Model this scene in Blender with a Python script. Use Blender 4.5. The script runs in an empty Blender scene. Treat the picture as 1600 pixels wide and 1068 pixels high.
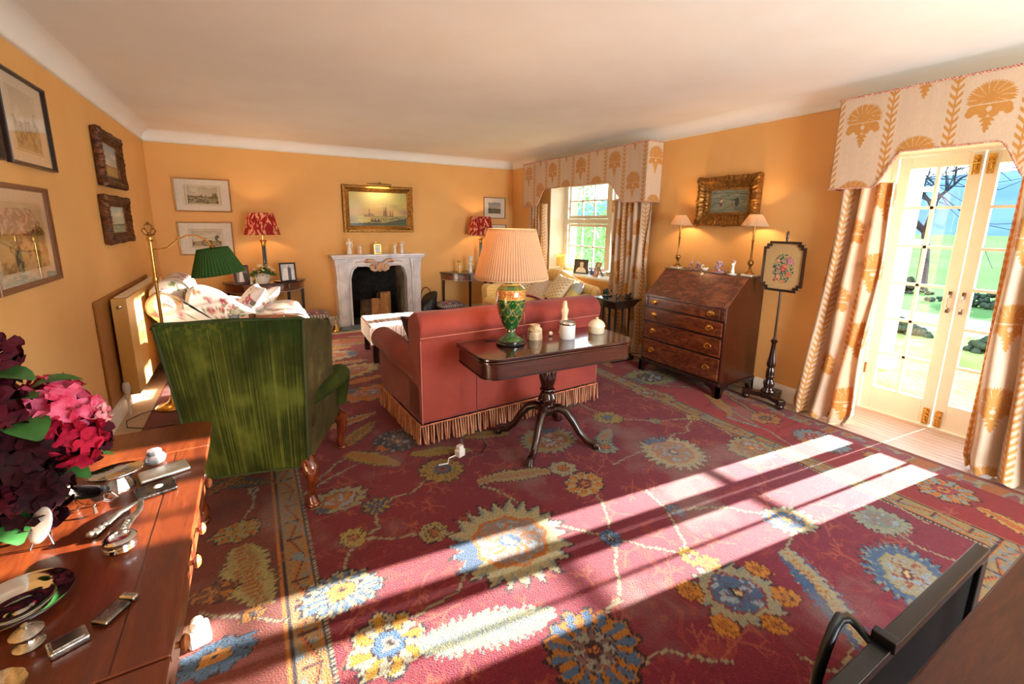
import bpy, bmesh, math, random
import numpy as np
from mathutils import Vector, Matrix
PI=math.pi
sc=bpy.context.scene
COL=bpy.context.collection
random.seed(7)

# ---------------------------------------------------------------- camera
def cam_axes(yaw,pitch,roll):
    cy,sy=math.cos(yaw),math.sin(yaw)
    f=Vector((sy,cy,0)); r=Vector((cy,-sy,0)); u=Vector((0,0,1))
    cp,sp=math.cos(pitch),math.sin(pitch)
    f,u=f*cp-u*sp,u*cp+f*sp
    cr,sr=math.cos(roll),math.sin(roll)
    r,u=r*cr+u*sr,u*cr-r*sr
    return r,u,f
r_,u_,f_=cam_axes(0.52462,0.196213,0.0119709)
cam=bpy.data.objects.new('camera',bpy.data.cameras.new('camera')); COL.objects.link(cam)
cam.matrix_world=Matrix(((r_.x,u_.x,-f_.x,0),(r_.y,u_.y,-f_.y,0),(r_.z,u_.z,-f_.z,1.5),(0,0,0,1)))
cam.data.sensor_width=36; cam.data.lens=36*700.49/1600; cam.data.shift_y=-46.9/1600
cam.data.clip_start=0.05; cam.data.clip_end=900
sc.camera=cam

# ---------------------------------------------------------------- world, sun, daylight, added fill
w=bpy.data.worlds.new('sky'); sc.world=w; w.use_nodes=True
nt=w.node_tree; nt.nodes.clear()
wo=nt.nodes.new('ShaderNodeOutputWorld'); bg=nt.nodes.new('ShaderNodeBackground')
tc=nt.nodes.new('ShaderNodeTexCoord'); sx=nt.nodes.new('ShaderNodeSeparateXYZ')
rp=nt.nodes.new('ShaderNodeValToRGB')
nt.links.new(tc.outputs['Generated'],sx.inputs[0]); nt.links.new(sx.outputs['Z'],rp.inputs[0])
rp.color_ramp.elements[0].position=0.0; rp.color_ramp.elements[0].color=(0.90,0.95,1.0,1)
rp.color_ramp.elements[1].position=0.6; rp.color_ramp.elements[1].color=(0.70,0.85,1.0,1)
nt.links.new(rp.outputs[0],bg.inputs[0]); bg.inputs[1].default_value=5.6
nt.links.new(bg.outputs[0],wo.inputs[0])
SUN_DIR=Vector((-1.0,0.088,-0.232)).normalized()
sl=bpy.data.lights.new('sun','SUN'); sl.energy=66.0; sl.angle=math.radians(0.6); sl.color=(1.0,0.94,0.86)
so=bpy.data.objects.new('sun',sl); COL.objects.link(so)
so.rotation_euler=SUN_DIR.to_track_quat('-Z','Y').to_euler(); so.location=(12,-1,6)
def portal(name,loc,rot,sx_,sy_):
    l=bpy.data.lights.new(name,'AREA'); l.shape='RECTANGLE'; l.size=sx_; l.size_y=sy_; l.cycles.is_portal=True
    o=bpy.data.objects.new(name,l); COL.objects.link(o); o.location=loc; o.rotation_euler=rot
# light portals in the openings guide the sky light (they emit nothing themselves)
portal('daylight_door',(4.46,1.163,1.05),(0,PI/2,0),2.1,1.0)
portal('daylight_window',(4.36,4.85,1.45),(0,PI/2,0),1.3,1.7)
rl=bpy.data.lights.new('added_fill_light','AREA'); rl.shape='RECTANGLE'; rl.size=1.9; rl.size_y=1.8; rl.energy=150; rl.color=(.82,.91,1.0)
ro=bpy.data.objects.new('added_fill_light',rl); COL.objects.link(ro); ro.location=(2.35,-1.96,1.25); ro.rotation_euler=(PI/2+.38,0,0)   # fill light added to brighten the room, set at an unseen rear opening
sc.view_settings.view_transform='Standard'; sc.view_settings.look='None'
sc.view_settings.exposure=0.5; sc.view_settings.gamma=1.0
try: sc.view_settings.use_curve_mapping=False
except Exception: pass
sc.cycles.max_bounces=8; sc.cycles.diffuse_bounces=5; sc.cycles.glossy_bounces=3; sc.cycles.transmission_bounces=6
sc.cycles.transparent_max_bounces=12; sc.cycles.caustics_reflective=False; sc.cycles.caustics_refractive=False
sc.cycles.sample_clamp_indirect=6.0
sc.cycles.use_denoising=True

# ---------------------------------------------------------------- colours and materials
def lin(v): return ((v+0.055)/1.055)**2.4 if v>0.04045 else v/12.92
def hx(s):
    s=s.lstrip('#'); return tuple(lin(int(s[i:i+2],16)/255) for i in (0,2,4))
def A(s): return np.array(hx(s),dtype=np.float64)
def rgba(c):
    if isinstance(c,str): c=hx(c)
    return (c[0],c[1],c[2],1)
def base(name):
    m=bpy.data.materials.new(name); m.use_nodes=True
    return m,m.node_tree,m.node_tree.nodes['Principled BSDF']
def link(nt,a,b): nt.links.new(a,b)
def coords(nt,scale=(1,1,1),rot=(0,0,0),kind='Object'):
    t=nt.nodes.new('ShaderNodeTexCoord'); mp=nt.nodes.new('ShaderNodeMapping')
    mp.inputs['Scale'].default_value=scale; mp.inputs['Rotation'].default_value=rot
    link(nt,t.outputs[kind],mp.inputs[0]); return mp.outputs[0]
def noise(nt,vec,scale,detail=3,rough=.5,dist=0):
    n=nt.nodes.new('ShaderNodeTexNoise'); n.inputs['Scale'].default_value=scale; n.inputs['Detail'].default_value=detail
    n.inputs['Roughness'].default_value=rough; n.inputs['Distortion'].default_value=dist
    link(nt,vec,n.inputs['Vector']); return n.outputs['Fac']
def ramp(nt,fac,stops):
    r=nt.nodes.new('ShaderNodeValToRGB'); e=r.color_ramp.elements
    while len(e)<len(stops): e.new(0.5)
    for k,(p,c) in enumerate(stops): e[k].position=p; e[k].color=rgba(c)
    link(nt,fac,r.inputs[0]); return r.outputs[0]
def bump(nt,bs,h,strength=.2,dist=.002):
    b=nt.nodes.new('ShaderNodeBump'); b.inputs['Strength'].default_value=strength; b.inputs['Distance'].default_value=dist
    link(nt,h,b.inputs['Height']); link(nt,b.outputs[0],bs.inputs['Normal'])
def setp(bs,rough=.5,metal=0,coat=0,sheen=0,spec=.5,trans=0,sub=0):
    bs.inputs['Roughness'].default_value=rough; bs.inputs['Metallic'].default_value=metal
    bs.inputs['Coat Weight'].default_value=coat; bs.inputs['Coat Roughness'].default_value=.08
    bs.inputs['Sheen Weight'].default_value=sheen; bs.inputs['Specular IOR Level'].default_value=spec
    bs.inputs['Transmission Weight'].default_value=trans
def mat(name,c,c2=None,rough=.5,metal=0,ns=8,bs_=0,bscale=200,coat=0,sheen=0,spec=.5,scale=(1,1,1),detail=3,lo=.35,hi=.65,trans=0,bdist=.002):
    m,nt,b=base(name); setp(b,rough,metal,coat,sheen,spec,trans)
    v=coords(nt,scale)
    if c2 is None: c2=tuple(x*.9 for x in (hx(c) if isinstance(c,str) else c))
    link(nt,ramp(nt,noise(nt,v,ns,detail),[(lo,c),(hi,c2)]),b.inputs['Base Color'])
    if bs_: bump(nt,b,noise(nt,coords(nt),bscale,2),bs_,bdist)
    return m
def wood(name,c1,c2,c3,grain=(1,14,14),ns=3,rough=.28,coat=.4,dist=1.2,rot=(0,0,0)):
    c1,c2,c3=[tuple(q*.55 for q in hx(c)) for c in (c1,c2,c3)]
    m,nt,b=base(name); setp(b,rough,0,coat)
    v=coords(nt,grain,rot)
    n1=noise(nt,v,ns,5,.6,dist); n2=noise(nt,coords(nt,tuple(g*4 for g in grain),rot),ns*3,3,.6)
    mx=nt.nodes.new('ShaderNodeMath'); mx.operation='MULTIPLY_ADD'; link(nt,n2,mx.inputs[0]); mx.inputs[1].default_value=.3
    ad=nt.nodes.new('ShaderNodeMath'); ad.operation='MULTIPLY'; link(nt,n1,ad.inputs[0]); ad.inputs[1].default_value=.8
    link(nt,ad.outputs[0],mx.inputs[2])
    link(nt,ramp(nt,mx.outputs[0],[(.34,c1),(.52,c2),(.72,c3)]),b.inputs['Base Color'])
    return m
def attr(name,rough=.8,metal=0,coat=0,sheen=0,bs_=0,bscale=300,bstretch=(1,1,1),transl=0,var=.12,vs=60,spec=.4,grain=None,bdist=.003):
    """colours laid on the mesh by the pattern functions, varied by noise"""
    m,nt,b=base(name); setp(b,rough,metal,coat,sheen,spec)
    a=nt.nodes.new('ShaderNodeAttribute'); a.attribute_name='Col'
    n=noise(nt,coords(nt,grain or (1,1,1)),vs,3,.6)
    mr=nt.nodes.new('ShaderNodeMapRange'); mr.inputs[3].default_value=1-var; mr.inputs[4].default_value=1+var
    mr.inputs[1].default_value=.3; mr.inputs[2].default_value=.7
    link(nt,n,mr.inputs[0])
    mu=nt.nodes.new('ShaderNodeVectorMath'); mu.operation='SCALE'
    link(nt,a.outputs['Color'],mu.inputs[0]); link(nt,mr.outputs[0],mu.inputs[3])
    link(nt,mu.outputs[0],b.inputs['Base Color'])
    if bs_: bump(nt,b,noise(nt,coords(nt,bstretch),bscale,2),bs_,bdist)
    if transl:
        t=nt.nodes.new('ShaderNodeBsdfTranslucent'); link(nt,mu.outputs[0],t.inputs[0])
        mx=nt.nodes.new('ShaderNodeMixShader'); mx.inputs[0].default_value=transl
        out=nt.nodes['Material Output']
        link(nt,b.outputs[0],mx.inputs[1]); link(nt,t.outputs[0],mx.inputs[2]); link(nt,mx.outputs[0],out.inputs[0])
    return m
def thin_glass(name,tint=(1,1,1),k=1.0):
    m=bpy.data.materials.new(name); m.use_nodes=True; nt=m.node_tree; nt.nodes.clear()
    o=nt.nodes.new('ShaderNodeOutputMaterial'); t=nt.nodes.new('ShaderNodeBsdfTransparent'); g=nt.nodes.new('ShaderNodeBsdfGlossy')
    t.inputs[0].default_value=(*tint,1); g.inputs['Roughness'].default_value=.0
    f0=nt.nodes.new('ShaderNodeLayerWeight'); f0.inputs[0].default_value=.5   # Schlick: same from either side
    p5=nt.nodes.new('ShaderNodeMath'); p5.operation='POWER'; p5.inputs[1].default_value=5; link(nt,f0.outputs['Facing'],p5.inputs[0])
    f=nt.nodes.new('ShaderNodeMath'); f.operation='MULTIPLY_ADD'; f.inputs[1].default_value=.96; f.inputs[2].default_value=.04; link(nt,p5.outputs[0],f.inputs[0])
    mm=nt.nodes.new('ShaderNodeMath'); mm.operation='MULTIPLY'; mm.inputs[1].default_value=k; mm.use_clamp=True
    mx=nt.nodes.new('ShaderNodeMixShader')
    link(nt,f.outputs[0],mm.inputs[0]); link(nt,mm.outputs[0],mx.inputs[0]); link(nt,t.outputs[0],mx.inputs[1]); link(nt,g.outputs[0],mx.inputs[2]); link(nt,mx.outputs[0],o.inputs[0])
    return m
def shade_mat(name,c,c2,transl=.45,ns=30):
    m,nt,b=base(name); setp(b,.85)
    v=coords(nt)
    col=ramp(nt,noise(nt,v,ns,2),[(.42,c),(.58,c2)])
    link(nt,col,b.inputs['Base Color'])
    t=nt.nodes.new('ShaderNodeBsdfTranslucent'); link(nt,col,t.inputs[0])
    mx=nt.nodes.new('ShaderNodeMixShader'); mx.inputs[0].default_value=transl
    link(nt,b.outputs[0],mx.inputs[1]); link(nt,t.outputs[0],mx.inputs[2]); link(nt,mx.outputs[0],nt.nodes['Material Output'].inputs[0])
    return m

WALLC='#e7b36c'
MT={}
MT['wall']=mat('apricot wall paint',WALLC,'#e4ae66',rough=.75,ns=3,bs_=.08,bscale=90)
MT['ceil']=mat('ceiling plaster','#f6f4ee','#f3efe7',rough=.9,ns=2,bs_=.05,bscale=60)
MT['white']=mat('white gloss paint','#efeadf','#e9e4d8',rough=.35,ns=4)
MT['whitewarm']=mat('cream trim paint','#ece2cf','#e6dbc6',rough=.45,ns=4)
MT['carpet']=mat('beige fitted carpet','#c9ae90','#bda183',rough=.95,ns=40,bs_=.5,bscale=500)
MT['glass']=thin_glass('window glass')
MT['picglass']=thin_glass('picture glass',k=1.9)
MT['brass']=mat('polished brass','#e6bc68','#d6a654',rough=.22,metal=1,ns=10)
MT['oldbrass']=mat('aged brass','#a98247','#8f6a35',rough=.32,metal=1,ns=14)
MT['gold']=mat('gilt','#a87632','#7a5120',rough=.4,metal=.75,ns=40,bs_=.4,bscale=120)
MT['darkgilt']=mat('dark carved gilt','#6f3f1a','#3a1f0c',rough=.42,metal=.55,ns=35,bs_=.6,bscale=90)
MT['silver']=mat('polished silver','#dcdcdc','#c9cacc',rough=.12,metal=1,ns=10)
MT['black']=mat('black iron','#141416','#1c1c1f',rough=.45,ns=20)
MT['ebony']=mat('black lacquered wood','#17110f','#241913',rough=.25,coat=.5)
MT['mahog']=wood('mahogany','#32120a','#4e1e0e','#682c14')
MT['mahogdark']=wood('dark mahogany','#1c0a06','#2e120a','#42200f')
MT['mahogflame']=wood('flame mahogany','#3a120a','#70301a','#b5683a',grain=(3,3,9),ns=2.2,dist=2.0)
MT['mahogtop']=wood('worn mahogany top','#5a2410','#783216','#94481f',grain=(10,1.2,10),ns=2.2,rough=.3,coat=.3)
MT['tabled']=wood('dark table top','#2a1008','#4a1e0e','#642e16',grain=(1.2,10,10),ns=2.2,rough=.4,coat=0)
MT['tabled'].node_tree.nodes['Principled BSDF'].inputs['Specular IOR Level'].default_value=.25
MT['oakplank']=wood('pale floor boards','#dcb09a','#ecc6b0','#f6dcc6',grain=(12,1,12),ns=3,rough=.45,coat=0,dist=.4)
MT['lawn']=mat('lawn','#6c7a50','#5a6a40',rough=.9,ns=2,bs_=.6,bscale=20,bdist=.05,spec=0)
MT['marble']=mat('veined white marble','#e4e2e2','#b9b8bc',rough=.3,ns=5,lo=.45,hi=.72,detail=8,coat=.2)
MT['slate']=mat('grey slate','#5d6a70','#4c565c',rough=.4,ns=10)
MT['porcelain']=mat('white porcelain','#efebe2','#e4dfd4',rough=.2,coat=.5)
MT['ivory']=mat('ivory glazed china','#e9dcc0','#dfcfae',rough=.3,coat=.4)
MT['plastic']=mat('white plastic','#ecebe6','#e2e0da',rough=.4)

# ---------------------------------------------------------------- mesh helpers
class MB:
    def __init__(s): s.v=[]; s.f=[]; s.wn=False
    def add(s,vs,fs):
        o=len(s.v); s.v+= [tuple(map(float,p)) for p in vs]; s.f+=[tuple(i+o for i in f) for f in fs]; return s
    def box(s,x0,x1,y0,y1,z0,z1,b=0):
        if b<=0:
            return s.add([(x0,y0,z0),(x1,y0,z0),(x1,y1,z0),(x0,y1,z0),(x0,y0,z1),(x1,y0,z1),(x1,y1,z1),(x0,y1,z1)],
             [(3,2,1,0),(4,5,6,7),(0,1,5,4),(1,2,6,5),(2,3,7,6),(3,0,4,7)])
        s.wn=True; bm=bmesh.new(); bmesh.ops.create_cube(bm,size=1)
        for v in bm.verts: v.co=((x0+x1)/2+v.co.x*(x1-x0),(y0+y1)/2+v.co.y*(y1-y0),(z0+z1)/2+v.co.z*(z1-z0))
        b=min(b,.49*min(x1-x0,y1-y0,z1-z0))
        bmesh.ops.bevel(bm,geom=bm.edges[:],offset=b,segments=3,profile=.5,affect='EDGES')
        bm.verts.index_update()
        s.add([v.co for v in bm.verts],[[v.index for v in f.verts] for f in bm.faces]); bm.free(); return s
    def lathe(s,prof,c=(0,0,0),n=24,a0=0,flute=0,nf=0,sx=1,sy=1,tw=0,caps=True):
        vs=[];fs=[];m=len(prof)
        for k,(r,z) in enumerate(prof):
            for i in range(n):
                a=a0+2*PI*i/n+tw*z; rr=max(r,1e-4)
                if flute and nf: rr*=1-flute*(.5+.5*math.cos(nf*a))
                vs.append((c[0]+rr*math.cos(a)*sx,c[1]+rr*math.sin(a)*sy,c[2]+z))
        for k in range(m-1):
            for i in range(n):
                j=(i+1)%n; fs.append((k*n+i,k*n+j,(k+1)*n+j,(k+1)*n+i))
        if caps: fs.append(tuple(range(n))[::-1]); fs.append(tuple((m-1)*n+i for i in range(n)))
        return s.add(vs,fs)
    def tube(s,pts,r,n=8,caps=True,flat=1.0):
        pts=[Vector(p) for p in pts]; k=len(pts)
        rs=r if isinstance(r,(list,tuple)) else [r]*k
        vs=[];fs=[];up=None
        for i,p in enumerate(pts):
            t=(pts[min(i+1,k-1)]-pts[max(i-1,0)]).normalized()
            if up is None:
                up=Vector((0,0,1)) if abs(t.z)<.9 else Vector((1,0,0))
            a=t.cross(up).normalized(); b=a.cross(t).normalized(); up=b
            for j in range(n):
                q=2*PI*j/n; vs.append(p+a*math.cos(q)*rs[i]*flat+b*math.sin(q)*rs[i])
        for i in range(k-1):
            for j in range(n):
                q=(j+1)%n; fs.append((i*n+j,i*n+q,(i+1)*n+q,(i+1)*n+j))
        if caps: fs.append(tuple(range(n))[::-1]); fs.append(tuple((k-1)*n+j for j in range(n)))
        return s.add(vs,fs)
    def ball(s,c,r,n=12,sx=1,sy=1,sz=1):
        m=max(5,n//2+1); pr=[(r*math.sin(PI*k/(m-1)),-r*math.cos(PI*k/(m-1))*sz) for k in range(m)]
        return s.lathe(pr,c,n,sx=sx,sy=sy)
    def prism(s,poly,axis,a,b):
        """polygon given in the two other axes, extruded along axis from a to b"""
        n=len(poly); vs=[]
        for t in (a,b):
            for (p,q) in poly:
                vs.append({'x':(t,p,q),'y':(p,t,q),'z':(p,q,t)}[axis])
        fs=[tuple(range(n))[::-1],tuple(range(n,2*n))]+[(i,(i+1)%n,n+(i+1)%n,n+i) for i in range(n)]
        return s.add(vs,fs)
    def xf(s,M,start=0):
        for i in range(start,len(s.v)): s.v[i]=tuple(M@Vector(s.v[i]))
        return s
def mesh_of(name,mb,m,smooth=50):
    me=bpy.data.meshes.new(name); me.from_pydata(mb.v,[],mb.f); me.update()
    bm=bmesh.new(); bm.from_mesh(me); bmesh.ops.recalc_face_normals(bm,faces=bm.faces[:]); bm.to_mesh(me); bm.free()
    if smooth:
        me.polygons.foreach_set('use_smooth',[True]*len(me.polygons))
        me.set_sharp_from_angle(angle=math.radians(smooth))
    me.materials.append(MT[m] if isinstance(m,str) else m)
    return me
def O(name,mb,m,parent=None,smooth=50,loc=None,rz=0,label=None,subs=0,bev=0):
    o=bpy.data.objects.new(name,mesh_of(name,mb,m,smooth)); COL.objects.link(o)
    if parent is not None: o.parent=parent
    if loc is not None: o.location=loc
    if rz: o.rotation_euler[2]=rz
    if label: o['label']=label
    if mb.wn:
        md=o.modifiers.new('w','WEIGHTED_NORMAL'); md.keep_sharp=True
    if bev:
        md=o.modifiers.new('b','BEVEL'); md.width=bev; md.segments=2; md.limit_method='ANGLE'; md.angle_limit=.6
    if subs:
        md=o.modifiers.new('s','SUBSURF'); md.levels=subs; md.render_levels=subs
    return o
def tag(o,label,cat,group=None,kind=None):
    o['label']=label; o['category']=cat
    if group: o['group']=group
    if kind: o['kind']=kind
    return o
def T(name,label,cat,loc=(0,0,0),rz=0,group=None):
    o=bpy.data.objects.new(name,None); COL.objects.link(o); o.empty_display_size=.05
    o.location=loc; o.rotation_euler[2]=rz
    return tag(o,label,cat,group)
def S(name,mb,m,parent=None,smooth=35):
    o=O(name,mb,m,parent,smooth)
    if parent is None: o['kind']='structure'
    return o
def copy_tree(o,parent=None):
    c=o.copy(); COL.objects.link(c)
    if parent is not None: c.parent=parent
    for ch in [x for x in bpy.data.objects if x.parent is o]: copy_tree(ch,c)
    return c
def grid(name,P,C,m,parent=None,closeu=False,thick=0,smooth=180,loc=None,rz=0,label=None):
    """P (nv,nu,3) points, C (nv,nu,3) linear colours"""
    P=np.asarray(P,dtype=np.float64); nv,nu=P.shape[:2]
    idx=np.arange(nv*nu).reshape(nv,nu)
    if closeu: nx=np.roll(idx,-1,axis=1); a=idx[:-1]; b=nx[:-1]; c=nx[1:]; d=idx[1:]
    else: a=idx[:-1,:-1]; b=idx[:-1,1:]; c=idx[1:,1:]; d=idx[1:,:-1]
    F=np.stack([a,b,c,d],-1).reshape(-1,4)
    me=bpy.data.meshes.new(name); me.vertices.add(nv*nu); me.vertices.foreach_set('co',P.reshape(-1))
    me.loops.add(F.size); me.loops.foreach_set('vertex_index',F.reshape(-1).astype(np.int32))
    me.polygons.add(len(F)); me.polygons.foreach_set('loop_start',np.arange(0,F.size,4,dtype=np.int32))
    me.update(calc_edges=True)
    me.polygons.foreach_set('use_smooth',np.ones(len(F),dtype=bool))
    if C is not None:
        ca=me.color_attributes.new('Col','FLOAT_COLOR','POINT')
        cc=np.ones((nv*nu,4),dtype=np.float32); cc[:,:3]=np.asarray(C).reshape(-1,3); ca.data.foreach_set('color',cc.reshape(-1))
    me.validate()
    me.materials.append(MT[m] if isinstance(m,str) else m)
    o=bpy.data.objects.new(name,me); COL.objects.link(o)
    if parent is not None: o.parent=parent
    if loc is not None: o.location=loc
    if rz: o.rotation_euler[2]=rz
    if label: o['label']=label
    if thick:
        md=o.modifiers.new('t','SOLIDIFY'); md.thickness=thick; md.offset=0
    return o
def h2(ix,iy,seed):
    n=(ix.astype(np.int64)*374761393+iy.astype(np.int64)*668265263+seed*982451653)&0x7fffffff
    n=((n^(n>>13))*1274126177)&0x7fffffff
    return ((n^(n>>16))&0xffff)/65535.0
def vn(x,y,seed=0):
    ix=np.floor(x); iy=np.floor(y); fx=x-ix; fy=y-iy; fx=fx*fx*(3-2*fx); fy=fy*fy*(3-2*fy)
    a=h2(ix,iy,seed); b=h2(ix+1,iy,seed); c=h2(ix,iy+1,seed); d=h2(ix+1,iy+1,seed)
    return a+(b-a)*fx+(c-a)*fy+(a-b-c+d)*fx*fy
def fbm(x,y,seed=0,o=4):
    s=0;a=.5
    for k in range(o): s=s+a*vn(x*2**k,y*2**k,seed+k); a*=.5
    return s/(1-.5**o)
def mixc(C,m,c):
    """blend colour c into C where m (0..1)"""
    m=np.clip(np.asarray(m,dtype=np.float64),0,1)[...,None]; return C*(1-m)+np.asarray(c)*m
MT['paint']=attr('painted picture',rough=.5,var=.10,vs=90,coat=.1)
MT['rugpile']=attr('hand knotted wool pile',rough=.95,sheen=.12,bs_=.9,bscale=150,bstretch=(1,2.2,1),var=.3,vs=210,spec=.15,grain=(1,.45,1),bdist=.004)
MT['damask']=attr('silk damask',rough=.55,sheen=.3,bs_=.25,bscale=160,bstretch=(3,3,.6),transl=.16,var=.07,vs=120,grain=(2,2,.3))
MT['print']=attr('printed cotton',rough=.85,sheen=.2,var=.05,vs=80,bs_=.15,bscale=300)
MT['velvetpink']=attr('rose velvet',rough=.85,sheen=.15,var=.10,vs=9,bs_=.25,bscale=350)
MT['enamel']=attr('green enamelled glass',rough=.08,coat=1,var=.12,vs=50,spec=.8)
MT['ceramicattr']=attr('painted china',rough=.25,coat=.5,var=.08,vs=60)

# ================================================================ THE ROOM
XL,XR,YF,YN,HC,ZC=-0.98,3.93,6.82,-2.0,2.386,2.50
DY0,DY1,DZ=0.66,1.67,2.05          # french door opening
WY0,WY1,WZ0,WZ1=4.02,5.68,0.80,2.12  # side window opening
XO=4.44
S('floor',MB().box(XL-.3,XO,YN-.3,YF+.8,-.2,0),'carpet')
S('wall_left',MB().box(XL-.25,XL,YN-.25,YF+.25,0,ZC+.05),'wall')
mb=MB().box(XL,1.10,YF,YF+.6,0,ZC+.05).box(2.12,XO,YF,YF+.6,0,ZC+.05).box(1.10,2.12,YF,YF+.6,.92,ZC+.05)
S('wall_far',mb,'wall')
mb=MB()
for a,b in ((YN-.25,DY0),(DY1,WY0),(WY1,YF)): mb.box(XR,XO,a,b,0,ZC+.05)
mb.box(XR,XO,DY0,DY1,DZ,ZC+.05).box(XR,XO,WY0,WY1,0,WZ0-.03).box(XR,XO,WY0,WY1,WZ1,ZC+.05)
S('wall_right',mb,'wall')
mb=MB().box(XL,1.35,YN-.25,YN,0,ZC+.05).box(3.35,XR,YN-.25,YN,0,ZC+.05).box(1.35,3.35,YN-.25,YN,0,.3).box(1.35,3.35,YN-.25,YN,2.2,ZC+.05)  # near wall, with an opening added for the fill light
S('wall_near',mb,'wall')
S('ceiling',MB().box(XL-.25,XO,YN-.25,YF+.6,ZC,ZC+.2),'ceil')
# coved cornice round the ceiling, with a fine bead below
def cove(L0,L1,axis,pos,sgn):
    R=.115; pts=[(pos,HC),(pos,ZC)]
    for k in range(9):
        a=PI/2*k/8; pts.append((pos+sgn*(R-R*math.sin(a)*1.0)if 0 else pos+sgn*R*(1-math.sin(a)),ZC-R*(1-math.cos(a))))
    poly=[(pos-sgn*.001,HC-.006),(pos-sgn*.001,ZC)]+[(pos+sgn*R*(1-math.sin(PI/2*k/8)),ZC-R*(1-math.cos(PI/2*k/8))) for k in range(9)]
    return poly
for k,(nm,ax,a,b,pos,sg) in enumerate((('trim_1','y',YN,YF,XL,1),('trim_2','x',XL,XR,YF,-1),('trim_3','y',YN,YF,XR,-1),('trim_4','x',XL,XR,YN,1))):
    poly=cove(a,b,ax,pos,sg)
    mb=MB().prism(poly,ax,a,b)
    S(nm,mb,'ceil',smooth=40)
    bd=MB().prism([(pos,HC-.016),(pos+sg*.014,HC-.012),(pos+sg*.014,HC+.002),(pos,HC+.006)],ax,a,b)
    S('trim_%d'%(5+k),bd,'white')
def skirting(nm,ax,a,b,pos,sg,h=.135):
    S(nm,MB().prism([(pos,0),(pos+sg*.02,0),(pos+sg*.02,h-.025),(pos+sg*.008,h),(pos,h)],ax,a,b),'white')
skirting('baseboard_left','y',YN,YF,XL,1); skirting('baseboard_far','x',XL,1.0,YF,-1); skirting('baseboard_far.001','x',2.2,XR,YF,-1)
skirting('baseboard_right','y',DY1+.0,YF,XR,-1); skirting('baseboard_right.001','y',YN,DY0,XR,-1)
# reveal linings (door and window), sill board
S('trim_9',MB().box(XR-.004,4.36,DY1-.012,DY1,0,DZ).box(XR-.004,4.36,DY0,DY0+.012,0,DZ).box(XR-.004,4.36,DY0,DY1,DZ-.012,DZ),'whitewarm')
S('trim_10',MB().box(XR-.004,4.19,WY1-.012,WY1,WZ0,WZ1).box(XR-.004,4.19,WY0,WY0+.012,WZ0,WZ1).box(XR-.004,4.19,WY0,WY1,WZ1-.012,WZ1),'whitewarm')
S('trim_11',MB().box(3.90,4.22,WY0+.001,WY1-.001,WZ0-.03,WZ0,.006),'white')
# boards at the threshold, long narrow pale planks running along the door
mb=MB()
x=3.745
while x<4.37:
    mb.box(x,min(x+.058,4.372),DY0-.35 if x<3.90 else DY0,DY1+.05 if x<3.90 else DY1,0.0,.008,.0015); x+=.061
S('floor_threshold',mb,'oakplank')

# ---- window frames
def casement(name,parent,x,y0,y1,z0,z1,st,cols,rows,zs,fw=.045,depth=.045,bar=.020):
    """one sash: stiles and rails, glazing bars, one pane sheet"""
    fr=MB()
    fr.box(x,x+depth,y0,y0+st,z0,z1,.004).box(x,x+depth,y1-st,y1,z0,z1,.004)
    fr.box(x,x+depth,y0+st,y1-st,z1-zs[1],z1,.004).box(x,x+depth,y0+st,y1-st,z0,z0+zs[0],.004)
    a,b,c,d=y0+st,y1-st,z0+zs[0],z1-zs[1]
    for i in range(1,cols):
        y=a+(b-a)*i/cols; fr.box(x+.008,x+depth-.008,y-bar/2,y+bar/2,c,d)
    for i in range(1,rows):
        z=c+(d-c)*i/rows; fr.box(x+.008,x+depth-.008,a,b,z-bar/2,z+bar/2)
    f=O(name,fr,'white',parent,30)
    O('pane',MB().add([(x+depth/2,a-.005,c-.005),(x+depth/2,b+.005,c-.005),(x+depth/2,b+.005,d+.005),(x+depth/2,a-.005,d+.005)],[(0,1,2,3)]),'glass',f,0)
    return f
d=T('door_1','white glazed french doors with brass bolts leading to the garden','door',(0,0,0))
d['kind']='structure'; del d['category']
O('door_frame',MB().box(4.335,4.43,DY0,.692,0,DZ).box(4.335,4.43,1.638,DY1,0,DZ).box(4.335,4.43,.692,1.638,2.022,DZ).box(4.345,4.43,.692,1.638,0,.014),'white',d)
for (y0,y1,sg) in ((1.166,1.634,1),(.696,1.160,-1)):
    lf=casement('door_leaf',d,4.375,y0,y1,.018,2.018,.072,2,6,(.19,.085),depth=.045)
    ye=y0+.034 if sg>0 else y1-.034
    for zc,zz in ((.085,.085),(1.93,1.93)):   # brass bolts at foot and head
        bm_=MB().box(4.368,4.375,ye-.02,ye+.02,zc-.065,zc+.065,.003).tube([(4.36,ye,zc-.06),(4.36,ye,zc+.06)],.007).box(4.352,4.37,ye-.014,ye+.014,zc-.055,zc-.035,.002).box(4.352,4.37,ye-.014,ye+.014,zc+.03,zc+.05,.002).tube([(4.35,ye-.02,zc+.01),(4.35,ye+.02,zc+.01)],.005)
        O('brass_bolt',bm_,'brass',lf)
    yh=ye+.0
    hd=MB().tube([(4.374,yh,1.02),(4.345,yh,1.02),(4.34,yh,1.0),(4.34,yh,.94),(4.345,yh,.92),(4.374,yh,.92)],.006).box(4.37,4.375,yh-.012,yh+.012,1.0,1.05,.002).box(4.37,4.375,yh-.012,yh+.012,.89,.93,.002)
    O('door_handle',hd,'silver',lf)
    yo=y1 if sg>0 else y0
    for zh in (.35,1.05,1.75): O('hinge',MB().tube([(4.37,yo,zh-.045),(4.37,yo,zh+.045)],.006),'oldbrass',lf)
wn=T('window_1','x','x'); 
for kk in ('label','category'): del wn[kk]
wn['kind']='structure'
WX=4.20
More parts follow.
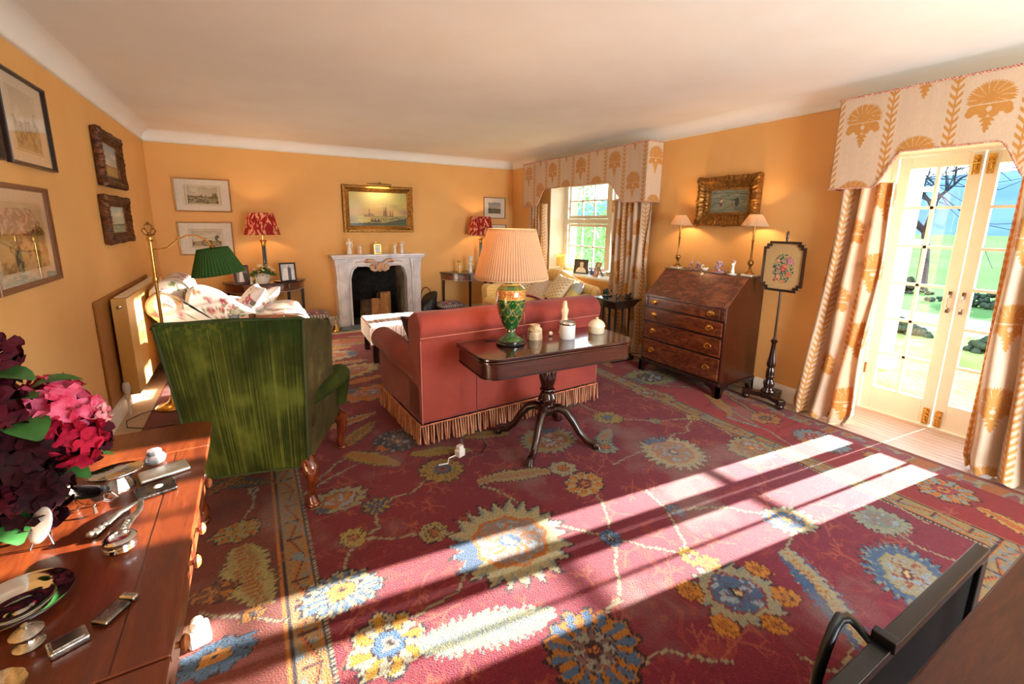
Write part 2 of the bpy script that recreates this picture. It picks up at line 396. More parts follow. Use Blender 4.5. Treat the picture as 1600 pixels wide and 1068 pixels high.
O('window_frame',MB().box(WX-.015,WX+.07,WY0+.012,WY0+.06,WZ0,WZ1).box(WX-.015,WX+.07,WY1-.10,WY1-.012,WZ0,WZ1).box(WX-.015,WX+.07,WY0+.06,WY1-.1,WZ0,WZ0+.04).box(WX-.015,WX+.07,WY0+.06,WY1-.1,WZ1-.05,WZ1)
  .box(WX-.015,WX+.07,4.62,4.69,WZ0+.04,WZ1-.05).box(WX-.014,WX+.069,WY0+.06,WY1-.1,1.50,1.565),'white',wn)
for a,b in ((4.695,WY1-.105),(WY0+.065,4.615)):
    fu=casement('sash',wn,WX,a,b,1.57,WZ1-.055,.045,3,2,(.045,.04))
    casement('sash',wn,WX,a,b,WZ0+.045,1.495,.045,3,2,(.045,.04))
    yc=(a+b)/2
    O('window_catch',MB().tube([(WX-.01,yc-.05,1.575),(WX-.03,yc-.03,1.58),(WX-.03,yc+.06,1.58)],.006),'oldbrass',fu)
rw=T('added_window','x','x')  # unseen rear window, added to account for the fill light
for kk in ('label','category'): del rw[kk]
rw['kind']='structure'
mb=MB().box(1.35,1.41,YN-.2,YN-.12,.3,2.2).box(3.29,3.35,YN-.2,YN-.12,.3,2.2).box(1.41,3.29,YN-.2,YN-.12,.3,.36).box(1.41,3.29,YN-.2,YN-.12,2.14,2.2)
for i in (1,2): mb.box(1.41+1.88*i/3-.02,1.41+1.88*i/3+.02,YN-.19,YN-.13,.36,2.14)
O('window_frame',mb,'white',rw)

# ================================================================ OUTSIDE
gm=MT['lawn']
# ground: lawn, gravel drive, fields
mb=MB().box(XO,9.6,-30,60,-.6,-.16); S('ground_lawn',mb,gm)
MT['gravel']=mat('drive gravel','#6f747c','#5c626c',rough=.9,ns=30,bs_=.6,bscale=90,spec=0)
S('ground_drive',MB().box(9.6,11.6,-30,60,-.6,-.17),'gravel')
MT['field']=mat('pale winter field','#44623e','#3a5834',rough=.95,ns=.15,spec=0)
S('ground_field',MB().box(11.6,170,-150,220,-.9,-.18),'field')
S('ground_rear',MB().box(-40,XO,-60,YN-.3,-.6,-.16),gm)
# hill
nx_,ny_=30,60
U,V=np.meshgrid(np.linspace(0,1,ny_),np.linspace(0,1,nx_))
X=150+V*260; Y=-260+U*560
Z=-1+27*np.sin(np.clip(V*1.5,0,1)*PI/2)**1.0*(.75+.5*fbm(Y*.006,X*.004,4))
MT['hill']=mat('distant wooded hill','#4c6884','#3f5c7a',rough=1,ns=.04,spec=0)  # blue of aerial haze is put into the base colour
o=grid('hill',np.stack([X,Y,Z],-1),None,'hill'); o['kind']='structure'
# bare trees
MT['bark']=mat('grey bark','#26303c','#1c242e',rough=.9,ns=9,spec=0)
MT['shrub']=mat('shrub foliage','#2c3c34','#22322c',rough=.9,ns=8,spec=0)
MT['ivy']=attr('ivy leaves',rough=.6,transl=.3,var=.2,vs=20)
def branch(mb,p,dv,L,r,depth,rnd,spread=.55):
    pts=[p]; q=p.copy(); dd=dv.copy()
    for k in range(3):
        dd=(dd+Vector((rnd.uniform(-.12,.12),rnd.uniform(-.12,.12),rnd.uniform(-.03,.1)))).normalized(); q=q+dd*L/3; pts.append(q.copy())
    mb.tube(pts,[r,r*.85,r*.72,r*.6],5,False)
    if depth==0: return
    for k in range(3 if depth>1 else 4):
        a=rnd.uniform(0,2*PI); ax=dd.orthogonal().normalized(); ax.rotate(Matrix.Rotation(a,3,dd))
        nd=(dd*(1-spread*.3)+ax*spread*rnd.uniform(.6,1.3)).normalized()
        branch(mb,pts[rnd.choice([1,2,3,3])],nd,L*rnd.uniform(.6,.85),r*.55,depth-1,rnd,spread)
def bare_tree(x,y,h,label,seed,r=.09,spread=.6,lean=(0,0),limbs=()):
    rnd=random.Random(seed); mb=MB()
    for (z,dx,dy,dz,L) in limbs: branch(mb,Vector((0,0,z)),Vector((dx,dy,dz)).normalized(),L,r*.24,3,rnd,.5)
    branch(mb,Vector((0,0,-.03)),Vector((lean[0],lean[1],1)).normalized(),h*.38,r,4,rnd,spread)
    t=O('bare_tree',mb,'bark',None,60,loc=(x,y,-.17)); tag(t,label,'tree','bare trees in the garden')
bare_tree(17.5,5.5,4.2,'small bare tree standing on the far lawn, seen through the left door leaf',3,.15)
bare_tree(14.2,1.9,2.4,'slim arching bare tree behind the right door leaf',11,.05,.8)
bare_tree(9.0,6.2,6.5,'large bare tree whose branches reach across the top panes of the doors',5,.13,.5,(.1,.1),((2.3,.1,-1,.13,1.9),(2.7,-.2,-1,.05,2.0),(2.6,.3,-1,.10,2.2),(3.0,.2,-1,.02,2.2)))
# low garden shrubs along the drive
def shrub(x,y,rx,ry,h,label,seed):
    rnd=random.Random(seed); mb=MB()
    for k in range(260):
        a=rnd.uniform(0,2*PI); q=rnd.uniform(0,1)**.5; z=rnd.uniform(0,1)
        px,py=math.cos(a)*q*rx*(1-z*.5),math.sin(a)*q*ry*(1-z*.5); s=rnd.uniform(.03,.07)
        mb.ball((px,py,h*z*(1-.5*q)+.02),s,6)
    t=O('garden_shrub',mb,'shrub',None,60,loc=(x,y,-.18)); tag(t,label,'shrub','low shrubs beside the drive')
shrub(9.0,3.25,.25,.75,.32,'low blue-green shrub at the near drive edge, seen low in the left door leaf',1)
shrub(8.6,1.6,.25,.6,.34,'low blue-green shrub at the near drive edge, seen in the right door leaf',2)
shrub(15.0,5.2,.5,.8,.5,'rounded shrub under the small bare tree',3)
shrub(13.6,2.9,.3,1.3,.4,'long low shrub across the drive behind the right door leaf',4)
# white posts and rails of the verandah outside
v=T('verandah_post','white verandah post with cross rails standing outside the left door leaf','post',(6.5,2.27,-.16))
O('post',MB().box(-.07,.07,-.07,.07,0,3.2,.01),'white',v)
O('rail',MB().box(-.03,.03,-.22,.32,2.05,2.10),'white',v); O('rail',MB().box(-.03,.03,-.22,.32,1.48,1.53),'white',v)
O('base_block',MB().box(-.11,.11,-.11,.11,0,.18,.01),'white',v)
# ivy hedge seen through the side window
rnd=random.Random(5); mb=MB(); 
for k in range(5200):
    y=rnd.uniform(-2.6,2.6); z=rnd.uniform(0,2.5+.5*math.sin(y*2.1)); x=rnd.uniform(-.35,.05)
    s=rnd.uniform(.03,.065); a=rnd.uniform(0,PI); n=Vector((rnd.gauss(-.6,.5),rnd.gauss(0,.5),rnd.gauss(.2,.5))).normalized()
    t1=n.orthogonal().normalized(); t1.rotate(Matrix.Rotation(a,3,n)); t2=n.cross(t1); c=Vector((x,y,z))
    mb.add([c-t1*s,c-t2*s*.6,c+t1*s,c+t2*s*.6],[(0,1,2,3)])
MT['ivyleaf']=mat('glossy ivy leaf','#5f9a4c','#3f7a38',rough=.5,ns=2)
h=O('ivy_hedge',mb,'ivyleaf',None,0,loc=(8.0,9.4,-.17)); tag(h,'tall green ivy hedge outside the side window','hedge')

# ================================================================ THE RUG
RX0,RX1,RY0,RY1=-.80,3.74,-.55,6.22
def rug_pattern(X,Y):
    # knots step the outlines a little
    q=.012; Xs=X+.5*q*(np.floor(Y/q)%2-.5); Ys=np.floor(Y/q)*q+q/2
    C=np.zeros(X.shape+(3,)); C[:]=A('#861424')
    ab=fbm(Y*2.3+fbm(X*1.1,Y*1.1,9)*1.5,X*.25,3)                      # abrash in bands
    C=mixc(C,(ab-.35)*1.6,A('#922232')); C=mixc(C,np.clip((.45-ab)*2,0,1),A('#5f141f'))
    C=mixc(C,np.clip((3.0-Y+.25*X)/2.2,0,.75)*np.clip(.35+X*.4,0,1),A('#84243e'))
    # coral sprigs over the field
    n1=vn(X*17+vn(X*5,Y*5,2)*4,Y*17+vn(X*5,Y*5,3)*4,21); n2=vn(X*6,Y*6,22)
    C=mixc(C,((np.abs(n1-.5)<.045)&(n2>.46))*.35,A('#b0503c'))
    n3=vn(X*27,Y*27,31); C=mixc(C,((n3>.80)&(vn(X*4,Y*4,33)>.5))*.7,A('#9c3c30'))
    Xs=Xs+.022*(fbm(X*9,Y*9,101,3)-.5)*2+.006*(vn(X*60,Y*60,103)-.5)*2; Ys=Ys+.022*(fbm(X*9,Y*9,102,3)-.5)*2
    def outline(m_out,m_in,c): return m_out&~m_in
    def loc(cx,cy,rot):
        c,s=math.cos(rot),math.sin(rot); dx,dy=Xs-cx,Ys-cy
        return dx*c+dy*s,-dx*s+dy*c
    def rr(cx,cy,rx,ry,rot=0,teeth=0,amp=.12,ph=0):
        u,v=loc(cx,cy,rot); r=np.hypot(u/rx,v/ry); t=np.arctan2(v/ry,u/rx)
        if teeth:
            sw=np.abs(((t/(2*PI)*teeth+ph)%1)*2-1); r=r/(1-amp+2*amp*sw)
        return r,t,u,v
    def palm(cx,cy,rx,ry,rot=0,c0='#b9ac84',c1='#8f6f72',line='#c9792b',core='#4b6a8c',twig='#cf7d2c',teeth=22,wedge='#4a6485',wa=2.2):
        nonlocal C
        r,t,u,v=rr(cx,cy,rx,ry,rot,teeth,.13)
        C=mixc(C,r<1.07,A('#3d1620')*1.0); C=mixc(C,r<1.0,A(c0))
        C=mixc(C,(r<1.0)&(r>.86)&(np.sin(t*teeth)>.3),A('#8e9c94'))
        if wedge: C=mixc(C,(r<.98)&(np.abs((t-wa+PI)%(2*PI)-PI)<.45)&(r>.3),A(wedge))
        r2,t2,_,_=rr(cx,cy,rx*.68,ry*.68,rot,9,.06)
        C=mixc(C,r2<1.0,A(line)); C=mixc(C,r2<.90,A(c1)); 
        C=mixc(C,(r2<.86)&(vn(X*45,Y*45,5)>.66),A('#9fb0bb'))
        k=np.abs(np.sin(t2*2.5+r2*2.2)); C=mixc(C,(r2<.74)&(r2>.12)&(k<.20),A(twig)); C=mixc(C,(r2<.60)&(r2>.2)&(np.abs(np.sin(t2*2.5+r2*2.2+1.2))<.13),A(twig))
        if core: C=mixc(C,r2<.26,A(core)); C=mixc(C,r2<.13,A('#d8c48a'))
    def rose(cx,cy,R,n,ca,cb,core='#4b6a8c',rot=0,ry=None,edge='#2c1420',c2='#c88434'):
        nonlocal C
        ry=ry or R
        r,t,u,v=rr(cx,cy,R,ry,rot,n,.10)
        C=mixc(C,r<1.06,A(edge)); s=np.sin(t*n/1.0+1.2)
        C=mixc(C,r<.98,A(ca)); C=mixc(C,(r<.92)&(s>0),A(cb)); C=mixc(C,(r<.95)&(np.abs(s)<.16)&(r>.35),A(edge))
        C=mixc(C,r<.42,A(edge)); C=mixc(C,r<.38,A(core)); C=mixc(C,r<.20,A(c2)); C=mixc(C,r<.09,A(edge))
    def leaf(ax,ay,bx,by,w,c0,c1,teeth=14,edge='#3a2a30',vein='#b8652c',bend=0):
        nonlocal C
        L=math.hypot(bx-ax,by-ay); u,v=loc(ax,ay,math.atan2(by-ay,bx-ax)); t=u/L; tt=np.clip(t,0,1)
        v=v-bend*np.sin(tt*PI)
        wd=w*np.sin(PI*np.clip(tt*.86+.10,0,1))**.7; sw=((tt*teeth)%1)
        wt=wd*(.72+.42*sw); ok=(t>0)&(t<1)
        C=mixc(C,ok&(np.abs(v)<wt*1.10+.004),A(edge)); C=mixc(C,ok&(np.abs(v)<wt),A(c0)); C=mixc(C,ok&(np.abs(v)<wt*.52),A(c1))
        C=mixc(C,ok&(np.abs(v)<wt*.42)&(((tt*teeth*1.5+np.abs(v)*26)%1)<.4),A(vein))
    def stem(pts,w=.006,c='#a99c7c'):
        nonlocal C
        for (ax,ay),(bx,by) in zip(pts[:-1],pts[1:]):
            L=math.hypot(bx-ax,by-ay); u,v=loc(ax,ay,math.atan2(by-ay,bx-ax))
            m=(u>-w)&(u<L+w)
            C=mixc(C,m&(np.abs(v)<w*1.7),A('#6d3a38')); C=mixc(C,m&(np.abs(v)<w),A(c))
    # --- borders
    bl=X<0; C[bl]=A('#7a3226'); C=mixc(C,bl*np.clip((ab-.4)*2,0,1),A('#a04a36'))
    br=(X>3.06); C[br]=A('#96191c'); C=mixc(C,br*(ab>.55)*.6,A('#b8333a'))
    bn=(Y<.42)&(X>0)&(X<3.06); C[bn]=A('#804632'); C=mixc(C,bn*(ab>.5)*.6,A('#8a4a40'))
    bf=(Y>5.55)&(X>0)&(X<3.0); C[bf]=A('#a0301f'); C=mixc(C,bf*(ab>.5)*.6,A('#c8702e'))
    # far field is a warmer red with broad lozenges
    def guard(d,s,c,w=.11):
        nonlocal C
        m=(d>0)&(d<w); C=mixc(C,m,A(c)); k=(s*7)%2; z=np.abs(((s*7)%2)-1)
        C=mixc(C,m&(np.abs(d-(.03+.05*z))<.006),A('#c0662c')); C=mixc(C,m&(np.abs(d-(.03+.05*z)-.008)<.003),A('#3b1c1c'))
        C=mixc(C,m&(np.abs(s*7-np.round(s*7))<.05)&(d>.02)&(d<.09),A('#5b2c24'))
        C=mixc(C,m&(vn(X*40,Y*40,8)>.72),A('#7f8d94'))
        C=mixc(C,(np.abs(d)<.006)|(np.abs(d-w)<.006),A('#2c1a22')); C=mixc(C,(np.abs(d+.012)<.005)|(np.abs(d-w+.012)<.004),A('#c57a30'))
        C=mixc(C,(np.abs(d-w-.014)<.007)&(((s*60)%1)<.5),A('#2a2430')); C=mixc(C,(np.abs(d-w-.014)<.007)&(((s*60)%1)>=.5),A('#b7ab8c'))
    lim=(Y>.44)&(Y<5.6)
    def guard_in(d,s,c,m2,w=.11):
        nonlocal C
        C0=C.copy(); guard(d,s,c,w); C=np.where(m2[...,None],C,C0)
    guard_in(X,Y,'#a5824f',(Y>.36)&(Y<5.66)); guard_in(3.06-X,Y,'#a28a55',(Y>.36)&(Y<5.66),.13)
    guard_in(Y-.36,X,'#a18a5e',(X>0)&(X<3.06)); guard_in(5.66-Y,X,'#ad8a4a',(X>0)&(X<3.06))
    # outer edge stripes
    m=X>3.56; C=mixc(C,m,A('#7f7f80')); k=vn(X*14,Y*20,41); C=mixc(C,m&(k>.58),A('#b0662c')); C=mixc(C,m&(k<.36),A('#96404a')); C=mixc(C,m&(np.abs(k-.47)<.05),A('#a89a70'))
    m=X>3.685; C=mixc(C,m,A('#8a3a28')); m=X<-.70; C=mixc(C,m,A('#8c2f22'))
    m=Y>6.02; C=mixc(C,m,A('#b02a2a'))
    # --- stems of the field
    S_=[[(1.14,1.84),(1.04,2.12)],[(1.20,1.62),(1.39,1.42)],[(1.39,1.41),(1.18,1.12),(1.02,1.08)],[(1.39,1.41),(1.62,1.14)],[(1.62,1.14),(1.80,1.44),(1.83,1.62)],[(1.80,1.44),(2.10,1.28),(2.29,1.06)],
        [(1.39,1.41),(1.55,1.66),(1.57,1.84)],[(.64,1.87),(.46,1.92),(.30,2.02)],[(.64,1.87),(.78,1.80)],[(.46,2.21),(.42,2.02),(.30,2.02)],[(.46,2.21),(.66,2.24),(.89,2.37)],
        [(.30,2.02),(.22,1.76)],[(.40,1.45),(.62,1.48),(.72,1.60)],[(1.05,.88),(1.17,.86),(1.32,.72)],[(2.29,1.02),(2.12,.98),(2.03,.94)],[(2.70,.78),(2.62,.66),(2.66,.52)],
        [(.89,2.37),(1.1,2.55),(1.2,2.8)],[(2.30,2.46),(2.59,2.23),(2.89,2.14)],[(2.89,2.14),(2.62,2.0),(2.46,2.02)],[(2.30,2.46),(2.28,2.75),(2.5,3.1)],[(1.86,1.9),(2.12,1.96),(2.2,1.88)],[(.9,2.9),(.6,2.75),(.3,2.62),(.12,2.5)],
        [(.43,2.84),(.2,2.6)],[(1.83,.55),(1.62,.52),(1.55,.62)],[(-.11,2.66),(-.13,2.5),(-.18,2.34)],[(.0,1.66),(-.18,1.78),(-.30,1.86)],
        [(3.30,2.1),(3.18,1.7),(3.10,1.5)],[(3.45,2.6),(3.25,2.75),(3.15,2.95)],[(2.96,.9),(2.88,.7)],[(2.95,1.9),(2.8,1.7)]]
    for p in S_: stem(p)
    # --- field motifs, from the window side to the hearth
    palm(.95,1.64,.27,.26,.5,c0='#bdb48c',c1='#a08a80',wa=2.6)
    palm(2.32,1.84,.21,.20,.3,c0='#bdb48c',c1='#a58a78',wa=1.2,wedge='#4f6f94')
    rose(1.57,1.84,.12,9,'#b9a678','#c8802c',core='#7a3040',rot=.5,ry=.10)
    palm(1.61,.91,.17,.15,-.5,c0='#a8a284',c1='#4f6d92',line='#8c3a44',core='#3a1826',twig='#6c4a5a',teeth=20,wedge=None)
    for a in (.2,1.3,2.5,3.6,4.7,5.6): rose(1.61+.185*math.cos(a)*1.1,.91+.165*math.sin(a),.05,7,'#c8802c','#cf8a30',core='#a8642a',edge='#5a2a20')
    rose(.93,1.0,.165,14,'#b4742c','#4d6a8c',core='#9c9a8c',rot=.2,c2='#c07a2c')
    rose(.93,1.0,.075,6,'#9a9888','#7a5a58',core='#3a1826',c2='#b8702c')
    leaf(2.04,.95,1.80,.52,.065,'#a9a488','#b0a27c',13,'#46648a','#b27a3c')
    leaf(1.98,.92,1.76,.52,.022,'#46648a','#46648a',13,'#3c5578','#46648a')
    palm(2.36,.60,.20,.15,.5,c0='#4d6b8e',c1='#a8a084',line='#a89c6c',core='#6a2a30',twig='#9a4a34',teeth=26,wedge=None)
    palm(2.70,.83,.12,.12,.2,c0='#9aa088',c1='#7e8a88',line='#8f9480',core=None,twig='#b06a4a',teeth=20,wedge='#a03c4a',wa=1.2)
    palm(2.29,1.07,.13,.10,-.3,c0='#b0a67c',c1='#4d6b8e',line='#c8862c',core='#c8a040',twig='#c8862c',teeth=16,wedge='#4a6485',wa=3.2)
    rose(1.39,1.41,.052,7,'#4f7090','#4a6a92',core='#3a2030',c2='#d8d0b0')
    rose(1.62,1.14,.055,8,'#cfa23c','#c8982c',core='#a33a48',c2='#c9a27a')
    rose(1.83,1.40,.045,7,'#4f7090','#5c7a98',core='#3a2030')
    rose(.89,2.37,.13,13,'#a98a3c','#b0923e',core='#47607e',rot=.3,c2='#a8502c')
    leaf(1.03,2.16,1.52,2.05,.06,'#b3a26c','#a8966a',16)
    rose(1.55,2.03,.08,8,'#a9a284','#b0a888',core='#b0602c')
    palm(1.68,2.38,.20,.17,.1,c0='#9c8c5c',c1='#8f5a34',line='#b06a2c',wa=1.0)
    leaf(1.90,2.12,2.18,2.30,.06,'#8c9180','#98947c',10); rose(1.96,2.12,.09,9,'#8c9488','#9aa090',core='#b0622c')
    rose(2.30,2.46,.11,13,'#b09c50','#a8984e',core='#5c7388',c2='#6a7a88')
    rose(2.59,2.23,.05,8,'#7a8a78','#8c967c',core='#b08a3c'); rose(2.89,2.14,.05,4,'#b8a468','#b8a468',core='#9a3038')
    rose(2.22,2.9,.08,10,'#5e7078','#6c7c7c',core='#a88a3c',ry=.13)
    rose(.46,2.21,.075,9,'#3f5f78','#b08a34',core='#4b6a7c'); rose(.30,2.02,.065,8,'#b8a24c','#bca95a',core='#9c4a34')
    rose(.64,1.87,.07,6,'#b0a06a','#a9985e',core='#8f5a3c')
    palm(.30,2.36,.14,.10,.1,c0='#a59a70',c1='#b8702c',line='#6a4a3a',core=None,twig='#a8947a',teeth=12,wedge='#47566a',wa=3.6)
    rose(.20,1.70,.15,16,'#b9b08c','#5a7896',core='#c79a40',ry=.11)
    rose(.30,1.38,.13,8,'#b8b096','#c8952f',core='#4c6f9c',c2='#a9a08a'); 
    leaf(.40,1.32,.90,1.20,.075,'#b9b998','#aab39c',15,'#7b8f8a','#8fa0a8')
    # left border
    leaf(-.18,2.22,-.08,1.78,.095,'#b0a468','#a8925c',13,'#5a4030','#a8602c'); 
    rose(-.18,2.33,.10,8,'#a8a06a','#b8742c',core='#a89a5c',ry=.075); leaf(-.32,2.28,-.55,2.1,.03,'#b08a3c','#a87a3c',6)
    leaf(-.34,2.86,.0,2.72,.05,'#4a5f62','#6a4a34',9,'#3a3a34','#a8843c'); leaf(-.45,2.70,-.05,2.94,.035,'#9a7a44','#7a4a30',8)
    rose(-.11,2.68,.03,5,'#b8ac7c','#b8ac7c'); rose(-.23,1.62,.12,10,'#4a6a88','#3f6080',core='#c8882c',ry=.07)
    rose(-.25,1.95,.09,5,'#b8742c','#6a3a24',core='#8a4a30',ry=.05); rose(-.12,1.76,.04,5,'#c8862c','#c8862c')
    rose(-.20,1.2,.16,9,'#a89a60','#4a6a88'); leaf(-.6,1.5,-.3,1.1,.07,'#b0a468','#a8602c',10)
    for k,y in enumerate((3.35,4.15,4.95,5.6)):
        rose(-.36,y,.17,10,'#a8904c','#4a6070',core='#a85a2c'); leaf(-.36,y+.2,-.15,y+.62,.07,'#a8904c','#8a5a34',9); 
    # around the green chair and the sofa
    leaf(.42,2.96,.68,3.26,.06,'#a88a34','#b0742c',12,'#2e3a3c','#5a5a34'); leaf(.42,2.86,.68,2.57,.065,'#a88a34','#b07a2c',14,'#3a3e34','#b07a2c')
    palm(.76,2.88,.17,.15,.4,c0='#33323e',c1='#3f3a48',line='#2c2630',core='#c06a28',twig='#b05a28',teeth=18,wedge='#c06a28',wa=3.3)
    leaf(.78,2.66,1.15,2.52,.06,'#a8903a','#a8903a',14,'#5a4a2a','#9a7a34'); leaf(1.15,2.75,1.5,2.6,.06,'#a8903a','#8c7c3a',10)
    # towards the hearth
    rnd=random.Random(12)
    pal=['#c7a452','#b9ac84','#cf7d2c','#c9b078']
    for (cx,cy,rx,ry) in ((.82,3.86,.30,.17),(.72,4.55,.34,.20),(.62,5.2,.32,.20),(1.5,3.95,.3,.2),(2.3,4.2,.3,.25),(1.6,5.2,.3,.2),(2.4,5.0,.3,.2),(.3,3.6,.2,.15),(.28,4.4,.16,.18)):
        palm(cx,cy,rx,ry,rnd.uniform(-.3,.3),c0=rnd.choice(pal),c1='#b86a4a',line='#cf7d2c',teeth=rnd.choice((14,18,22)),wa=rnd.uniform(0,6),core='#6a7f94')
    for (ax,ay,bx,by) in ((.35,3.3,.75,3.42),(1.05,4.3,.55,4.16),(.5,4.9,1.0,4.86),(.45,5.45,.95,5.5),(1.15,5.4,1.5,5.5),(2.0,3.5,2.5,3.7)): leaf(ax,ay,bx,by,.055,rnd.choice(pal),'#c8702c',12)
    leaf(.2,5.9,1.0,5.86,.06,'#c9a24a','#cf7d2c',16); leaf(1.0,5.98,1.8,5.8,.06,'#b9ac84','#cf7d2c',16); leaf(2.0,5.8,2.9,5.9,.06,'#c9a24a','#cf7d2c',16)
    # right hand border by the bureau
    palm(3.32,2.98,.20,.24,1.2,c0='#8f8a4c',c1='#3a2420',line='#b08a34',core='#2c1a1c',twig='#9a7a34',teeth=18,wedge='#4f6468',wa=2.0)
    leaf(3.42,2.42,3.18,2.0,.055,'#a88f3c','#b8742c',16,'#6a2a20','#c8802c',bend=.03); leaf(3.56,2.3,3.42,1.92,.03,'#2c2420','#a8863c',14,'#20181a')
    rose(3.40,1.86,.12,7,'#c8782c','#b88a3c',core='#3a2420',ry=.10); leaf(3.14,2.02,3.2,1.78,.022,'#a9a284','#8a94a8',3)
    palm(3.38,1.45,.17,.15,1.5,c0='#7f8f9c',c1='#8f3a4c',line='#c87a2c',core='#4a5f78',teeth=18,wedge='#c8702c',wa=1.5)
    leaf(3.5,1.2,3.2,1.0,.05,'#c8782c','#a9a284',9); rose(3.36,.78,.14,9,'#c8782c','#8f9a90',core='#a03a44'); leaf(3.30,.62,3.2,.3,.05,'#c8a04c','#c8702c',10); leaf(3.45,1.05,3.3,.86,.035,'#c8802c','#c8802c',6)
    palm(2.83,1.62,.16,.14,.5,c0='#a89c74',c1='#9a7a5c',line='#b86a34',core='#c8702c',teeth=14,wedge='#8a9090',wa=4.5)
    palm(3.0,2.66,.10,.2,.3,c0='#a08a4c',c1='#7a4a34',line='#b07a2c',core='#33323e',teeth=12,wedge=None)
    leaf(3.3,3.9,3.2,3.4,.06,'#a88f3c','#b8742c',12); palm(3.3,4.6,.2,.25,0,c0='#a89a5c')
    # near border
    for k,x in enumerate((.5,1.1,1.75,2.4,2.9)): rose(x,.16,.12,9,pal[k%4],'#4d6a8c'); leaf(x+.14,.2,x+.46,.12,.05,'#a9a070','#b8702c',9)
    # wear and knot-to-knot colour change
    n=vn(X*160,Y*260,61); C=C*(.84+.32*n[...,None])
    wv=fbm(X*3,Y*3,71); C=mixc(C,np.clip((wv-.62)*2.2,0,.35),A('#a99a8c'))
    g=C.mean(-1,keepdims=True); return np.clip((C*1.04-g*.04)*.50,0,1)
ys=np.concatenate([np.arange(RY0,2.5,.0066),np.arange(2.5,4.2,.010),np.arange(4.2,RY1,.016),[RY1]])
xs=np.concatenate([np.arange(RX0,RX1,.0070),[RX1]])
GX,GY=np.meshgrid(xs,ys)
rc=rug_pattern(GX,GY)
# little branching coral sprigs knotted between the flowers
rnd=random.Random(31); segs=[]
def sprig_at(x,y,a,L,d):
    x2,y2=x+math.cos(a)*L,y+math.sin(a)*L; segs.append((x,y,x2,y2))
    if d:
        for s in (-1,1):
            t=rnd.uniform(.45,.95); sprig_at(x+(x2-x)*t,y+(y2-y)*t,a+s*rnd.uniform(.6,1.0),L*rnd.uniform(.45,.65),d-1)
        if rnd.random()<.6: sprig_at(x2,y2,a+rnd.uniform(-.3,.3),L*.6,d-1)
yy=.5
while yy<5.6:
    xx=.12
    while xx<3.0:
        if rnd.random()<.72: sprig_at(xx+rnd.uniform(-.1,.1),yy+rnd.uniform(-.1,.1),rnd.choice([0,.8,1.57,2.4,3.1,4.0,4.7,5.5])+rnd.uniform(-.2,.2),rnd.uniform(.08,.13),2)
        xx+=.21
    yy+=.20
sc_=A('#a8553c'); fieldc=A('#84243e')
lum=rc.mean(-1)
for (ax,ay,bx,by) in segs:
    i0,i1=np.searchsorted(ys,[min(ay,by)-.01,max(ay,by)+.01]); j0,j1=np.searchsorted(xs,[min(ax,bx)-.01,max(ax,bx)+.01])
    if i1<=i0 or j1<=j0: continue
    X_=GX[i0:i1,j0:j1]; Y_=GY[i0:i1,j0:j1]; L=math.hypot(bx-ax,by-ay)+1e-6; ux,uy=(bx-ax)/L,(by-ay)/L
    u=(X_-ax)*ux+(Y_-ay)*uy; v=-(X_-ax)*uy+(Y_-ay)*ux
    m=(u>-.004)&(u<L+.004)&(np.abs(v)<.0050)&(rc[i0:i1,j0:j1,1]<.035)    # only on the red ground
    rc[i0:i1,j0:j1]=mixc(rc[i0:i1,j0:j1],m*.62,sc_*.62)
edge=np.minimum.reduce([GX-RX0,RX1-GX,GY-RY0,RY1-GY]); GZ=.012*np.clip(edge/.012,0,1)+.001+.0012*(fbm(GX*1.4,GY*1.4,4)-.5)*np.clip(edge/.1,0,1)
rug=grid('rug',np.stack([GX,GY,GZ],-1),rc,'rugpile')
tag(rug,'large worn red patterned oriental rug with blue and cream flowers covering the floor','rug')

# ================================================================ DAMASK: PELMETS AND CURTAINS
def damask(u,v,cream='#dcc3a6',gold='#c98a34'):
    """u along the cloth (m), v height (m)"""
    C=np.zeros(u.shape+(3,)); C[:]=A(cream); W=.31
    col=np.floor(u/W); a=(u-col*W)-W/2
    off=np.where(col%2==0,0,.25); b=((v-.02-off)%.5)-.25+.04
    r=np.hypot(a/.100,(b)/.088); t=np.arctan2(b,a)
    fan=(r<1.0+.07*np.sin(t*46))&(b>-.028-.25*np.abs(a)*.0)
    rib=np.abs(((t/PI*7+.5*r)%1)-.5)<.045
    m=fan&~(rib&(r>.3))
    # scrolled leaves below the fan
    for s in (-1,1):
        r1=np.hypot((a-s*.042)/.052,(b+.055)/.030); m=m|((r1<1)&(r1>.0)&(b<-.033))
        r2=np.hypot((a-s*.080)/.020,(b+.078)/.022); m=m|(r2<1)
        r3=np.hypot((a-s*.022)/.022,(b+.085)/.022); m=m|(r3<1)
    m=m&~(np.hypot(a/.012,(b+.06)/.014)<1)
    d=-b-.105; m=m|((d>0)&(d<.085)&(np.abs(a)<(.036-.38*np.abs(d-.0)*.9)*(.45+.75*((d*42)%1))))
    # vine stripe between the columns
    e=np.minimum(u-col*W,(col+1)*W-u); sg=np.where((u-col*W)<W/2,1,-1)
    vi=(e<.0045)|((e<.030)&(np.abs(((v*22-e*26)%1)-.5)<.24)&(e>.003))
    m=m|vi
    C=mixc(C,m*.95,A(gold))
    moire=fbm(u*30,v*3,7,3); C=C*(.94+.12*moire[...,None])
    return C
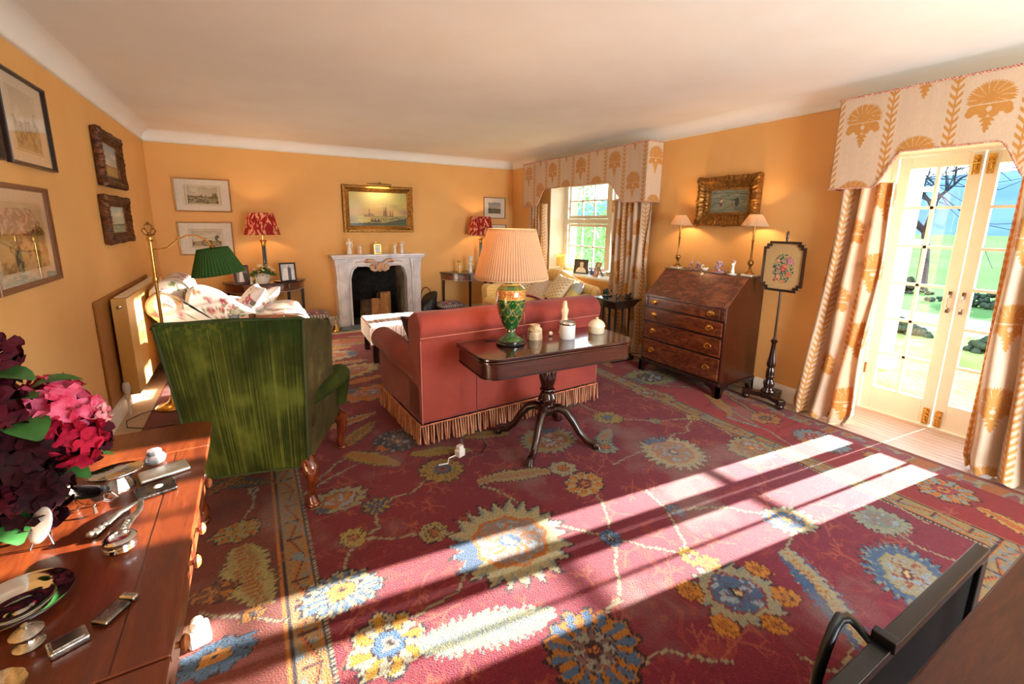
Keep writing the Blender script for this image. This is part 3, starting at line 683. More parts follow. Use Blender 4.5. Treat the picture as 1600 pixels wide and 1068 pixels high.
def rope(mb,pts,r=.009,pitch=.03):
    pts=[Vector(p) for p in pts]; out=[]
    for a,b in zip(pts[:-1],pts[1:]):
        n=max(1,int((b-a).length/.010))
        for i in range(n): out.append(a+(b-a)*i/n)
    out.append(pts[-1]); s=0; strands=[[],[]]
    for i,p in enumerate(out):
        t=(out[min(i+1,len(out)-1)]-out[max(i-1,0)]).normalized(); a=t.orthogonal().normalized(); b=t.cross(a)
        for k in (0,1):
            q=2*PI*s/pitch+PI*k; strands[k].append(p+(a*math.cos(q)+b*math.sin(q))*r*.5)
        if i+1<len(out): s+=(out[i+1]-p).length
    for st in strands: mb.tube(st,r*.62,5)
    return mb
MT['rope']=mat('twisted rope trim','#d9a992','#b77e66',rough=.7,ns=50)
def pelmet(label,xf,y0,y1,zb,zt,yo0,yo1,zo,ye0,ye1,u0=0):
    """box pelmet; y0<y1, opening between yo0..yo1 at height zo, shoulders end at ye0/ye1"""
    t=T('pelmet',label,'pelmet',(0,0,0),group=None)
    n=420; nz=150
    yv=np.linspace(y0,y1,n)
    def bottom(y):
        z=np.full(y.shape,zb)
        for (ya,yb,s) in ((ye0,yo0,1),(ye1,yo1,-1)):
            k=np.clip((y-ya)/(yb-ya),0,1)
            z=np.where((k>0)&(k<1),zb+(zo-zb)*(k**1.0*.35+.65*(1-np.cos(k*PI))/2),z) 
        z=np.where((y>yo0)&(y<yo1),zo,z); return z
    zbv=bottom(yv); s=np.linspace(0,1,nz)[:,None]
    Z=zt+(zbv[None,:]-zt)*s; Y=np.repeat(yv[None,:],nz,0); X=np.full(Z.shape,xf)
    C=damask(y1-Y+u0,Z+.0)
    grid('front_panel',np.stack([X,Y,Z],-1),C,'damask',t,thick=.016)
    for yy in (y0,y1):
        xx=np.linspace(xf,XR-.004,60); XX,ZZ=np.meshgrid(xx,np.linspace(zt,zb,120))
        grid('side_panel',np.stack([XX,np.full(XX.shape,yy),ZZ],-1),damask(XX-xf+.05,ZZ),'damask',t,thick=.016)
    O('top_board',MB().box(xf,XR-.004,y0,y1,zt-.03,zt-.012),'whitewarm',t)
    e=xf-.008
    O('rope_trim',rope(MB(),[(XR-.01,y0-.006,zt),(e,y0-.006,zt),(e,y1+.006,zt),(XR-.01,y1+.006,zt)]),'rope',t)
    ks=np.linspace(y0,y1,90); zz=bottom(ks)
    O('rope_trim',rope(MB(),[(XR-.01,y0-.006,zb),(e,y0-.006,zb)]+[(e,float(a),float(b)) for a,b in zip(ks,zz)]+[(e,y1+.006,zb),(XR-.01,y1+.006,zb)],.008),'rope',t)
    return t
pelmet('wide cream and gold damask pelmet over the side window beyond the bureau',3.72,3.59,6.11,1.742,2.365,4.19,5.53,1.982,3.90,5.76)
pelmet('cream and gold damask pelmet with rope edging over the glazed garden doors',3.72,.54,1.79,1.768,2.375,.94,1.39,1.985,.80,1.52,.0)
def curtain(label,y0,y1,yb0,yb1,xc,ztop,zbot,folds,depth=.05,seed=1,u0=0,flare=0,xb=None,swing=0):
    """y0..y1 at the top, yb0..yb1 at the floor; hangs around x=xc"""
    nu,nv=300,260
    u=np.linspace(0,1,nu)[None,:]; v=np.linspace(0,1,nv)[:,None]
    z=ztop+(zbot-ztop)*v
    k=v**1.6
    ya=y0+(yb0-y0)*k; yb=y1+(yb1-y1)*k
    ph=2*PI*folds*(u+.04*np.sin(5*u+seed)+.015*np.sin(3*v*PI+seed+u*7))
    dp=depth*(1+.35*v)*(.75+.5*vn(u*folds*1.0+seed*7+v*.3,v*.6,seed))
    Y=ya+(yb-ya)*(u+.035/folds*8*.25*np.sin(ph+1.0)); 
    X=xc+dp*np.sin(ph)+(0 if xb is None else (xb-xc)*k)
    X=X+.012*np.sin(v*11+u*9+seed)*v
    # gathered hem resting on the floor
    hem=np.clip((v-.955)/.045,0,1); X=X-flare*hem**1.4*(.6+.4*np.sin(ph)); Y=Y+(u-.5)*.05*hem
    Z=np.repeat(z,nu,1)+.0*u; Z=Z+hem*.02*np.sin(ph*1.3)**2
    X=np.minimum(X,XR-.006)
    L=(abs(y1-y0))*2.1
    C=damask(np.repeat(u*L+u0,nv,0),np.repeat(2.4-(2.4-z),nu,1))
    P=np.stack([X+0*Z,Y+0*Z,Z],-1)
    # lined cloth with a soft rolled hem: tuck the last rows inwards
    c=grid('curtain',P,C,'damask',None,thick=.008)
    tag(c,label,'curtain'); return c
curtain('left damask curtain of the glazed garden doors, nearest the needlework pole screen',1.77,1.43,1.90,1.46,3.835,1.80,.012,3.6,.048,1,.155,.03,3.80)
curtain('right damask curtain of the glazed garden doors, at the photo edge',.86,.56,.84,.40,3.835,1.80,.012,3.6,.05,2,.30,.04,3.79)
curtain('damask curtain at the far side of the side window, in the room corner',6.08,5.66,6.08,5.62,3.825,1.78,.012,5.0,.042,3,.1,0)
curtain('damask curtain at the near side of the side window, next to the bureau',4.16,3.62,4.16,3.60,3.825,1.78,.012,5.4,.045,4,.22,.0)

# ================================================================ PICTURES
def ring(mb,w,h,prof,n=1,carve=0,seed=0):
    """frame moulding: prof = [(inset from outer edge, depth)], lies in xz, front towards -y"""
    per=[]; hw,hh=w/2,h/2
    cs=[(-hw,-hh),(hw,-hh),(hw,hh),(-hw,hh)]
    for k in range(4):
        a,b=cs[k],cs[(k+1)%4]
        for i in range(n): per.append((a[0]+(b[0]-a[0])*i/n,a[1]+(b[1]-a[1])*i/n,i/n,k))
    vs=[];N=len(per);m=len(prof)
    for j,(ins,dep) in enumerate(prof):
        for i,(x,z,t,k) in enumerate(per):
            fx=(hw-ins)/hw; fz=(hh-ins)/hh
            o=0;dd=0
            if carve:
                L=(w if k%2==0 else h); s=t*L
                lob=abs(math.sin(s*PI/.048))+.9*abs(math.sin(s*PI/.017+j*1.3+k))+1.0*((math.sin(i*12.9898+j*78.233+seed)*43758.5453)%1)-.5; cor=max(0,1-min(t,1-t)*L/.07)
                mid=max(0,1-abs(t-.5)*L/.06)
                o=carve*(.35*lob+1.1*cor+.8*mid)*(1 if j<=2 else 0)*(0 if j==0 else .8)
                dd=carve*(.5*lob+.9*cor+.6*mid)*(1 if 0<j<m-1 else 0)
            vs.append((x*fx+ (o*(1 if x>0 else -1) if k%2==1 or t==0 else 0), -(dep+dd), z*fz+(o*(1 if z>0 else -1) if k%2==0 or t==0 else 0)))
    fs=[]
    for j in range(m-1):
        for i in range(N):
            q=(i+1)%N; fs.append((j*N+i,j*N+q,(j+1)*N+q,(j+1)*N+i))
    for i in range(N): q=(i+1)%N; fs.append((i,q,(m-1)*N+q,(m-1)*N+i)[::-1])
    return mb.add(vs,fs)
def canvas(name,w,h,fn,parent,y,nx=120,m='paint',cz=0,cx=0):
    nz=max(8,int(nx*h/w)); U,V=np.meshgrid(np.linspace(0,1,nx),np.linspace(0,1,nz))
    P=np.stack([cx+(U-.5)*w,np.full(U.shape,y),cz+(V-.5)*h],-1)
    return grid(name,P,fn(U,V),m,parent)
def sky_scene(U,V,top,mid,low,horizon,seed,land='#6b6040',fig='#3a2a1e',gold=None):
    C=np.zeros(U.shape+(3,)); C[:]=A(mid)
    C=mixc(C,(V-horizon)/(1-horizon)*.9,A(top)); cl=fbm(U*4,V*6,seed); C=mixc(C,((cl-.5)*2.4)*(V>horizon),A('#e8dcc4'))
    g=V<horizon; C[g]=A(low); C=mixc(C,g*np.clip(fbm(U*9,V*30,seed+3)-.4,0,1)*1.6,A(land))
    hz=horizon+.07*fbm(U*7,U*0,seed+5); C=mixc(C,(V<hz)&(V>horizon-.03),A(land))
    return C
def marine(U,V):
    C=np.zeros(U.shape+(3,)); C[:]=A('#b6a24e'); 
    d=np.hypot((U-.42)*1.3,(V-.82)); C=mixc(C,1-d*1.5,A('#e3cf8e')); C=mixc(C,(V-.55)*(.5+U)*.8,A('#9ba566'))
    C=mixc(C,np.clip(.9-np.abs(V-.42)*5,0,1)*.8,A('#cf9f5e'))
    cl=fbm(U*4,V*5,5); C=mixc(C,np.clip((U-.35)*1.6,0,1)*np.clip((cl-.35)*2.5,0,1)*(V>.3)*(V<.68),A('#8a7558'))
    sea=V<.30; C[sea]=A('#a08b44'); C=mixc(C,sea*np.clip((U-.3)*1.6,0,1),A('#4c4a2a')); C=mixc(C,sea*(fbm(U*5,V*40,8)>.55)*.5,A('#c9b25e')); C=mixc(C,sea*np.exp(-((U-.22)/.1)**2)*.7,A('#d8bf62'))
    C=mixc(C,(V>.27)&(V<.36+.02*np.sin(U*40))&(U>.24)&(U<.42),A('#957a52')); C=mixc(C,(np.abs(U-.335)<.012*np.clip((.56-V)*5,0,1))&(V>.3)&(V<.56),A('#7a6440'))
    for cx,w,h in ((.62,.035,.62),(.59,.02,.56),(.70,.02,.50),(.74,.018,.48)): C=mixc(C,(np.abs(U-cx)<w*np.clip((h-V)/(h-.28),0,1))&(V>.28),A('#7c5c38'))
    C=mixc(C,(V<.25)&(V<.07+.16*np.clip((U-.55)*2,0,1)+.04*fbm(U*12,V,9)),A('#3f4420'))
    C=mixc(C,(np.hypot((U-.44)/.10,(V-.15)/.035)<1)&(V<.16),A('#2a1c10'))
    for cx in (.38,.43,.49): C=mixc(C,np.hypot((U-cx)/.012,(V-.185)/.04)<1,A('#3a2514'))
    return C
def wash(fn=None,sky='#cfc3a0',land='#7c7048',seed=1,hz=.4):
    def f(U,V):
        C=sky_scene(U,V,'#b8ae92',sky,'#a09468',hz,seed,land)
        n=fbm(U*14,V*9,seed+20); C=mixc(C,(n>.55)&(V<hz+.18*fbm(U*5,U*0,seed+9)),A('#5a4a30')); C=mixc(C,(np.hypot((U-.87)/.09,(V-.5)/.22)<1)&(n>.42),A('#5f5f30'))
        C=mixc(C,(np.abs(U-.45)<.02)&(V>.35)&(V<.55),A('#6a4a34'))
        return C
    return f
def framed_print(label,w,h,loc,rz,pic,frame='#a8763a',fw=.016,mount='#e9e0cd',mw=.07,mh=.07,lines=True,tilt=0,matn=None,group=None,sx=None,name='framed_print'):
    t=T(name,label,'picture',loc,rz,group); t.rotation_euler=(0,0,rz)
    if tilt: t.rotation_euler[0]=0
    fm='frame '+frame
    if fm not in MT: MT[fm]=mat(fm,frame,None,rough=.35,metal=.3,ns=30)
    O('frame',ring(MB(),w,h,[(0,0),(0,.018),(.003,.024),(fw*.6,.022),(fw,.014),(fw,.004)]),matn or fm,t,30)
    def mf(U,V):
        C=np.zeros(U.shape+(3,)); C[:]=A(mount)
        if lines:
            x=np.minimum(U,1-U)*w; z=np.minimum(V,1-V)*h
            for q,c in ((.72,'#cdbb94'),(.80,'#b9a578'),(.90,'#d8c8a4')):
                C=mixc(C,((np.abs(x-mw*q)<.0025)&(z>mh*q))|((np.abs(z-mh*q)<.0025)&(x>mw*q)),A(c))
        return C
    canvas('mount',w-2*fw+.004,h-2*fw+.004,mf,t,-.005,160)
    canvas('print',w-2*mw,h-2*mh,pic,t,-.0065,150)
    O('glass',MB().add([(-w/2+fw,-.011,-h/2+fw),(w/2-fw,-.011,-h/2+fw),(w/2-fw,-.011,h/2-fw),(-w/2+fw,-.011,h/2-fw)],[(0,1,2,3)]),'picglass',t,0)
    return t
def ornate(label,w,h,loc,rz,pic,fw=.10,m='darkgilt',carve=.013,dep=.06,slip=None,name='gilt_framed_painting'):
    t=T(name,label,'picture',loc,rz)
    O('frame',ring(MB(),w,h,[(0,0),(0,dep*.5),(fw*.12,dep*.95),(fw*.4,dep),(fw*.62,dep*.55),(fw*.85,dep*.5),(fw,dep*.3),(fw,.006)],110,carve,seed=int(w*100)),m,t,50)
    if slip: O('slip',ring(MB(),w-2*fw+.01,h-2*fw+.01,[(0,.005),(0,.018),(slip,.014),(slip,.005)]),'gold',t,30)
    q=fw+(slip or 0)-.008
    canvas('canvas',w-2*q,h-2*q,pic,t,-.010,140)
    return t
L90,R90=PI/2,-PI/2
# left wall (fronts face +x)
framed_print('dark framed portrait-shaped print hanging high on the left wall',.60,.455,(XL+.004,3.45,1.985),L90,
   lambda U,V: wash(seed=4,sky='#c9bb9a',land='#b08c52',hz=.45)(U,V),frame='#2c1a12',fw=.018,mount='#ded2b8',mw=.14,mh=.085)
framed_print('dark framed print cut off by the photo edge, beside the high portrait-shaped print',.60,.455,(XL+.004,2.78,1.985),L90,
   wash(seed=8),frame='#2c1a12',fw=.018,mount='#ded2b8',mw=.14,mh=.085)
framed_print('large brown framed print under glass, lowest on the left wall, reflecting the red lamp',.76,.50,(XL+.004,3.14,1.405),L90,
   lambda U,V: wash(seed=14,sky='#c8b07c',land='#97823f',hz=.5)(U,V),frame='#7c5030',fw=.026,mount='#d9cdb2',mw=.10,mh=.085)
ornate('carved dark gilt framed seascape, upper of the two small paintings on the left wall',.72,.43,(XL+.006,5.03,1.965),L90,
   lambda U,V: sky_scene(U,V,'#7f94a8','#b9b49c','#a88a4c',.32,31,'#8a5a24'),fw=.085,carve=.008,dep=.05,slip=.010)
ornate('carved dark gilt framed harbour view, lower of the two small paintings on the left wall',.76,.375,(XL+.006,4.98,1.487),L90,
   lambda U,V: mixc(sky_scene(U,V,'#a4bab4','#c2c2a4','#8f9a7a',.30,44,'#5a5a3a'),((np.abs(U-.4)<.05*(.8-V))|(np.abs(U-.55)<.03*(.7-V)))&(V>.25),A('#8a5a34')),fw=.08,carve=.008,dep=.05,slip=.010)
# far wall (fronts face -y)
framed_print('gilt framed mounted landscape print, upper of the pair above the floral armchair',.585,.40,(-.460,YF-.004,1.786),0,wash(seed=51),frame='#b5803c',mw=.135,mh=.10)
framed_print('gilt framed mounted landscape print, lower of the pair, partly behind the green floor lamp',.575,.41,(-.473,YF-.004,1.263),0,wash(seed=61,sky='#d8c9a8',land='#a8703c',hz=.3),frame='#b5803c',mw=.135,mh=.11)
framed_print('small thin framed landscape print in the corner above the right red lamp',.405,.34,(3.58,YF-.004,1.738),0,
   lambda U,V: sky_scene(U,V,'#8f9490','#b4b09c','#6a6a52',.4,71,'#4a4a38'),frame='#8f6a44',fw=.010,mw=.085,mh=.08,lines=False)
framed_print('thin framed print below the small corner print, mostly behind lampshades',.405,.34,(3.60,YF-.004,1.30),0,wash(seed=81),frame='#8f6a44',fw=.010,mw=.085,mh=.08,lines=False)
pt=ornate('large gilt framed oil painting of boats at sunset above the fireplace',1.01,.655,(1.664,YF-.006,1.670),0,marine,fw=.085,m='gold',carve=.004,dep=.055,slip=.012)
pl=MB().tube([(-.17,-.10,.335),(.17,-.10,.335)],.020,12)
O('picture_light',pl,'oldbrass',pt); O('light_bracket',MB().tube([(0,-.0,.30),(.02,-.05,.38),(.06,-.09,.345)],.005),'oldbrass',pt)
l=bpy.data.lights.new('picture_light_bulb','AREA'); l.shape='RECTANGLE'; l.size=.30; l.size_y=.02; l.energy=1.0; l.color=(1,.72,.4)
lo=bpy.data.objects.new('picture_light_bulb',l); COL.objects.link(lo); lo.location=(1.664,YF-.115,1.98); lo.rotation_euler=(math.radians(38),0,0)
# right wall (fronts face -x)
def beach(U,V):
    C=np.zeros(U.shape+(3,)); C[:]=A('#6f7a66'); C=mixc(C,V>.72,A('#7c8878')); C=mixc(C,(V>.78+.05*np.sin(U*4))&(V<.86+.05*np.sin(U*4)),A('#55603f'))
    C=mixc(C,fbm(U*5,V*22,91)*1.2-.4,A('#a3a184')); C=mixc(C,(fbm(U*10,V*30,95)>.62)*.7,A('#4a5444'))
    for cx,cy,s,c in ((.30,.42,.8,'#5a3c34'),(.28,.62,.35,'#8f4a38'),(.72,.45,1.1,'#2e382e'),(.66,.55,.3,'#2a2a24'),(.60,.36,.6,'#7a5a44')):
        C=mixc(C,np.hypot((U-cx)/(.05*s),(V-cy)/(.18*s))<1,A(c))
    C=mixc(C,(np.hypot((U-.3)/.03,(V-.5)/.07)<1),A('#cdbba0'))
    return C
ornate('carved gilt framed beach painting above the bureau on the right wall',.62,.445,(XR-.006,2.735,1.722),R90,beach,fw=.10,m='gold',carve=.012,dep=.07,slip=.025)

# ================================================================ RADIATOR
t=T('radiator','yellow painted panel radiator under the left wall pictures','radiator',(XL,4.33,0))
p=MB().box(.035,.128,0,1.62,.15,.905,.004)
O('panel',p,mat('radiator paint','#dcae62','#d8a75a',rough=.4),t)
g=MB(); 
for k in range(5): g.box(.045,.115,.08+.30*k,.08+.30*k+.25,.9055,.912,.002)
O('top_grille',g,'whitewarm',t); O('bleed_cap',MB().lathe([(.0,0),(.014,0),(.014,.012),(.009,.014),(.0,.014)],(0,0,0),14).xf(Matrix.Translation((.08,.001,.845))@Matrix.Rotation(PI/2,4,'X')),'silver',t)
O('valve_head',MB().lathe([(.001,0),(.022,0),(.026,.02),(.026,.05),(.02,.075),(.001,.08)],(.055,-.035,.19),16,flute=.08,nf=12),'plastic',t)
O('pipe',MB().tube([(.055,-.035,0),(.055,-.035,.14)],.010).tube([(.055,-.035,.17),(.055,.01,.17)],.010).lathe([(.014,.13),(.017,.14),(.017,.19)],(.055,-.035,0),12),'whitewarm',t)
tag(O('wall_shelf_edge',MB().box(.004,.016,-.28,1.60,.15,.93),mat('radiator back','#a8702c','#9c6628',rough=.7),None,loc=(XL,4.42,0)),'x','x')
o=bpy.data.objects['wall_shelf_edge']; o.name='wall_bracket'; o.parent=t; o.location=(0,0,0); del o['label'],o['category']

# ================================================================ FIREPLACE
FY=6.62
fp=T('fireplace','white veined marble fireplace with a scrolled carved frieze and open grate','fireplace',(1.59,0,0))
def arch_z(x):   # opening top, shaped with a drop in the centre; x relative to centre
    a=abs(x)
    if a>.415: return .60
    z=.855-.17*max(0,(a-.33)/.085)**2.2 if a>.33 else .875-.02*math.cos((a-.18)/.15*PI)*0
    if a<.20: z=.80+.075*(1-math.cos(a/.20*PI))/2
    return z
xs_=[-.415+ .83*k/60 for k in range(61)]
poly=[(-.50,.985),(-.50,.0),(-.415,.0)]+[(x,arch_z(x)) for x in xs_]+[(.415,0),(.50,0),(.50,.985)]
# front slab built as strips so the arch stays clean
mb=MB()
mb.box(-.52,-.415,FY,YF,.0,.985).box(.415,.52,FY,YF,.0,.985)
vs=[];fs=[]
for yy in (FY+.0,YF):
    for x in xs_: vs+= [(x,yy,arch_z(x)),(x,yy,.985)]
n=len(xs_)
for i in range(n-1):
    a,b,c,d=2*i,2*i+1,2*i+3,2*i+2; fs.append((a,d,c,b)); o_=2*n; fs.append((a+o_,b+o_,c+o_,d+o_)); fs.append((a,a+o_,d+o_,d)); 
mb.add(vs,fs)
O('surround',mb,'marble',fp,30)
O('arch_moulding',MB().tube([(-.415,FY-.004,.01),(-.415,FY-.004,.6)]+[(x,FY-.004,arch_z(x)) for x in xs_]+[(.415,FY-.004,.6),(.415,FY-.004,.01)],.016,8),'marble',fp)
for s in (-1,1):  # splayed fluted jambs
    pr=[(.075,.0),(.075,.10),(.060,.12),(.058,.35),(.070,.60),(.064,.66),(.060,.72),(.072,.86),(.080,.93),(.085,.985)]
    m=MB()
    for (r,z),(r2,z2) in zip(pr[:-1],pr[1:]):
        x0=s*.535; m.add([(x0-r,FY-.05,z),(x0+r,FY-.05,z),(x0+r,YF,z),(x0-r,YF,z),(x0-r2,FY-.05-.0,z2),(x0+r2,FY-.05,z2),(x0+r2,YF,z2),(x0-r2,YF,z2)],[(0,1,5,4),(1,2,6,5),(2,3,7,6),(3,0,4,7),(3,2,1,0),(4,5,6,7)])
    m.box(s*.535-.035,s*.535+.035,FY-.062,FY-.048,.16,.62,.006).box(s*.535-.04,s*.535+.04,FY-.064,FY-.048,.68,.90,.006)
    O('jamb',m,'marble',fp,30)
sh=[(-.66,FY-.10),(-.50,FY-.10),(-.44,FY-.075),(-.12,FY-.075),(0,FY-.10),(.12,FY-.075),(.44,FY-.075),(.50,FY-.10),(.66,FY-.10),(.66,YF),(-.66,YF)]
m=MB().prism([(x,y) for x,y in sh],'z',1.0,1.035).prism([(x*.985,y+.012) for x,y in sh],'z',.975,1.0)
O('mantel_shelf',m,'marble',fp,30,bev=.006)
# carved centre: scrolls and shell
MT['marblestain']=mat('warm stained marble carving','#d9b795','#c28f63',rough=.35,ns=14)
m=MB()
for s in (-1,1):
    m.tube([(s*.02,FY-.03,.83),(s*.07,FY-.035,.80),(s*.12,FY-.035,.825),(s*.13,FY-.03,.87),(s*.10,FY-.03,.885),(s*.085,FY-.035,.865)],[.02,.022,.02,.016,.013,.010],8)
    m.tube([(s*.03,FY-.02,.90),(s*.10,FY-.03,.945),(s*.17,FY-.025,.95),(s*.21,FY-.02,.925),(s*.17,FY-.02,.91)],[.012,.02,.022,.014,.008],8)
    m.ball((s*.15,FY-.02,.93),.022,10); m.ball((s*.095,FY-.02,.85),.028,10)
for k in range(7):
    a=(k-3)*.32; m.tube([(0,FY-.02,.815),(math.sin(a)*.06,FY-.035,.815+.06*math.cos(a)),(math.sin(a)*.085,FY-.02,.83+.10*math.cos(a))],[.008,.014,.006],6)
m.ball((0,FY-.03,.80),.020,10)
O('frieze_carving',m,'marblestain',fp,60)
m=MB().tube([(x,FY-.012,arch_z(x)+.055) for x in xs_[6:-6]],.006,6)
O('frieze_line',m,'marblestain',fp)
# fire chamber
MT['soot']=mat('sooty brick','#141210','#2c2824',rough=.95,ns=12,bs_=.6,bscale=25,bdist=.01)
MT['brick']=mat('pale old fire brick','#5a5048','#8a7c68',rough=.95,ns=9,bs_=.6,bscale=25,bdist=.01)
m=MB().box(-.42,.42,YF+.42,YF+.46,0,.92).box(-.46,-.40,YF,YF+.46,0,.92).box(-.42,.42,YF+.0,YF+.46,.915,.94)
O('firebox',m,'soot',fp); O('firebox_brick_side',MB().box(.40,.46,YF-.02,YF+.46,0,.92),'brick',fp)
O('hearth_floor',MB().box(-.415,.415,FY+.0,YF+.42,.0,.05),'soot',fp)
tag(O('hearth_slab',MB().box(-.60,.62,6.36,FY-.0,0,.022,.004),'slate',None,loc=(1.59,0,0)),'grey slate hearth slab lying in front of the marble fireplace','hearth')
# logs standing in the grate
MT['bark2']=mat('split firewood bark','#6a4c30','#3a281a',rough=.95,ns=16,bs_=.8,bscale=30,bdist=.01)
MT['splitwood']=mat('split firewood face','#b5814c','#8f5c30',rough=.85,ns=10,scale=(6,6,1),bs_=.3,bscale=60)
def log(x,y,r,h,tl,label,m,rz,sh_='halfround'):
    rnd=random.Random(int(x*1000)); poly=[]
    if sh_=='halfround':
        for k in range(9): a=PI*k/8; poly.append((r*math.cos(a)*rnd.uniform(.92,1.05),r*math.sin(a)*rnd.uniform(.9,1.05)))
    else: poly=[(-r,-r*.2),(r*.9,-r*.5),(r*.5,r*.9)]
    mm=MB().prism(poly,'z',0,h); 
    for i,v in enumerate(mm.v):
        if v[2]>0: mm.v[i]=(v[0]*.92+rnd.uniform(-.006,.006),v[1]*.92+tl,v[2]+rnd.uniform(-.012,.012))
    o=O('firewood_log',mm,m,None,25,loc=(x,y,.05),rz=rz); tag(o,label,'log','firewood logs in the grate')
log(1.42,6.86,.085,.30,.02,'dark bark-covered log, leftmost in the grate','bark2',PI)
log(1.56,6.82,.075,.31,.02,'pale orange split log in the middle of the grate','splitwood',.2,'w')
log(1.70,6.84,.09,.40,.02,'tallest split log, rightmost in the grate','splitwood',PI*1.1)
log(1.64,6.93,.07,.36,.01,'brown log leaning behind the tallest split log','bark2',.6,'w')
# brass bell shaped companion piece
b=MB().lathe([(.055,0),(.058,.01),(.045,.03),(.03,.06),(.018,.085),(.008,.10),(.006,.12),(.012,.13),(.006,.14),(.006,.19),(.010,.20),(.001,.215)],(0,0,0),20)
tag(O('brass_bell',b,'brass',None,loc=(.915,6.42,.0)),'small polished brass bell on the floor at the left of the hearth','bell')
# black coal scuttle
c=T('coal_scuttle','black coal scuttle standing to the right of the fireplace','scuttle',(2.30,6.67,0),.3)
m=MB()
vs=[];fs=[];n=20
for k,(z,rx,ry,cx) in enumerate(((0.0,.07,.09,0),(.02,.08,.10,0),(.10,.12,.13,.01),(.22,.14,.14,.03),(.32,.13,.13,.06),(.36,.11,.13,.08))):
    for i in range(n):
        a=2*PI*i/n; vs.append((cx+rx*math.cos(a),ry*math.sin(a),z+(.06*math.cos(a) if k>3 else 0)))
for k in range(5):
    for i in range(n): j=(i+1)%n; fs.append((k*n+i,k*n+j,(k+1)*n+j,(k+1)*n+i))
fs.append(tuple(range(n))[::-1]); fs.append(tuple(range(5*n,6*n)))
O('bucket',MB().add(vs,fs),'black',c,50); O('handle',MB().tube([(-.10,0,.34)]+[(-.10*math.cos(a*PI/8),0,.34+.16*math.sin(a*PI/8)) for a in range(1,8)]+[(.12,0,.34)],.008),'black',c)
# mantel figurines and clock
def figure_mb(h,style=0):
    """draped standing figure: plinth, robe, torso, arms, head"""
    m=MB(); s=h
    m.lathe([(.17*s,0),(.18*s,.03*s),(.15*s,.05*s)],(0,0,0),14)
    m.lathe([(.14*s,.045*s),(.145*s,.12*s),(.115*s,.30*s),(.095*s,.45*s),(.085*s,.55*s),(.115*s,.66*s),(.12*s,.73*s),(.075*s,.78*s),(.035*s,.80*s),(.034*s,.83*s)],(0,0,0),16,flute=.16 if style!=2 else .05,nf=7)
    m.ball((0,-.005*s,.89*s),.062*s,12,sz=1.2)
    if style==0: arms=[[(-.11,0,.73),(-.17,-.03,.60),(-.08,-.11,.58)],[(.11,0,.73),(.18,-.02,.58),(.14,-.03,.42)]]
    elif style==3: arms=[]
    elif style==1: arms=[[(-.11,0,.73),(-.20,-.05,.66),(-.24,-.08,.78)],[(.11,0,.73),(.17,-.06,.60),(.06,-.13,.62)]]
    else: arms=[[(-.10,0,.72),(-.16,-.08,.62),(-.10,-.15,.66)],[(.10,0,.72),(.20,-.02,.80),(.22,-.02,.95)]]
    if style==3: arms=[]; m.lathe([(.085*s,.62*s),(.10*s,.74*s),(.075*s,.86*s),(.070*s,.93*s),(.045*s,.985*s),(.001*s,1.0*s)],(0,.01*s,0),14,flute=.1,nf=6)
    for a in arms: m.tube([tuple(q*s for q in p) for p in a],[.036*s,.030*s,.022*s],7); m.ball(tuple(q*s for q in a[-1]),.026*s,7)
    return m
def figurine(label,h,loc,style=0,m='porcelain',rz=0,group=None,cat='figurine',name='figurine'):
    return tag(O(name,figure_mb(h,style),m,None,60,loc=loc,rz=rz),label,cat,group)
gz=1.035
figurine('tall white porcelain lady, leftmost on the mantelpiece',.235,(1.190,6.63,gz),0,group='mantel figurines')
figurine('small white porcelain child beside the tall lady on the mantelpiece',.14,(1.335,6.63,gz),1,group='mantel figurines')
figurine('small white porcelain child right of the carriage clock on the mantelpiece',.15,(1.83,6.63,gz),2,group='mantel figurines')
figurine('white porcelain figure with raised arm, rightmost on the mantelpiece',.185,(1.935,6.63,gz),2,group='mantel figurines',rz=.3)
ck=T('carriage_clock','brass carriage clock with a white dial in the middle of the mantelpiece','clock',(1.572,6.63,gz))
m=MB().box(-.05,.05,-.04,.04,0,.015,.003).box(-.05,.05,-.04,.04,.125,.142,.003)
for a in (-1,1):
    for b in (-1,1): m.box(a*.043-.006,a*.043+.006,b*.033-.006,b*.033+.006,.012,.13)
O('case',m,'brass',ck); O('handle',MB().tube([(-.035,0,.14),(-.035,0,.168),(.035,0,.168),(.035,0,.14)],.0045),'brass',ck)
def dial(U,V):
    C=np.zeros(U.shape+(3,)); C[:]=A('#f0ece0'); r=np.hypot(U-.5,(V-.5)*1.3); C=mixc(C,(np.abs(r-.34)<.03),A('#b9c0cc')); C=mixc(C,(r<.27)&(r>.22)&(np.sin(np.arctan2(V-.5,U-.5)*12)>.3),A('#3a4a70'))
    C=mixc(C,((np.abs(U-.5)<.015)&(V>.5)&(V<.68))|((np.abs(V-.5-(U-.5)*.4)<.015)&(U>.5)&(U<.65)),A('#22262e')); return C
canvas('dial',.072,.10,dial,ck,-.036,50,'ceramicattr',cz=.07); O('glass_front',MB().add([(-.038,-.038,.016),(.038,-.038,.016),(.038,-.038,.124),(-.038,-.038,.124)],[(0,1,2,3)]),'picglass',ck,0)
O('side_glass',MB().box(-.047,-.045,-.03,.03,.016,.124).box(.045,.047,-.03,.03,.016,.124).box(-.04,.04,.036,.038,.016,.124),'ivory',ck,0)

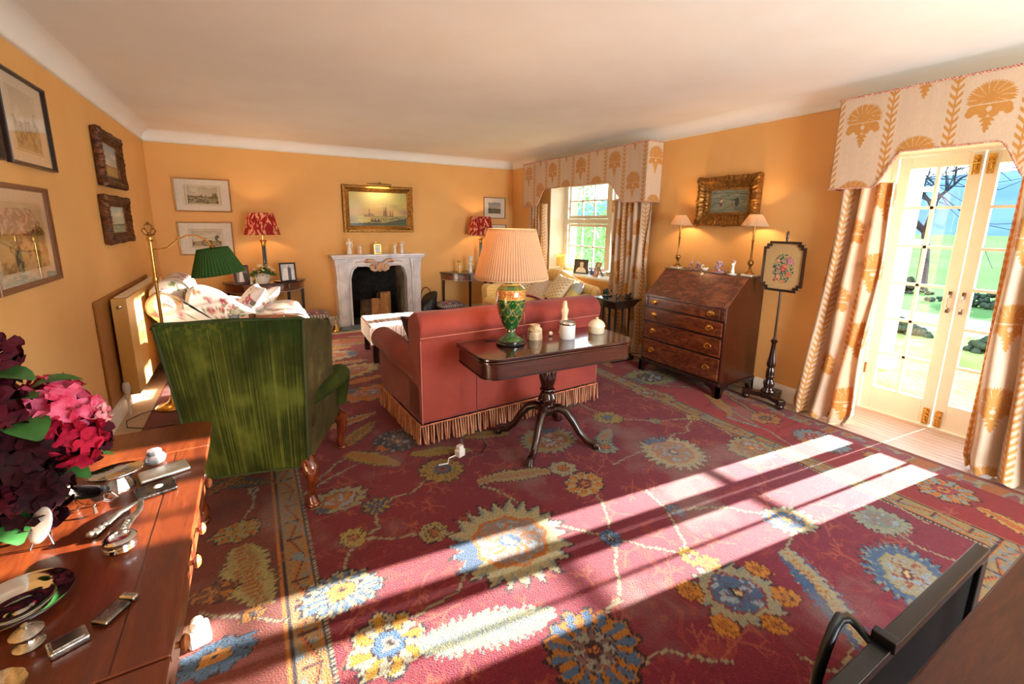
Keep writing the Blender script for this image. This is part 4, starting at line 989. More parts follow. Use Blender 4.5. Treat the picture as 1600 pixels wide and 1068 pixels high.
# ================================================================ DEMI-LUNE TABLES
def demilune(label,loc,R,D,h,top='mahog',leg='mahogdark',group=None,la=.31):
    """half round table, flat side at y=0, bows out to -D"""
    t=T('half_round_table',label,'table',loc,0,group)
    def half(rx,ry,n=28): return [(rx*math.cos(PI+PI*k/n),ry*math.sin(PI+PI*k/n)) for k in range(n+1)]
    O('tabletop',MB().prism(half(R,D),'z',h-.022,h),top,t,30,bev=.004)
    o_=half(R*.94,D*.94); i_=half(R*.90,D*.90)[::-1]
    vs=[];fs=[];n=len(o_)
    m=MB().prism(o_,'z',h-.125,h-.022)
    O('apron',m,'mahogflame',t,30,bev=.002)
    O('apron_inlay',MB().tube([(x*1.003,y*1.003,h-.118) for x,y in o_],.003,5),'ivory',t)
    for a in (0,la,1-la,1):
        x,y=R*.90*math.cos(PI+PI*a),D*.90*math.sin(PI+PI*a); y=min(y,-.03)
        O('leg',MB().add([(x-.02,y-.02,h-.03),(x+.02,y-.02,h-.03),(x+.02,y+.02,h-.03),(x-.02,y+.02,h-.03),(x-.011,y-.011,0),(x+.011,y-.011,0),(x+.011,y+.011,0),(x-.011,y+.011,0)],[(0,1,5,4),(1,2,6,5),(2,3,7,6),(3,0,4,7),(4,5,6,7),(3,2,1,0)]),leg,t,0)
    return t
demilune('polished half-round side table left of the fireplace, under the red lamp and white pot',(.125,YF-.022,0),.485,.46,.715,group='half-round side tables')
demilune('dark half-round side table right of the fireplace, in the far corner',(3.07,YF-.022,0),.485,.46,.715,top='mahogdark',group='half-round side tables',la=.40)
# table lamps with red ikat shades
def ikat(U,V,seed=0):
    C=np.zeros(U.shape+(3,)); C[:]=A('#9c2420'); n=fbm(U*44+3*vn(U*14,V*4,seed+7),V*8+2.5*vn(U*16,V*4,seed+8),seed+1,3)
    C=mixc(C,(n>.56),A('#dcae88')); C=mixc(C,(np.abs(n-.55)<.015),A('#d0705a')); C=mixc(C,fbm(U*50,V*4,seed+5)>.66,A('#8f1f20')); return C
def pleated_shade(name,r0,r1,h,z,fn,m,parent,pleats=60,amp=.012,nv=24,oval=1.0):
    nu=pleats*6; U,V=np.meshgrid(np.arange(nu)/nu,np.linspace(0,1,nv))
    R=(r0+(r1-r0)*V)*(1+amp*np.cos(U*2*PI*pleats)); 
    P=np.stack([R*np.cos(U*2*PI),R*np.sin(U*2*PI)*oval,z+h*V],-1)
    return grid(name,P,fn(U,V),m,parent,closeu=True,thick=.002)
MT['ikat']=attr('red ikat shade cloth',rough=.85,transl=.35,var=.06,vs=60)
MT['silkshade']=attr('pleated silk shade',rough=.8,transl=.5,var=.03,vs=60,grain=(1,1,.1))
MT['greenshade']=attr('pleated green shade',rough=.75,transl=.4,var=.05,vs=60)
MT['shadetrim']=mat('shade binding','#d8b58c','#c8a078',rough=.8)
def bulb(name,loc,power,color=(1,.62,.32),r=.03):
    l=bpy.data.lights.new(name,'POINT'); l.energy=power; l.color=color; l.shadow_soft_size=r
    o=bpy.data.objects.new(name,l); COL.objects.link(o); o.location=loc; return o
MT['greenmarble']=mat('dark green painted column','#10231c','#1c3428',rough=.25,ns=20,coat=.4)
def red_lamp(label,loc,zb=1.315,zt=1.60,r0=.20,r1=.135,seed=0,power=4.5):
    t=T('table_lamp',label,'lamp',loc); h0=loc[2]
    m=MB().box(-.075,.075,-.075,.075,0,.02,.003).box(-.06,.06,-.06,.06,.02,.035,.003)
    O('base',m,'oldbrass',t)
    O('column',MB().lathe([(.034,.035),(.034,.05),(.028,.06),(.026,.08),(.023,.44),(.024,.46)],(0,0,0),20,flute=.12,nf=10),'greenmarble',t)
    c=MB().lathe([(.024,.46),(.032,.475),(.026,.485),(.036,.515),(.046,.53),(.03,.535),(.012,.54),(.010,.62)],(0,0,0),16,flute=.15,nf=8)
    O('capital',c,'brass',t)
    pleated_shade('lamp_shade',r0,r1,zt-zb,zb-h0,lambda U,V:ikat(U,V,seed),'ikat',t,48,.010)
    O('shade_ring',MB().tube([(0,0,zt-h0-.02),(r1*.97,0,zt-h0-.01)],.002,5).tube([(0,0,zt-h0-.02),(-r1*.97,0,zt-h0-.01)],.002,5).tube([(0,0,.54),(0,0,zt-h0-.02)],.004,6),'brass',t)
    bulb('red_lamp_bulb',(loc[0],loc[1],(zb+zt)/2),power)
    return t
red_lamp('red and cream patterned shade lamp on the left half-round table',(.135,6.50,.715),1.318,1.585,.200,.138,0)
red_lamp('red and cream patterned shade lamp on the right half-round table, behind the pleated lamp',(3.21,6.58,.715),1.30,1.590,.205,.155,4)
# plant in white pot
t=T('potted_plant','white flowered plant in a white pot on the left half-round table','plant',(.095,6.405,.715))
O('pot',MB().lathe([(.055,0),(.062,.004),(.075,.06),(.080,.105),(.084,.112),(.084,.118),(.076,.118),(.070,.10),(.001,.09)],(0,0,0),28),'porcelain',t)
rnd=random.Random(3); lf=MB(); fl=MB()
for k in range(330):
    a=rnd.uniform(0,2*PI); q=rnd.uniform(0,1)**.5; z=.10+.11*(1-q*q)*rnd.uniform(.4,1); R=.15*q
    c=Vector((R*math.cos(a),R*math.sin(a),z)); d=Vector((math.cos(a)*q,math.sin(a)*q,.5+rnd.uniform(-.4,.4))).normalized(); s=rnd.uniform(.010,.018)
    w_=d.cross(Vector((rnd.gauss(0,1),rnd.gauss(0,1),rnd.gauss(0,1)))).normalized()*s*.5
    lf.add([c-d*s,c+w_,c+d*s*1.2,c-w_],[(0,1,2,3)])
for k in range(34):
    a=rnd.uniform(0,2*PI); q=rnd.uniform(.2,1); c=Vector((.155*q*math.cos(a),.155*q*math.sin(a),.13+.10*(1-q*q)+rnd.uniform(0,.02)))
    for j in range(5):
        b=2*PI*j/5; p=c+Vector((math.cos(b)*.009,math.sin(b)*.009,rnd.uniform(-.003,.004))); fl.ball(p,.0075,6,sz=.5)
MT['leafgreen']=mat('plant leaf','#3f6b24','#2b4d1a',rough=.55,ns=20)
MT['petalwhite']=mat('cream petals','#f1ead2','#e2dcae',rough=.6,ns=30)
O('foliage',lf,'leafgreen',t,0); O('blossom',fl,'petalwhite',t,60)
# photograph frames
def photo(kind):
    def f(U,V):
        C=np.zeros(U.shape+(3,)); n=fbm(U*6,V*6,kind)
        if kind==1:   # tall group, greys
            C[:]=A('#3a3431'); C=mixc(C,V>.6,A('#6f6a66')); C=mixc(C,(np.abs(U-.5)<.10+.12*(1-V))&(V<.85),A('#e2ded8')); C=mixc(C,np.hypot((U-.5)/.07,(V-.86)/.07)<1,A('#c9b8a8')); C=mixc(C,(np.abs(U-.2)<.09)&(V<.7),A('#8a8580'))
        elif kind==2:
            C[:]=A('#c9ccd2'); C=mixc(C,(np.abs(U-.38)<.13+.22*(1-V))&(V<.75),A('#f2f2f2')); C=mixc(C,np.hypot((U-.44)/.10,(V-.80)/.10)<1,A('#d8d0c8')); C=mixc(C,(np.abs(U-.62)<.12)&(V<.78),A('#3a3c42')); C=mixc(C,np.hypot((U-.60)/.07,(V-.84)/.07)<1,A('#8a8078')); C=mixc(C,(U>.75)&(V<.6),A('#e6e6ea'))
        elif kind==3:
            C[:]=A('#3b302b'); C=mixc(C,(np.hypot((U-.5)/.40,(V-.0)/.46)<1),A('#f2eee8')); C=mixc(C,(np.hypot((U-.52)/.13,(V-.60)/.19)<1),A('#ded2c6')); C=mixc(C,(np.hypot((U-.52)/.15,(V-.74)/.12)<1)&(V>.68),A('#d8d4cc')); C=mixc(C,(np.abs(U-.5)<.06)&(V>.36)&(V<.5),A('#d0c2b4')); C=mixc(C,(np.abs(V-.62)<.012)&(np.abs(np.abs(U-.52)-.05)<.02),A('#4a3a34'))
        else:
            C[:]=A('#aeb0b4'); C=mixc(C,(np.abs(U-.5-.1*np.sin(V*4))<.17)&(V<.72),A('#4d4d54')); C=mixc(C,np.hypot((U-.55)/.11,(V-.8)/.09)<1,A('#cfc4ba')); C=mixc(C,n>.64,A('#e8e6e2'))
        return C
    return f
def photo_frame(label,loc,w,h,rz,lean,kind,m,fw=.018,group=None,strut=True):
    t=T('photo_frame',label,'picture frame',loc,rz,group)
    # leaning about its foot: built upright then tilted
    Mx=Matrix.Rotation(-lean,4,'X')
    fr=ring(MB(),w,h,[(0,-.0),(0,.014),(fw*.4,.018),(fw*.8,.012),(fw,.010),(fw,.0)]); 
    fr.box(-w/2+.004,w/2-.004,-.001,.004,-h/2+.004,h/2-.004)
    for i,v in enumerate(fr.v): fr.v[i]=tuple(Mx@Vector((v[0],v[1],v[2]+h/2)))
    O('frame',fr,m,t,30)
    nx=60; nz=70; U,V=np.meshgrid(np.linspace(0,1,nx),np.linspace(0,1,nz)); P=np.stack([(U-.5)*(w-2*fw+.004),np.full(U.shape,-.006),fw-.002+V*(h-2*fw+.004)],-1)
    R3=np.array(Mx.to_3x3()); P=P@R3.T
    grid('photograph',P,photo(kind)(U,V),'paint',t)
    st=Vector(Mx@Vector((0,.004,h*.7))); ys=st.y+h*.32
    O('strut',MB().add([st+Vector((-.022,0,0)),st+Vector((.022,0,0)),(.035,ys,.001),(-.035,ys,.001),st+Vector((-.022,.003,0)),st+Vector((.022,.003,0)),(.035,ys+.003,.001),(-.035,ys+.003,.001)],[(0,1,2,3),(7,6,5,4),(0,4,5,1),(1,5,6,2),(2,6,7,3),(3,7,4,0)]),'black' if m!='orangewood' else 'slate',t,0)
    return t
MT['orangewood']=wood('orange wood frame','#a3572a','#c06d38','#d48550',rough=.35,coat=.2)
MT['redwood']=wood('red brown leather frame','#3c120c','#521a10','#6a2818',rough=.35,coat=.2)
photo_frame('dark red photograph frame left of the white pot, under the green lampshade',(-.135,6.43,.715),.175,.235,.25,.20,1,'redwood',.028,'photograph frames')
photo_frame('black photograph frame at the right end of the left half-round table',(.385,6.48,.715),.195,.245,.10,.16,2,'black',.020,'photograph frames')
MT['celadon']=mat('pale green china','#cfd6c4','#b8c0aa',rough=.3,coat=.4,ns=20)
figurine('pale green china figure beside the dark red photograph frame',.11,(-.035,6.375,.715),0,'celadon',group='pale green china pair')
figurine('pale green china figure beside the white flower pot',.115,(.020,6.385,.715),1,'celadon',group='pale green china pair')
tag(O('silver_dish',MB().lathe([(.03,0),(.045,.006),(.07,.022),(.078,.028),(.072,.026),(.04,.012),(.001,.008)],(0,0,0),24,sx=1.1,flute=.06,nf=16),'silver',None,60,loc=(.27,6.40,.715)),'small silver dish in front of the black photograph frame','dish')
# right half-round table pieces
MT['yellowchina']=mat('yellow glazed china','#d9b95c','#c9a33c',rough=.25,coat=.5)
t=T('candlestick','yellow china candlestick at the left end of the right half-round table','candlestick',(2.84,6.60,.715))
O('body',MB().lathe([(.042,0),(.042,.014),(.028,.025),(.020,.05),(.028,.08),(.022,.11),(.016,.15),(.030,.175),(.040,.182),(.038,.192),(.012,.195)],(0,0,0),20),'yellowchina',t)
O('painted_plaque',MB().ball((0,-.024,.085),.020,10,sy=.35),'porcelain',t)
t=T('china_vase','white china figure vase beside the yellow candlestick','vase',(3.005,6.53,.715))
O('figure',figure_mb(.20,1),'porcelain',t,60); O('vase_cup',MB().lathe([(.030,.185),(.034,.20),(.040,.255),(.044,.262),(.034,.262),(.028,.20)],(0,0,0),18),'porcelain',t)

# ================================================================ NEEDLEWORK STOOLS
def kilim(seed):
    def f(U,V):
        C=np.zeros(U.shape+(3,)); C[:]=A('#8a2c30'); n=vn(U*9,V*7,seed); d=(np.abs(((U*4)%1)-.5)+np.abs(((V*3)%1)-.5))
        C=mixc(C,d<.33,A('#6b6f74')); C=mixc(C,d<.18,A('#c7a98a')); C=mixc(C,(n>.7),A('#3c3a4a')); C=mixc(C,n<.25,A('#b8434a'))
        e=np.minimum(np.minimum(U,1-U),np.minimum(V,1-V)); C=mixc(C,e<.09,A('#57505e')); C=mixc(C,(e<.055)&(np.sin(U*70+V*60)>.2),A('#c0a890')); return C
    return f
def pillow_pts(w,d,h,nu=48,nv=40,pinch=.10,pw=2.6):
    """puffed pad: top and bottom sheets joined at the rim, returns P for a closed tube-like grid (u round)"""
    U,V=np.meshgrid(np.linspace(-1,1,nu),np.linspace(-1,1,nv))
    f=(np.clip(1-np.abs(U)**pw,0,1)*np.clip(1-np.abs(V)**pw,0,1))**.42
    sx_=1-pinch*(1-np.abs(V)**2)*0-pinch*.5*(V**2)*0; X=U*w/2*(1-pinch*(1-V*V)*np.abs(U)**3); Y=V*d/2*(1-pinch*(1-U*U)*np.abs(V)**3)
    return U,V,X,Y,f*h/2
def pillow(name,w,d,h,fn,m,parent=None,pinch=.10,flatbottom=False,pw=2.6,back=None,ncol=60):
    U,V,X,Y,Z=pillow_pts(w,d,h,ncol,int(ncol*.85),pinch,pw)
    C1=fn((U+1)/2,(V+1)/2)
    P1=np.stack([X,Y,Z],-1); P2=np.stack([X,Y,-Z*(.15 if flatbottom else 1)],-1)[::-1]
    P=np.concatenate([P2,P1]); C=np.concatenate([C1[::-1] if back is None else np.broadcast_to(A(back),C1.shape),C1])
    return grid(name,P,C,m,parent)
def stool(label,loc,rz,w,d,h,seed,group):
    t=T('footstool',label,'stool',loc,rz,group)
    O('frame',MB().box(-w/2+.01,w/2-.01,-d/2+.01,d/2-.01,h-.06,h-.005,.008),'mahog',t)
    p=pillow('seat_pad',w,d,.11,kilim(seed),'print',t,.04); p.location=(0,0,h+.045)
    for sx_ in (-1,1):
        for sy_ in (-1,1):
            x,y=sx_*(w/2-.03),sy_*(d/2-.03)
            O('leg',MB().tube([(x-sx_*.01,y-sy_*.01,h-.02),(x+sx_*.012,y+sy_*.012,h*.55),(x,y,h*.22),(x+sx_*.018,y+sy_*.018,.018),(x+sx_*.03,y+sy_*.03,.012)],[.026,.022,.012,.014,.012],8),'mahog',t)
    return t
stool('needlework topped footstool on short legs, left of the hearth',(.64,6.50,0),-.05,.41,.36,.20,5,'needlework footstools')
stool('needlework topped footstool right of the hearth, in front of the dark half-round table',(2.67,6.60,0),.05,.42,.34,.16,9,'needlework footstools')

# ================================================================ FLORAL ARMCHAIR (faces +x)
def chintz(U,V,s=1.0,seed=3,bgc='#efe6d6'):
    C=np.zeros(U.shape+(3,)); C[:]=A(bgc)
    n=vn(U*9*s,V*9*s,seed); cell=vn(U*4*s,V*4*s,seed+1)
    st=np.abs(fbm(U*5*s,V*5*s,seed+2)-.5); C=mixc(C,(st<.018)&(cell>.35),A('#6d7a4c'))
    cx=np.floor(U*5*s); cy=np.floor(V*5*s); jx=h2(cx,cy,seed+3)*.5+.25; jy=h2(cx,cy,seed+4)*.5+.25; k=h2(cx,cy,seed+5)
    du=U*5*s-cx-jx; dv=V*5*s-cy-jy; r=np.hypot(du,dv); th=np.arctan2(dv,du)
    ok=k>.35; f=ok&(r<.27*(1+.25*np.cos(5*th+k*6)))
    C=mixc(C,f,A('#b5485c')); C=mixc(C,f&(r<.17*(1+.3*np.cos(5*th+k*9))),A('#8c2c46')); C=mixc(C,f&(vn(U*60*s,V*60*s,seed)>.6),A('#dfa0a0')); C=mixc(C,ok&(r<.05),A('#d8b04c'))
    g=ok&(np.abs(r-.33)<.07)&(np.cos(3*th+k*12)>.4); C=mixc(C,g,A('#6f7f52')); C=mixc(C,g&(vn(U*40*s,V*40*s,seed+8)>.6),A('#8a5f74'))
    return C
t=T('floral_armchair','large cream floral armchair with rolled arms in the sunlight by the radiator','armchair',(-.10,5.35,.012))
def prof_solid(name,prof,y0,y1,parent,fn,m='print',nseg=30,capcols=True):
    """closed xz profile swept along y with coloured ends"""
    p=np.array(prof); q=np.vstack([p,p[:1]]); seg=np.r_[0,np.cumsum(np.hypot(*np.diff(q,axis=0).T))]
    n=160; s=np.linspace(0,seg[-1],n,endpoint=False); xs=np.interp(s,seg,q[:,0]); zs=np.interp(s,seg,q[:,1])
    # soften corners
    for _ in range(3): xs=(np.roll(xs,1)+xs*2+np.roll(xs,-1))/4; zs=(np.roll(zs,1)+zs*2+np.roll(zs,-1))/4
    cx,cz=xs.mean(),zs.mean(); rows=[];cols=[]
    def row(y,k): 
        X=cx+(xs-cx)*k; Z=cz+(zs-cz)*k; rows.append(np.stack([X,np.full(n,y),Z],-1))
    for k in np.linspace(.02,.97,14): row(y0+.0*(1-k),k); cols.append(fn(rows[-1][:,0]*1.7+3,rows[-1][:,2]*1.7))
    row(y0+.006,.99); cols.append(fn(rows[-1][:,0]+3,rows[-1][:,2]))
    for yy in np.linspace(y0+.016,y1-.016,nseg): row(yy,1.0); cols.append(fn(s,np.full(n,yy)))
    row(y1-.006,.99); cols.append(fn(rows[-1][:,0]+3,rows[-1][:,2]))
    for k in np.linspace(.97,.02,14): row(y1,k); cols.append(fn(rows[-1][:,0]+3,rows[-1][:,2]))
    return grid(name,np.array(rows),np.array(cols),m,parent,closeu=True)
def scroll_profile():
    pts=[(-.62,.16),(-.62,.55)]
    for k in range(10):                      # outward roll at the top
        a=math.radians(215-k*24); pts.append((-.60+.135*math.cos(a),.735+.135*math.sin(a)))
    pts+=[(-.43,.88),(-.33,.90),(-.20,.84),(-.06,.72),(.12,.585),(.30,.565),(.46,.56),(.545,.52),(.56,.44),(.53,.36),(.52,.16)]
    return pts
ch=lambda U,V: chintz(U,V,1.15,3)
prof_solid('near_arm',scroll_profile(),-.52,-.34,t,ch)
prof_solid('far_arm',[(x,z if z<.60 else .60+(z-.60)*.25) for x,z in scroll_profile()],.36,.54,t,ch)
bp=[(-.62,.16),(-.66,.60)]+[(-.58+.15*math.cos(math.radians(200-k*22)),.80+.15*math.sin(math.radians(200-k*22))) for k in range(10)]+[(-.34,.62),(-.26,.40),(-.26,.16)]
prof_solid('back',bp,-.36,.38,t,ch)
O('arm_piping',MB().tube([(-.60+.132*math.cos(math.radians(215-k*12)),-.521,.735+.132*math.sin(math.radians(215-k*12))) for k in range(20)],.0035,6),'darkgilt',t)
s_=pillow('seat_cushion',.86,.72,.20,lambda U,V: chintz(U,V,.8,9),'print',t,.02,pw=8); s_.location=(.16,.01,.42)
prof_solid('seat_base',[(-.6,.14),(.50,.14),(.52,.33),(-.6,.33)],-.34,.36,t,ch)
for x in (-.52,.46):
    for y in (-.44,.46): O('foot',MB().lathe([(.022,0),(.028,.03),(.02,.06),(.034,.15)],(x,y,0),12),'mahogdark',t)
def cushion(label,loc,rot,w,h,th,fn,group=None,m='print',pinch=.10,back=None):
    p=pillow('cushion',w,h,th,fn,m,None,pinch,back=back); p.location=loc; p.rotation_euler=rot
    return tag(p,label,'cushion',group)
cushion('white cushion leaning against the back of the floral armchair',(.10-.17,5.30,.66),(0,math.radians(-52),.15),.42,.42,.16,lambda U,V: chintz(U,V,.5,23,'#f4efe6'),'cushions on the floral armchair')
cushion('white and green sprigged cushion at the far arm of the floral armchair',(.06,5.60,.62),(math.radians(-20),math.radians(-35),.3),.40,.38,.15,lambda U,V: mixc(chintz(U,V,.6,29,'#eef0ec'),(vn(U*6,V*6,3)>.7)*.6,A('#a9b8a4')),'cushions on the floral armchair')
# small box chest behind the armchair
t=T('wall_chest','small pink-brown chest behind the floral armchair in the far left corner','chest',(-.52,6.30,0))
MT['pinkwood']=wood('faded pink wood','#8c5a44','#a8705a','#bb8468',rough=.5,coat=0)
O('body',MB().box(-.20,.20,-.20,.20,.05,.60,.006),'pinkwood',t); O('lid',MB().box(-.215,.215,-.215,.215,.60,.64,.006),'pinkwood',t)
for x in (-.16,.16):
    for y in (-.16,.16): O('foot',MB().box(x-.025,x+.025,y-.025,y+.025,0,.05),'mahogdark',t)

# ================================================================ ROUND SIDE TABLE WITH SMALL THINGS
t=T('round_table','small round table with an orange-brown top behind the green wing chair','table',(.02,4.44,.012)); t.scale=(.90,.90,1.11)
O('tabletop',MB().lathe([(.001,.515),(.38,.515),(.40,.522),(.405,.532),(.40,.540),(.385,.543),(.375,.538),(.001,.538)],(0,0,0),48),wood('orange top','#b5582c','#cf6f3c','#dd8450',rough=.3,coat=.3),t)
O('column',MB().lathe([(.05,.12),(.06,.16),(.035,.20),(.03,.30),(.045,.36),(.03,.42),(.035,.49),(.07,.517)],(0,0,0),20),'mahog',t)
for k in range(3):
    a=2*PI*k/3+.3; O('leg',MB().tube([(.03*math.cos(a),.03*math.sin(a),.16),(.14*math.cos(a),.14*math.sin(a),.15),(.24*math.cos(a),.24*math.sin(a),.05),(.30*math.cos(a),.30*math.sin(a),.018)],[.025,.022,.018,.020],8),'mahog',t)
tz=.612; g='things on the round table'
MT['crystal']=mat('cut crystal','#dfe6ea','#c7d0d6',rough=.05,trans=.7,ns=30)
t=T('flower_vase','small glass vase of white flowers on the round table','vase',(-.18,4.42,tz))
O('vase',MB().lathe([(.028,0),(.036,.01),(.045,.05),(.040,.075),(.048,.09),(.043,.09),(.036,.075),(.04,.05),(.001,.01)],(0,0,0),18,flute=.08,nf=12),'crystal',t)
m=MB(); rnd=random.Random(8)
for k in range(26): a=rnd.uniform(0,6.3); q=rnd.uniform(0,.055); m.ball((q*math.cos(a),q*math.sin(a),.105+rnd.uniform(0,.055)-q*.4),rnd.uniform(.010,.017),7,sz=.7)
O('blossom',m,'petalwhite',t,60)
tag(O('silver_beaker',MB().lathe([(.025,0),(.028,.004),(.030,.085),(.032,.09),(.028,.09),(.026,.01),(.001,.006)],(0,0,0),24),'silver',None,loc=(-.045,4.38,tz)),'tall silver beaker on the round table, left of centre','beaker')
MT['amber']=mat('amber glass','#b0843c','#8f5f24',rough=.15,trans=.3,coat=.5,ns=30)
tag(O('glass_ashtray',MB().lathe([(.05,0),(.062,.01),(.068,.035),(.058,.035),(.05,.014),(.001,.012)],(0,0,0),20,flute=.1,nf=8),'amber',None,loc=(.095,4.30,tz)),'amber glass ashtray in the middle of the round table','ashtray')
tag(O('silver_pot',MB().lathe([(.020,0),(.03,.01),(.034,.04),(.026,.055),(.012,.062),(.006,.075),(.001,.08)],(0,0,0),20),'silver',None,loc=(.19,4.30,tz)),'small lidded silver pot at the right of the round table','pot')
MT['darkbox']=mat('dark enamel box','#3a2626','#241a1c',rough=.2,coat=.5)
tag(O('trinket_box',MB().box(-.028,.028,-.02,.02,0,.032,.006),'darkbox',None,loc=(.14,4.38,tz),rz=.4),'small dark trinket box beside the lidded silver pot','box')
# ================================================================ BRASS FLOOR LAMP WITH GREEN SHADE
lx,ly=-.655,4.31
t=T('floor_lamp','brass floor lamp with a curved arm and pleated dark green shade','lamp',(lx,ly,0))
O('base',MB().lathe([(.001,.0),(.115,.0),(.12,.008),(.11,.018),(.07,.026),(.035,.045),(.020,.07),(.018,.09),(.001,.09)],(0,0,.012),36),'brass',t)
O('pole',MB().tube([(0,0,.09),(0,0,1.36)],.0115,16).lathe([(.018,1.02),(.022,1.04),(.018,1.06)],(0,0,0),16).lathe([(.016,1.33),(.022,1.35),(.016,1.37)],(0,0,0),16),'brass',t)
m=MB()
for s in (-1,1): m.tube([(0,0,1.37),(s*.03,0,1.385),(s*.042,0,1.41),(s*.030,0,1.43),(s*.018,0,1.415)],.0055,6).tube([(0,0,1.37),(s*.012,0,1.41),(s*.024,0,1.445),(s*.008,0,1.462),(0,0,1.45)],.0050,6)
m.ball((0,0,1.385),.016,10); m.ball((0,0,1.468),.009,8)
O('finial',m,'oldbrass',t)
arm=[(0,0,1.275),(.05,-.01,1.27),(.10,-.02,1.285),(.17,-.03,1.345),(.23,-.04,1.375),(.30,-.05,1.375),(.355,-.06,1.34),(.385,-.065,1.30)]
O('arm',MB().tube(arm,.0065,8),'brass',t)
O('shade_cap',MB().ball((.39,-.066,1.285),.020,12).tube([(.39,-.066,1.29),(.41,-.068,1.22)],.010,8),'oldbrass',t)
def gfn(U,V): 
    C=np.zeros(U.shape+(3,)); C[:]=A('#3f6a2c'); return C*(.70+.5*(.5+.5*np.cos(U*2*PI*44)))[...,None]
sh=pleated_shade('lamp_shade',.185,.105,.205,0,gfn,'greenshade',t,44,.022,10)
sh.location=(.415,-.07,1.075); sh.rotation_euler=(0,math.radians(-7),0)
O('cord',MB().tube([(-.10,-.02,.02),(-.2,-.05,.010),(-.27,-.16,.010),(-.24,-.30,.010),(-.12,-.38,.010),(.05,-.43,.022),(.2,-.5,.022)],.0035,6),'black',t)
bulb('floor_lamp_bulb',(lx+.415,ly-.07,1.16),.0001)
bpy.data.objects.remove(bpy.data.objects['floor_lamp_bulb'])

# ================================================================ GREEN WING CHAIR (seen from behind)
MT['greenvelvet']=attr('striped green velvet',rough=.9,spec=.1,var=.22,vs=7,bs_=.3,bscale=300)
MT['olivevelvet']=attr('worn olive velvet',rough=.95,spec=.1,var=.2,vs=10)
def gstripe(U,V,w=.66):
    C=np.zeros(U.shape+(3,)); C[:]=A('#3c4216'); x=U*w
    n=vn(x*330,V*.5,3); n2=vn(x*130,V*.5+3,4); patch=fbm(U*4,V*4,6)
    C=mixc(C,(n>.62)*.75,A('#1f2c0c')); C=mixc(C,(n<.25)*.6,A('#62682c')); C=mixc(C,(n2>.68)*.5,A('#161f0a'))
    C=mixc(C,np.clip((patch-.52)*3.2,0,.75),A('#1c210a')); C=mixc(C,np.clip((.47-patch)*3,0,.6),A('#586024'))
    C=mixc(C,np.clip((V-.80)*4,0,.7)*(vn(U*60,V*60,8)>.4),A('#1d3414')); return C
def olive(U,V):
    C=np.zeros(U.shape+(3,)); C[:]=A('#433a20'); p=fbm(U*5,V*5,12); C=mixc(C,np.clip((p-.5)*3,0,.8),A('#3a331c')); C=mixc(C,np.clip((.45-p)*3,0,.6),A('#5c5232')); return C
wc=T('wing_chair','green striped velvet wing chair seen from behind, with cabriole legs','armchair',(-.08,2.43,.012),math.radians(-13))
def sheet_solid(name,fa,fb,nu,nv,col,m,parent):
    """solid between two surfaces fa,fb : (U,V)->xyz"""
    U,V=np.meshgrid(np.linspace(0,1,nu),np.linspace(0,1,nv)); PA=np.stack(fa(U,V),-1); PB=np.stack(fb(U,V),-1)
    # ring round: A rows then B reversed -> closed strip in v
    rim=.5*(PA+PB)
    P=np.concatenate([PA,PB[::-1]],0); C=np.concatenate([col(U,V),col(U,V)[::-1]],0)
    # close the sides by pulling edge columns together
    P=np.concatenate([np.concatenate([.5*(PA[:,:1]+PB[:,:1]),.5*(PA[:,:1]+PB[:,:1])[::-1]],0),P,np.concatenate([.5*(PA[:,-1:]+PB[:,-1:]),.5*(PA[:,-1:]+PB[:,-1:])[::-1]],0)],1)
    C=np.concatenate([C[:,:1],C,C[:,-1:]],1)
    P=np.concatenate([P,P[:1]],0); C=np.concatenate([C,C[:1]],0)
    return grid(name,P,C,m,parent)
def bw(V): return .245+.045*V                         # half width of the back
def bty(V): return -.0-.125*V                          # rake
ztop=lambda U: 1.045+.012*np.sin(U*PI)-.03*np.clip(np.abs(U*2-1)-.9,0,1)*10*.3
sheet_solid('backrest',lambda U,V:((U*2-1)*(bw(V)+.0),bty(V)-.012*np.sin(U*PI)*np.sin(V*PI),.235+(ztop(U)-.235)*V),
            lambda U,V:((U*2-1)*(bw(V)-.02),bty(V)+.10-.02*V,.26+(ztop(U)-.285)*V),240,120,lambda U,V:gstripe(U,V),'greenvelvet',wc)
# rounded top roll and welt cords
O('welt',MB().tube([(s*(bw(v)+.002),bty(v)-.002,.235+.80*v) for s in (1,) for v in [k/20 for k in range(21)]],.006,6).tube([(-(bw(v)+.002),bty(v)-.002,.235+.80*v) for v in [k/20 for k in range(21)]],.006,6)
  .tube([((u*2-1)*bw(1),bty(1)-.004,1.047) for u in [k/16 for k in range(17)]],.006,6).tube([((u*2-1)*bw(0),bty(0)-.004,.236) for u in [k/16 for k in range(17)]],.005,6),mat('green welt','#2f3d16','#26330f',rough=.9),wc)
top=MB().tube([(-.285,-.10,1.03),(-.20,-.09,1.045),(0,-.09,1.05),(.20,-.09,1.045),(.285,-.10,1.03)],[.028,.032,.034,.032,.028],10)
def wing(s):
    """wing panel: follows the back edge, scoops forward, drops to the arm"""
    def pt(U,V,off):
        z=.235+ .80*V
        # forward reach as function of height
        reach=np.interp(V,[0,.18,.36,.42,.50,.58,.75,.90,1.0],[.62,.62,.62,.58,.34,.27,.30,.28,.17])
        x=s*(bw(V)+.006+ (.09*np.clip(V,0,1)+.105*(1-V))*U**1.2 - off)
        y=bty(V)+.02+reach*U
        zz=z-.06*U*(V>.95)*0-.05*(U**2)*np.clip((V-.85)/.15,0,1)
        # arm top slopes forward
        return (x,y,zz)
    return sheet_solid('wing_side',lambda U,V:pt(U,V,0),lambda U,V:pt(U,V,.045),40,70,olive,'olivevelvet',wc)
wing(1); wing(-1)
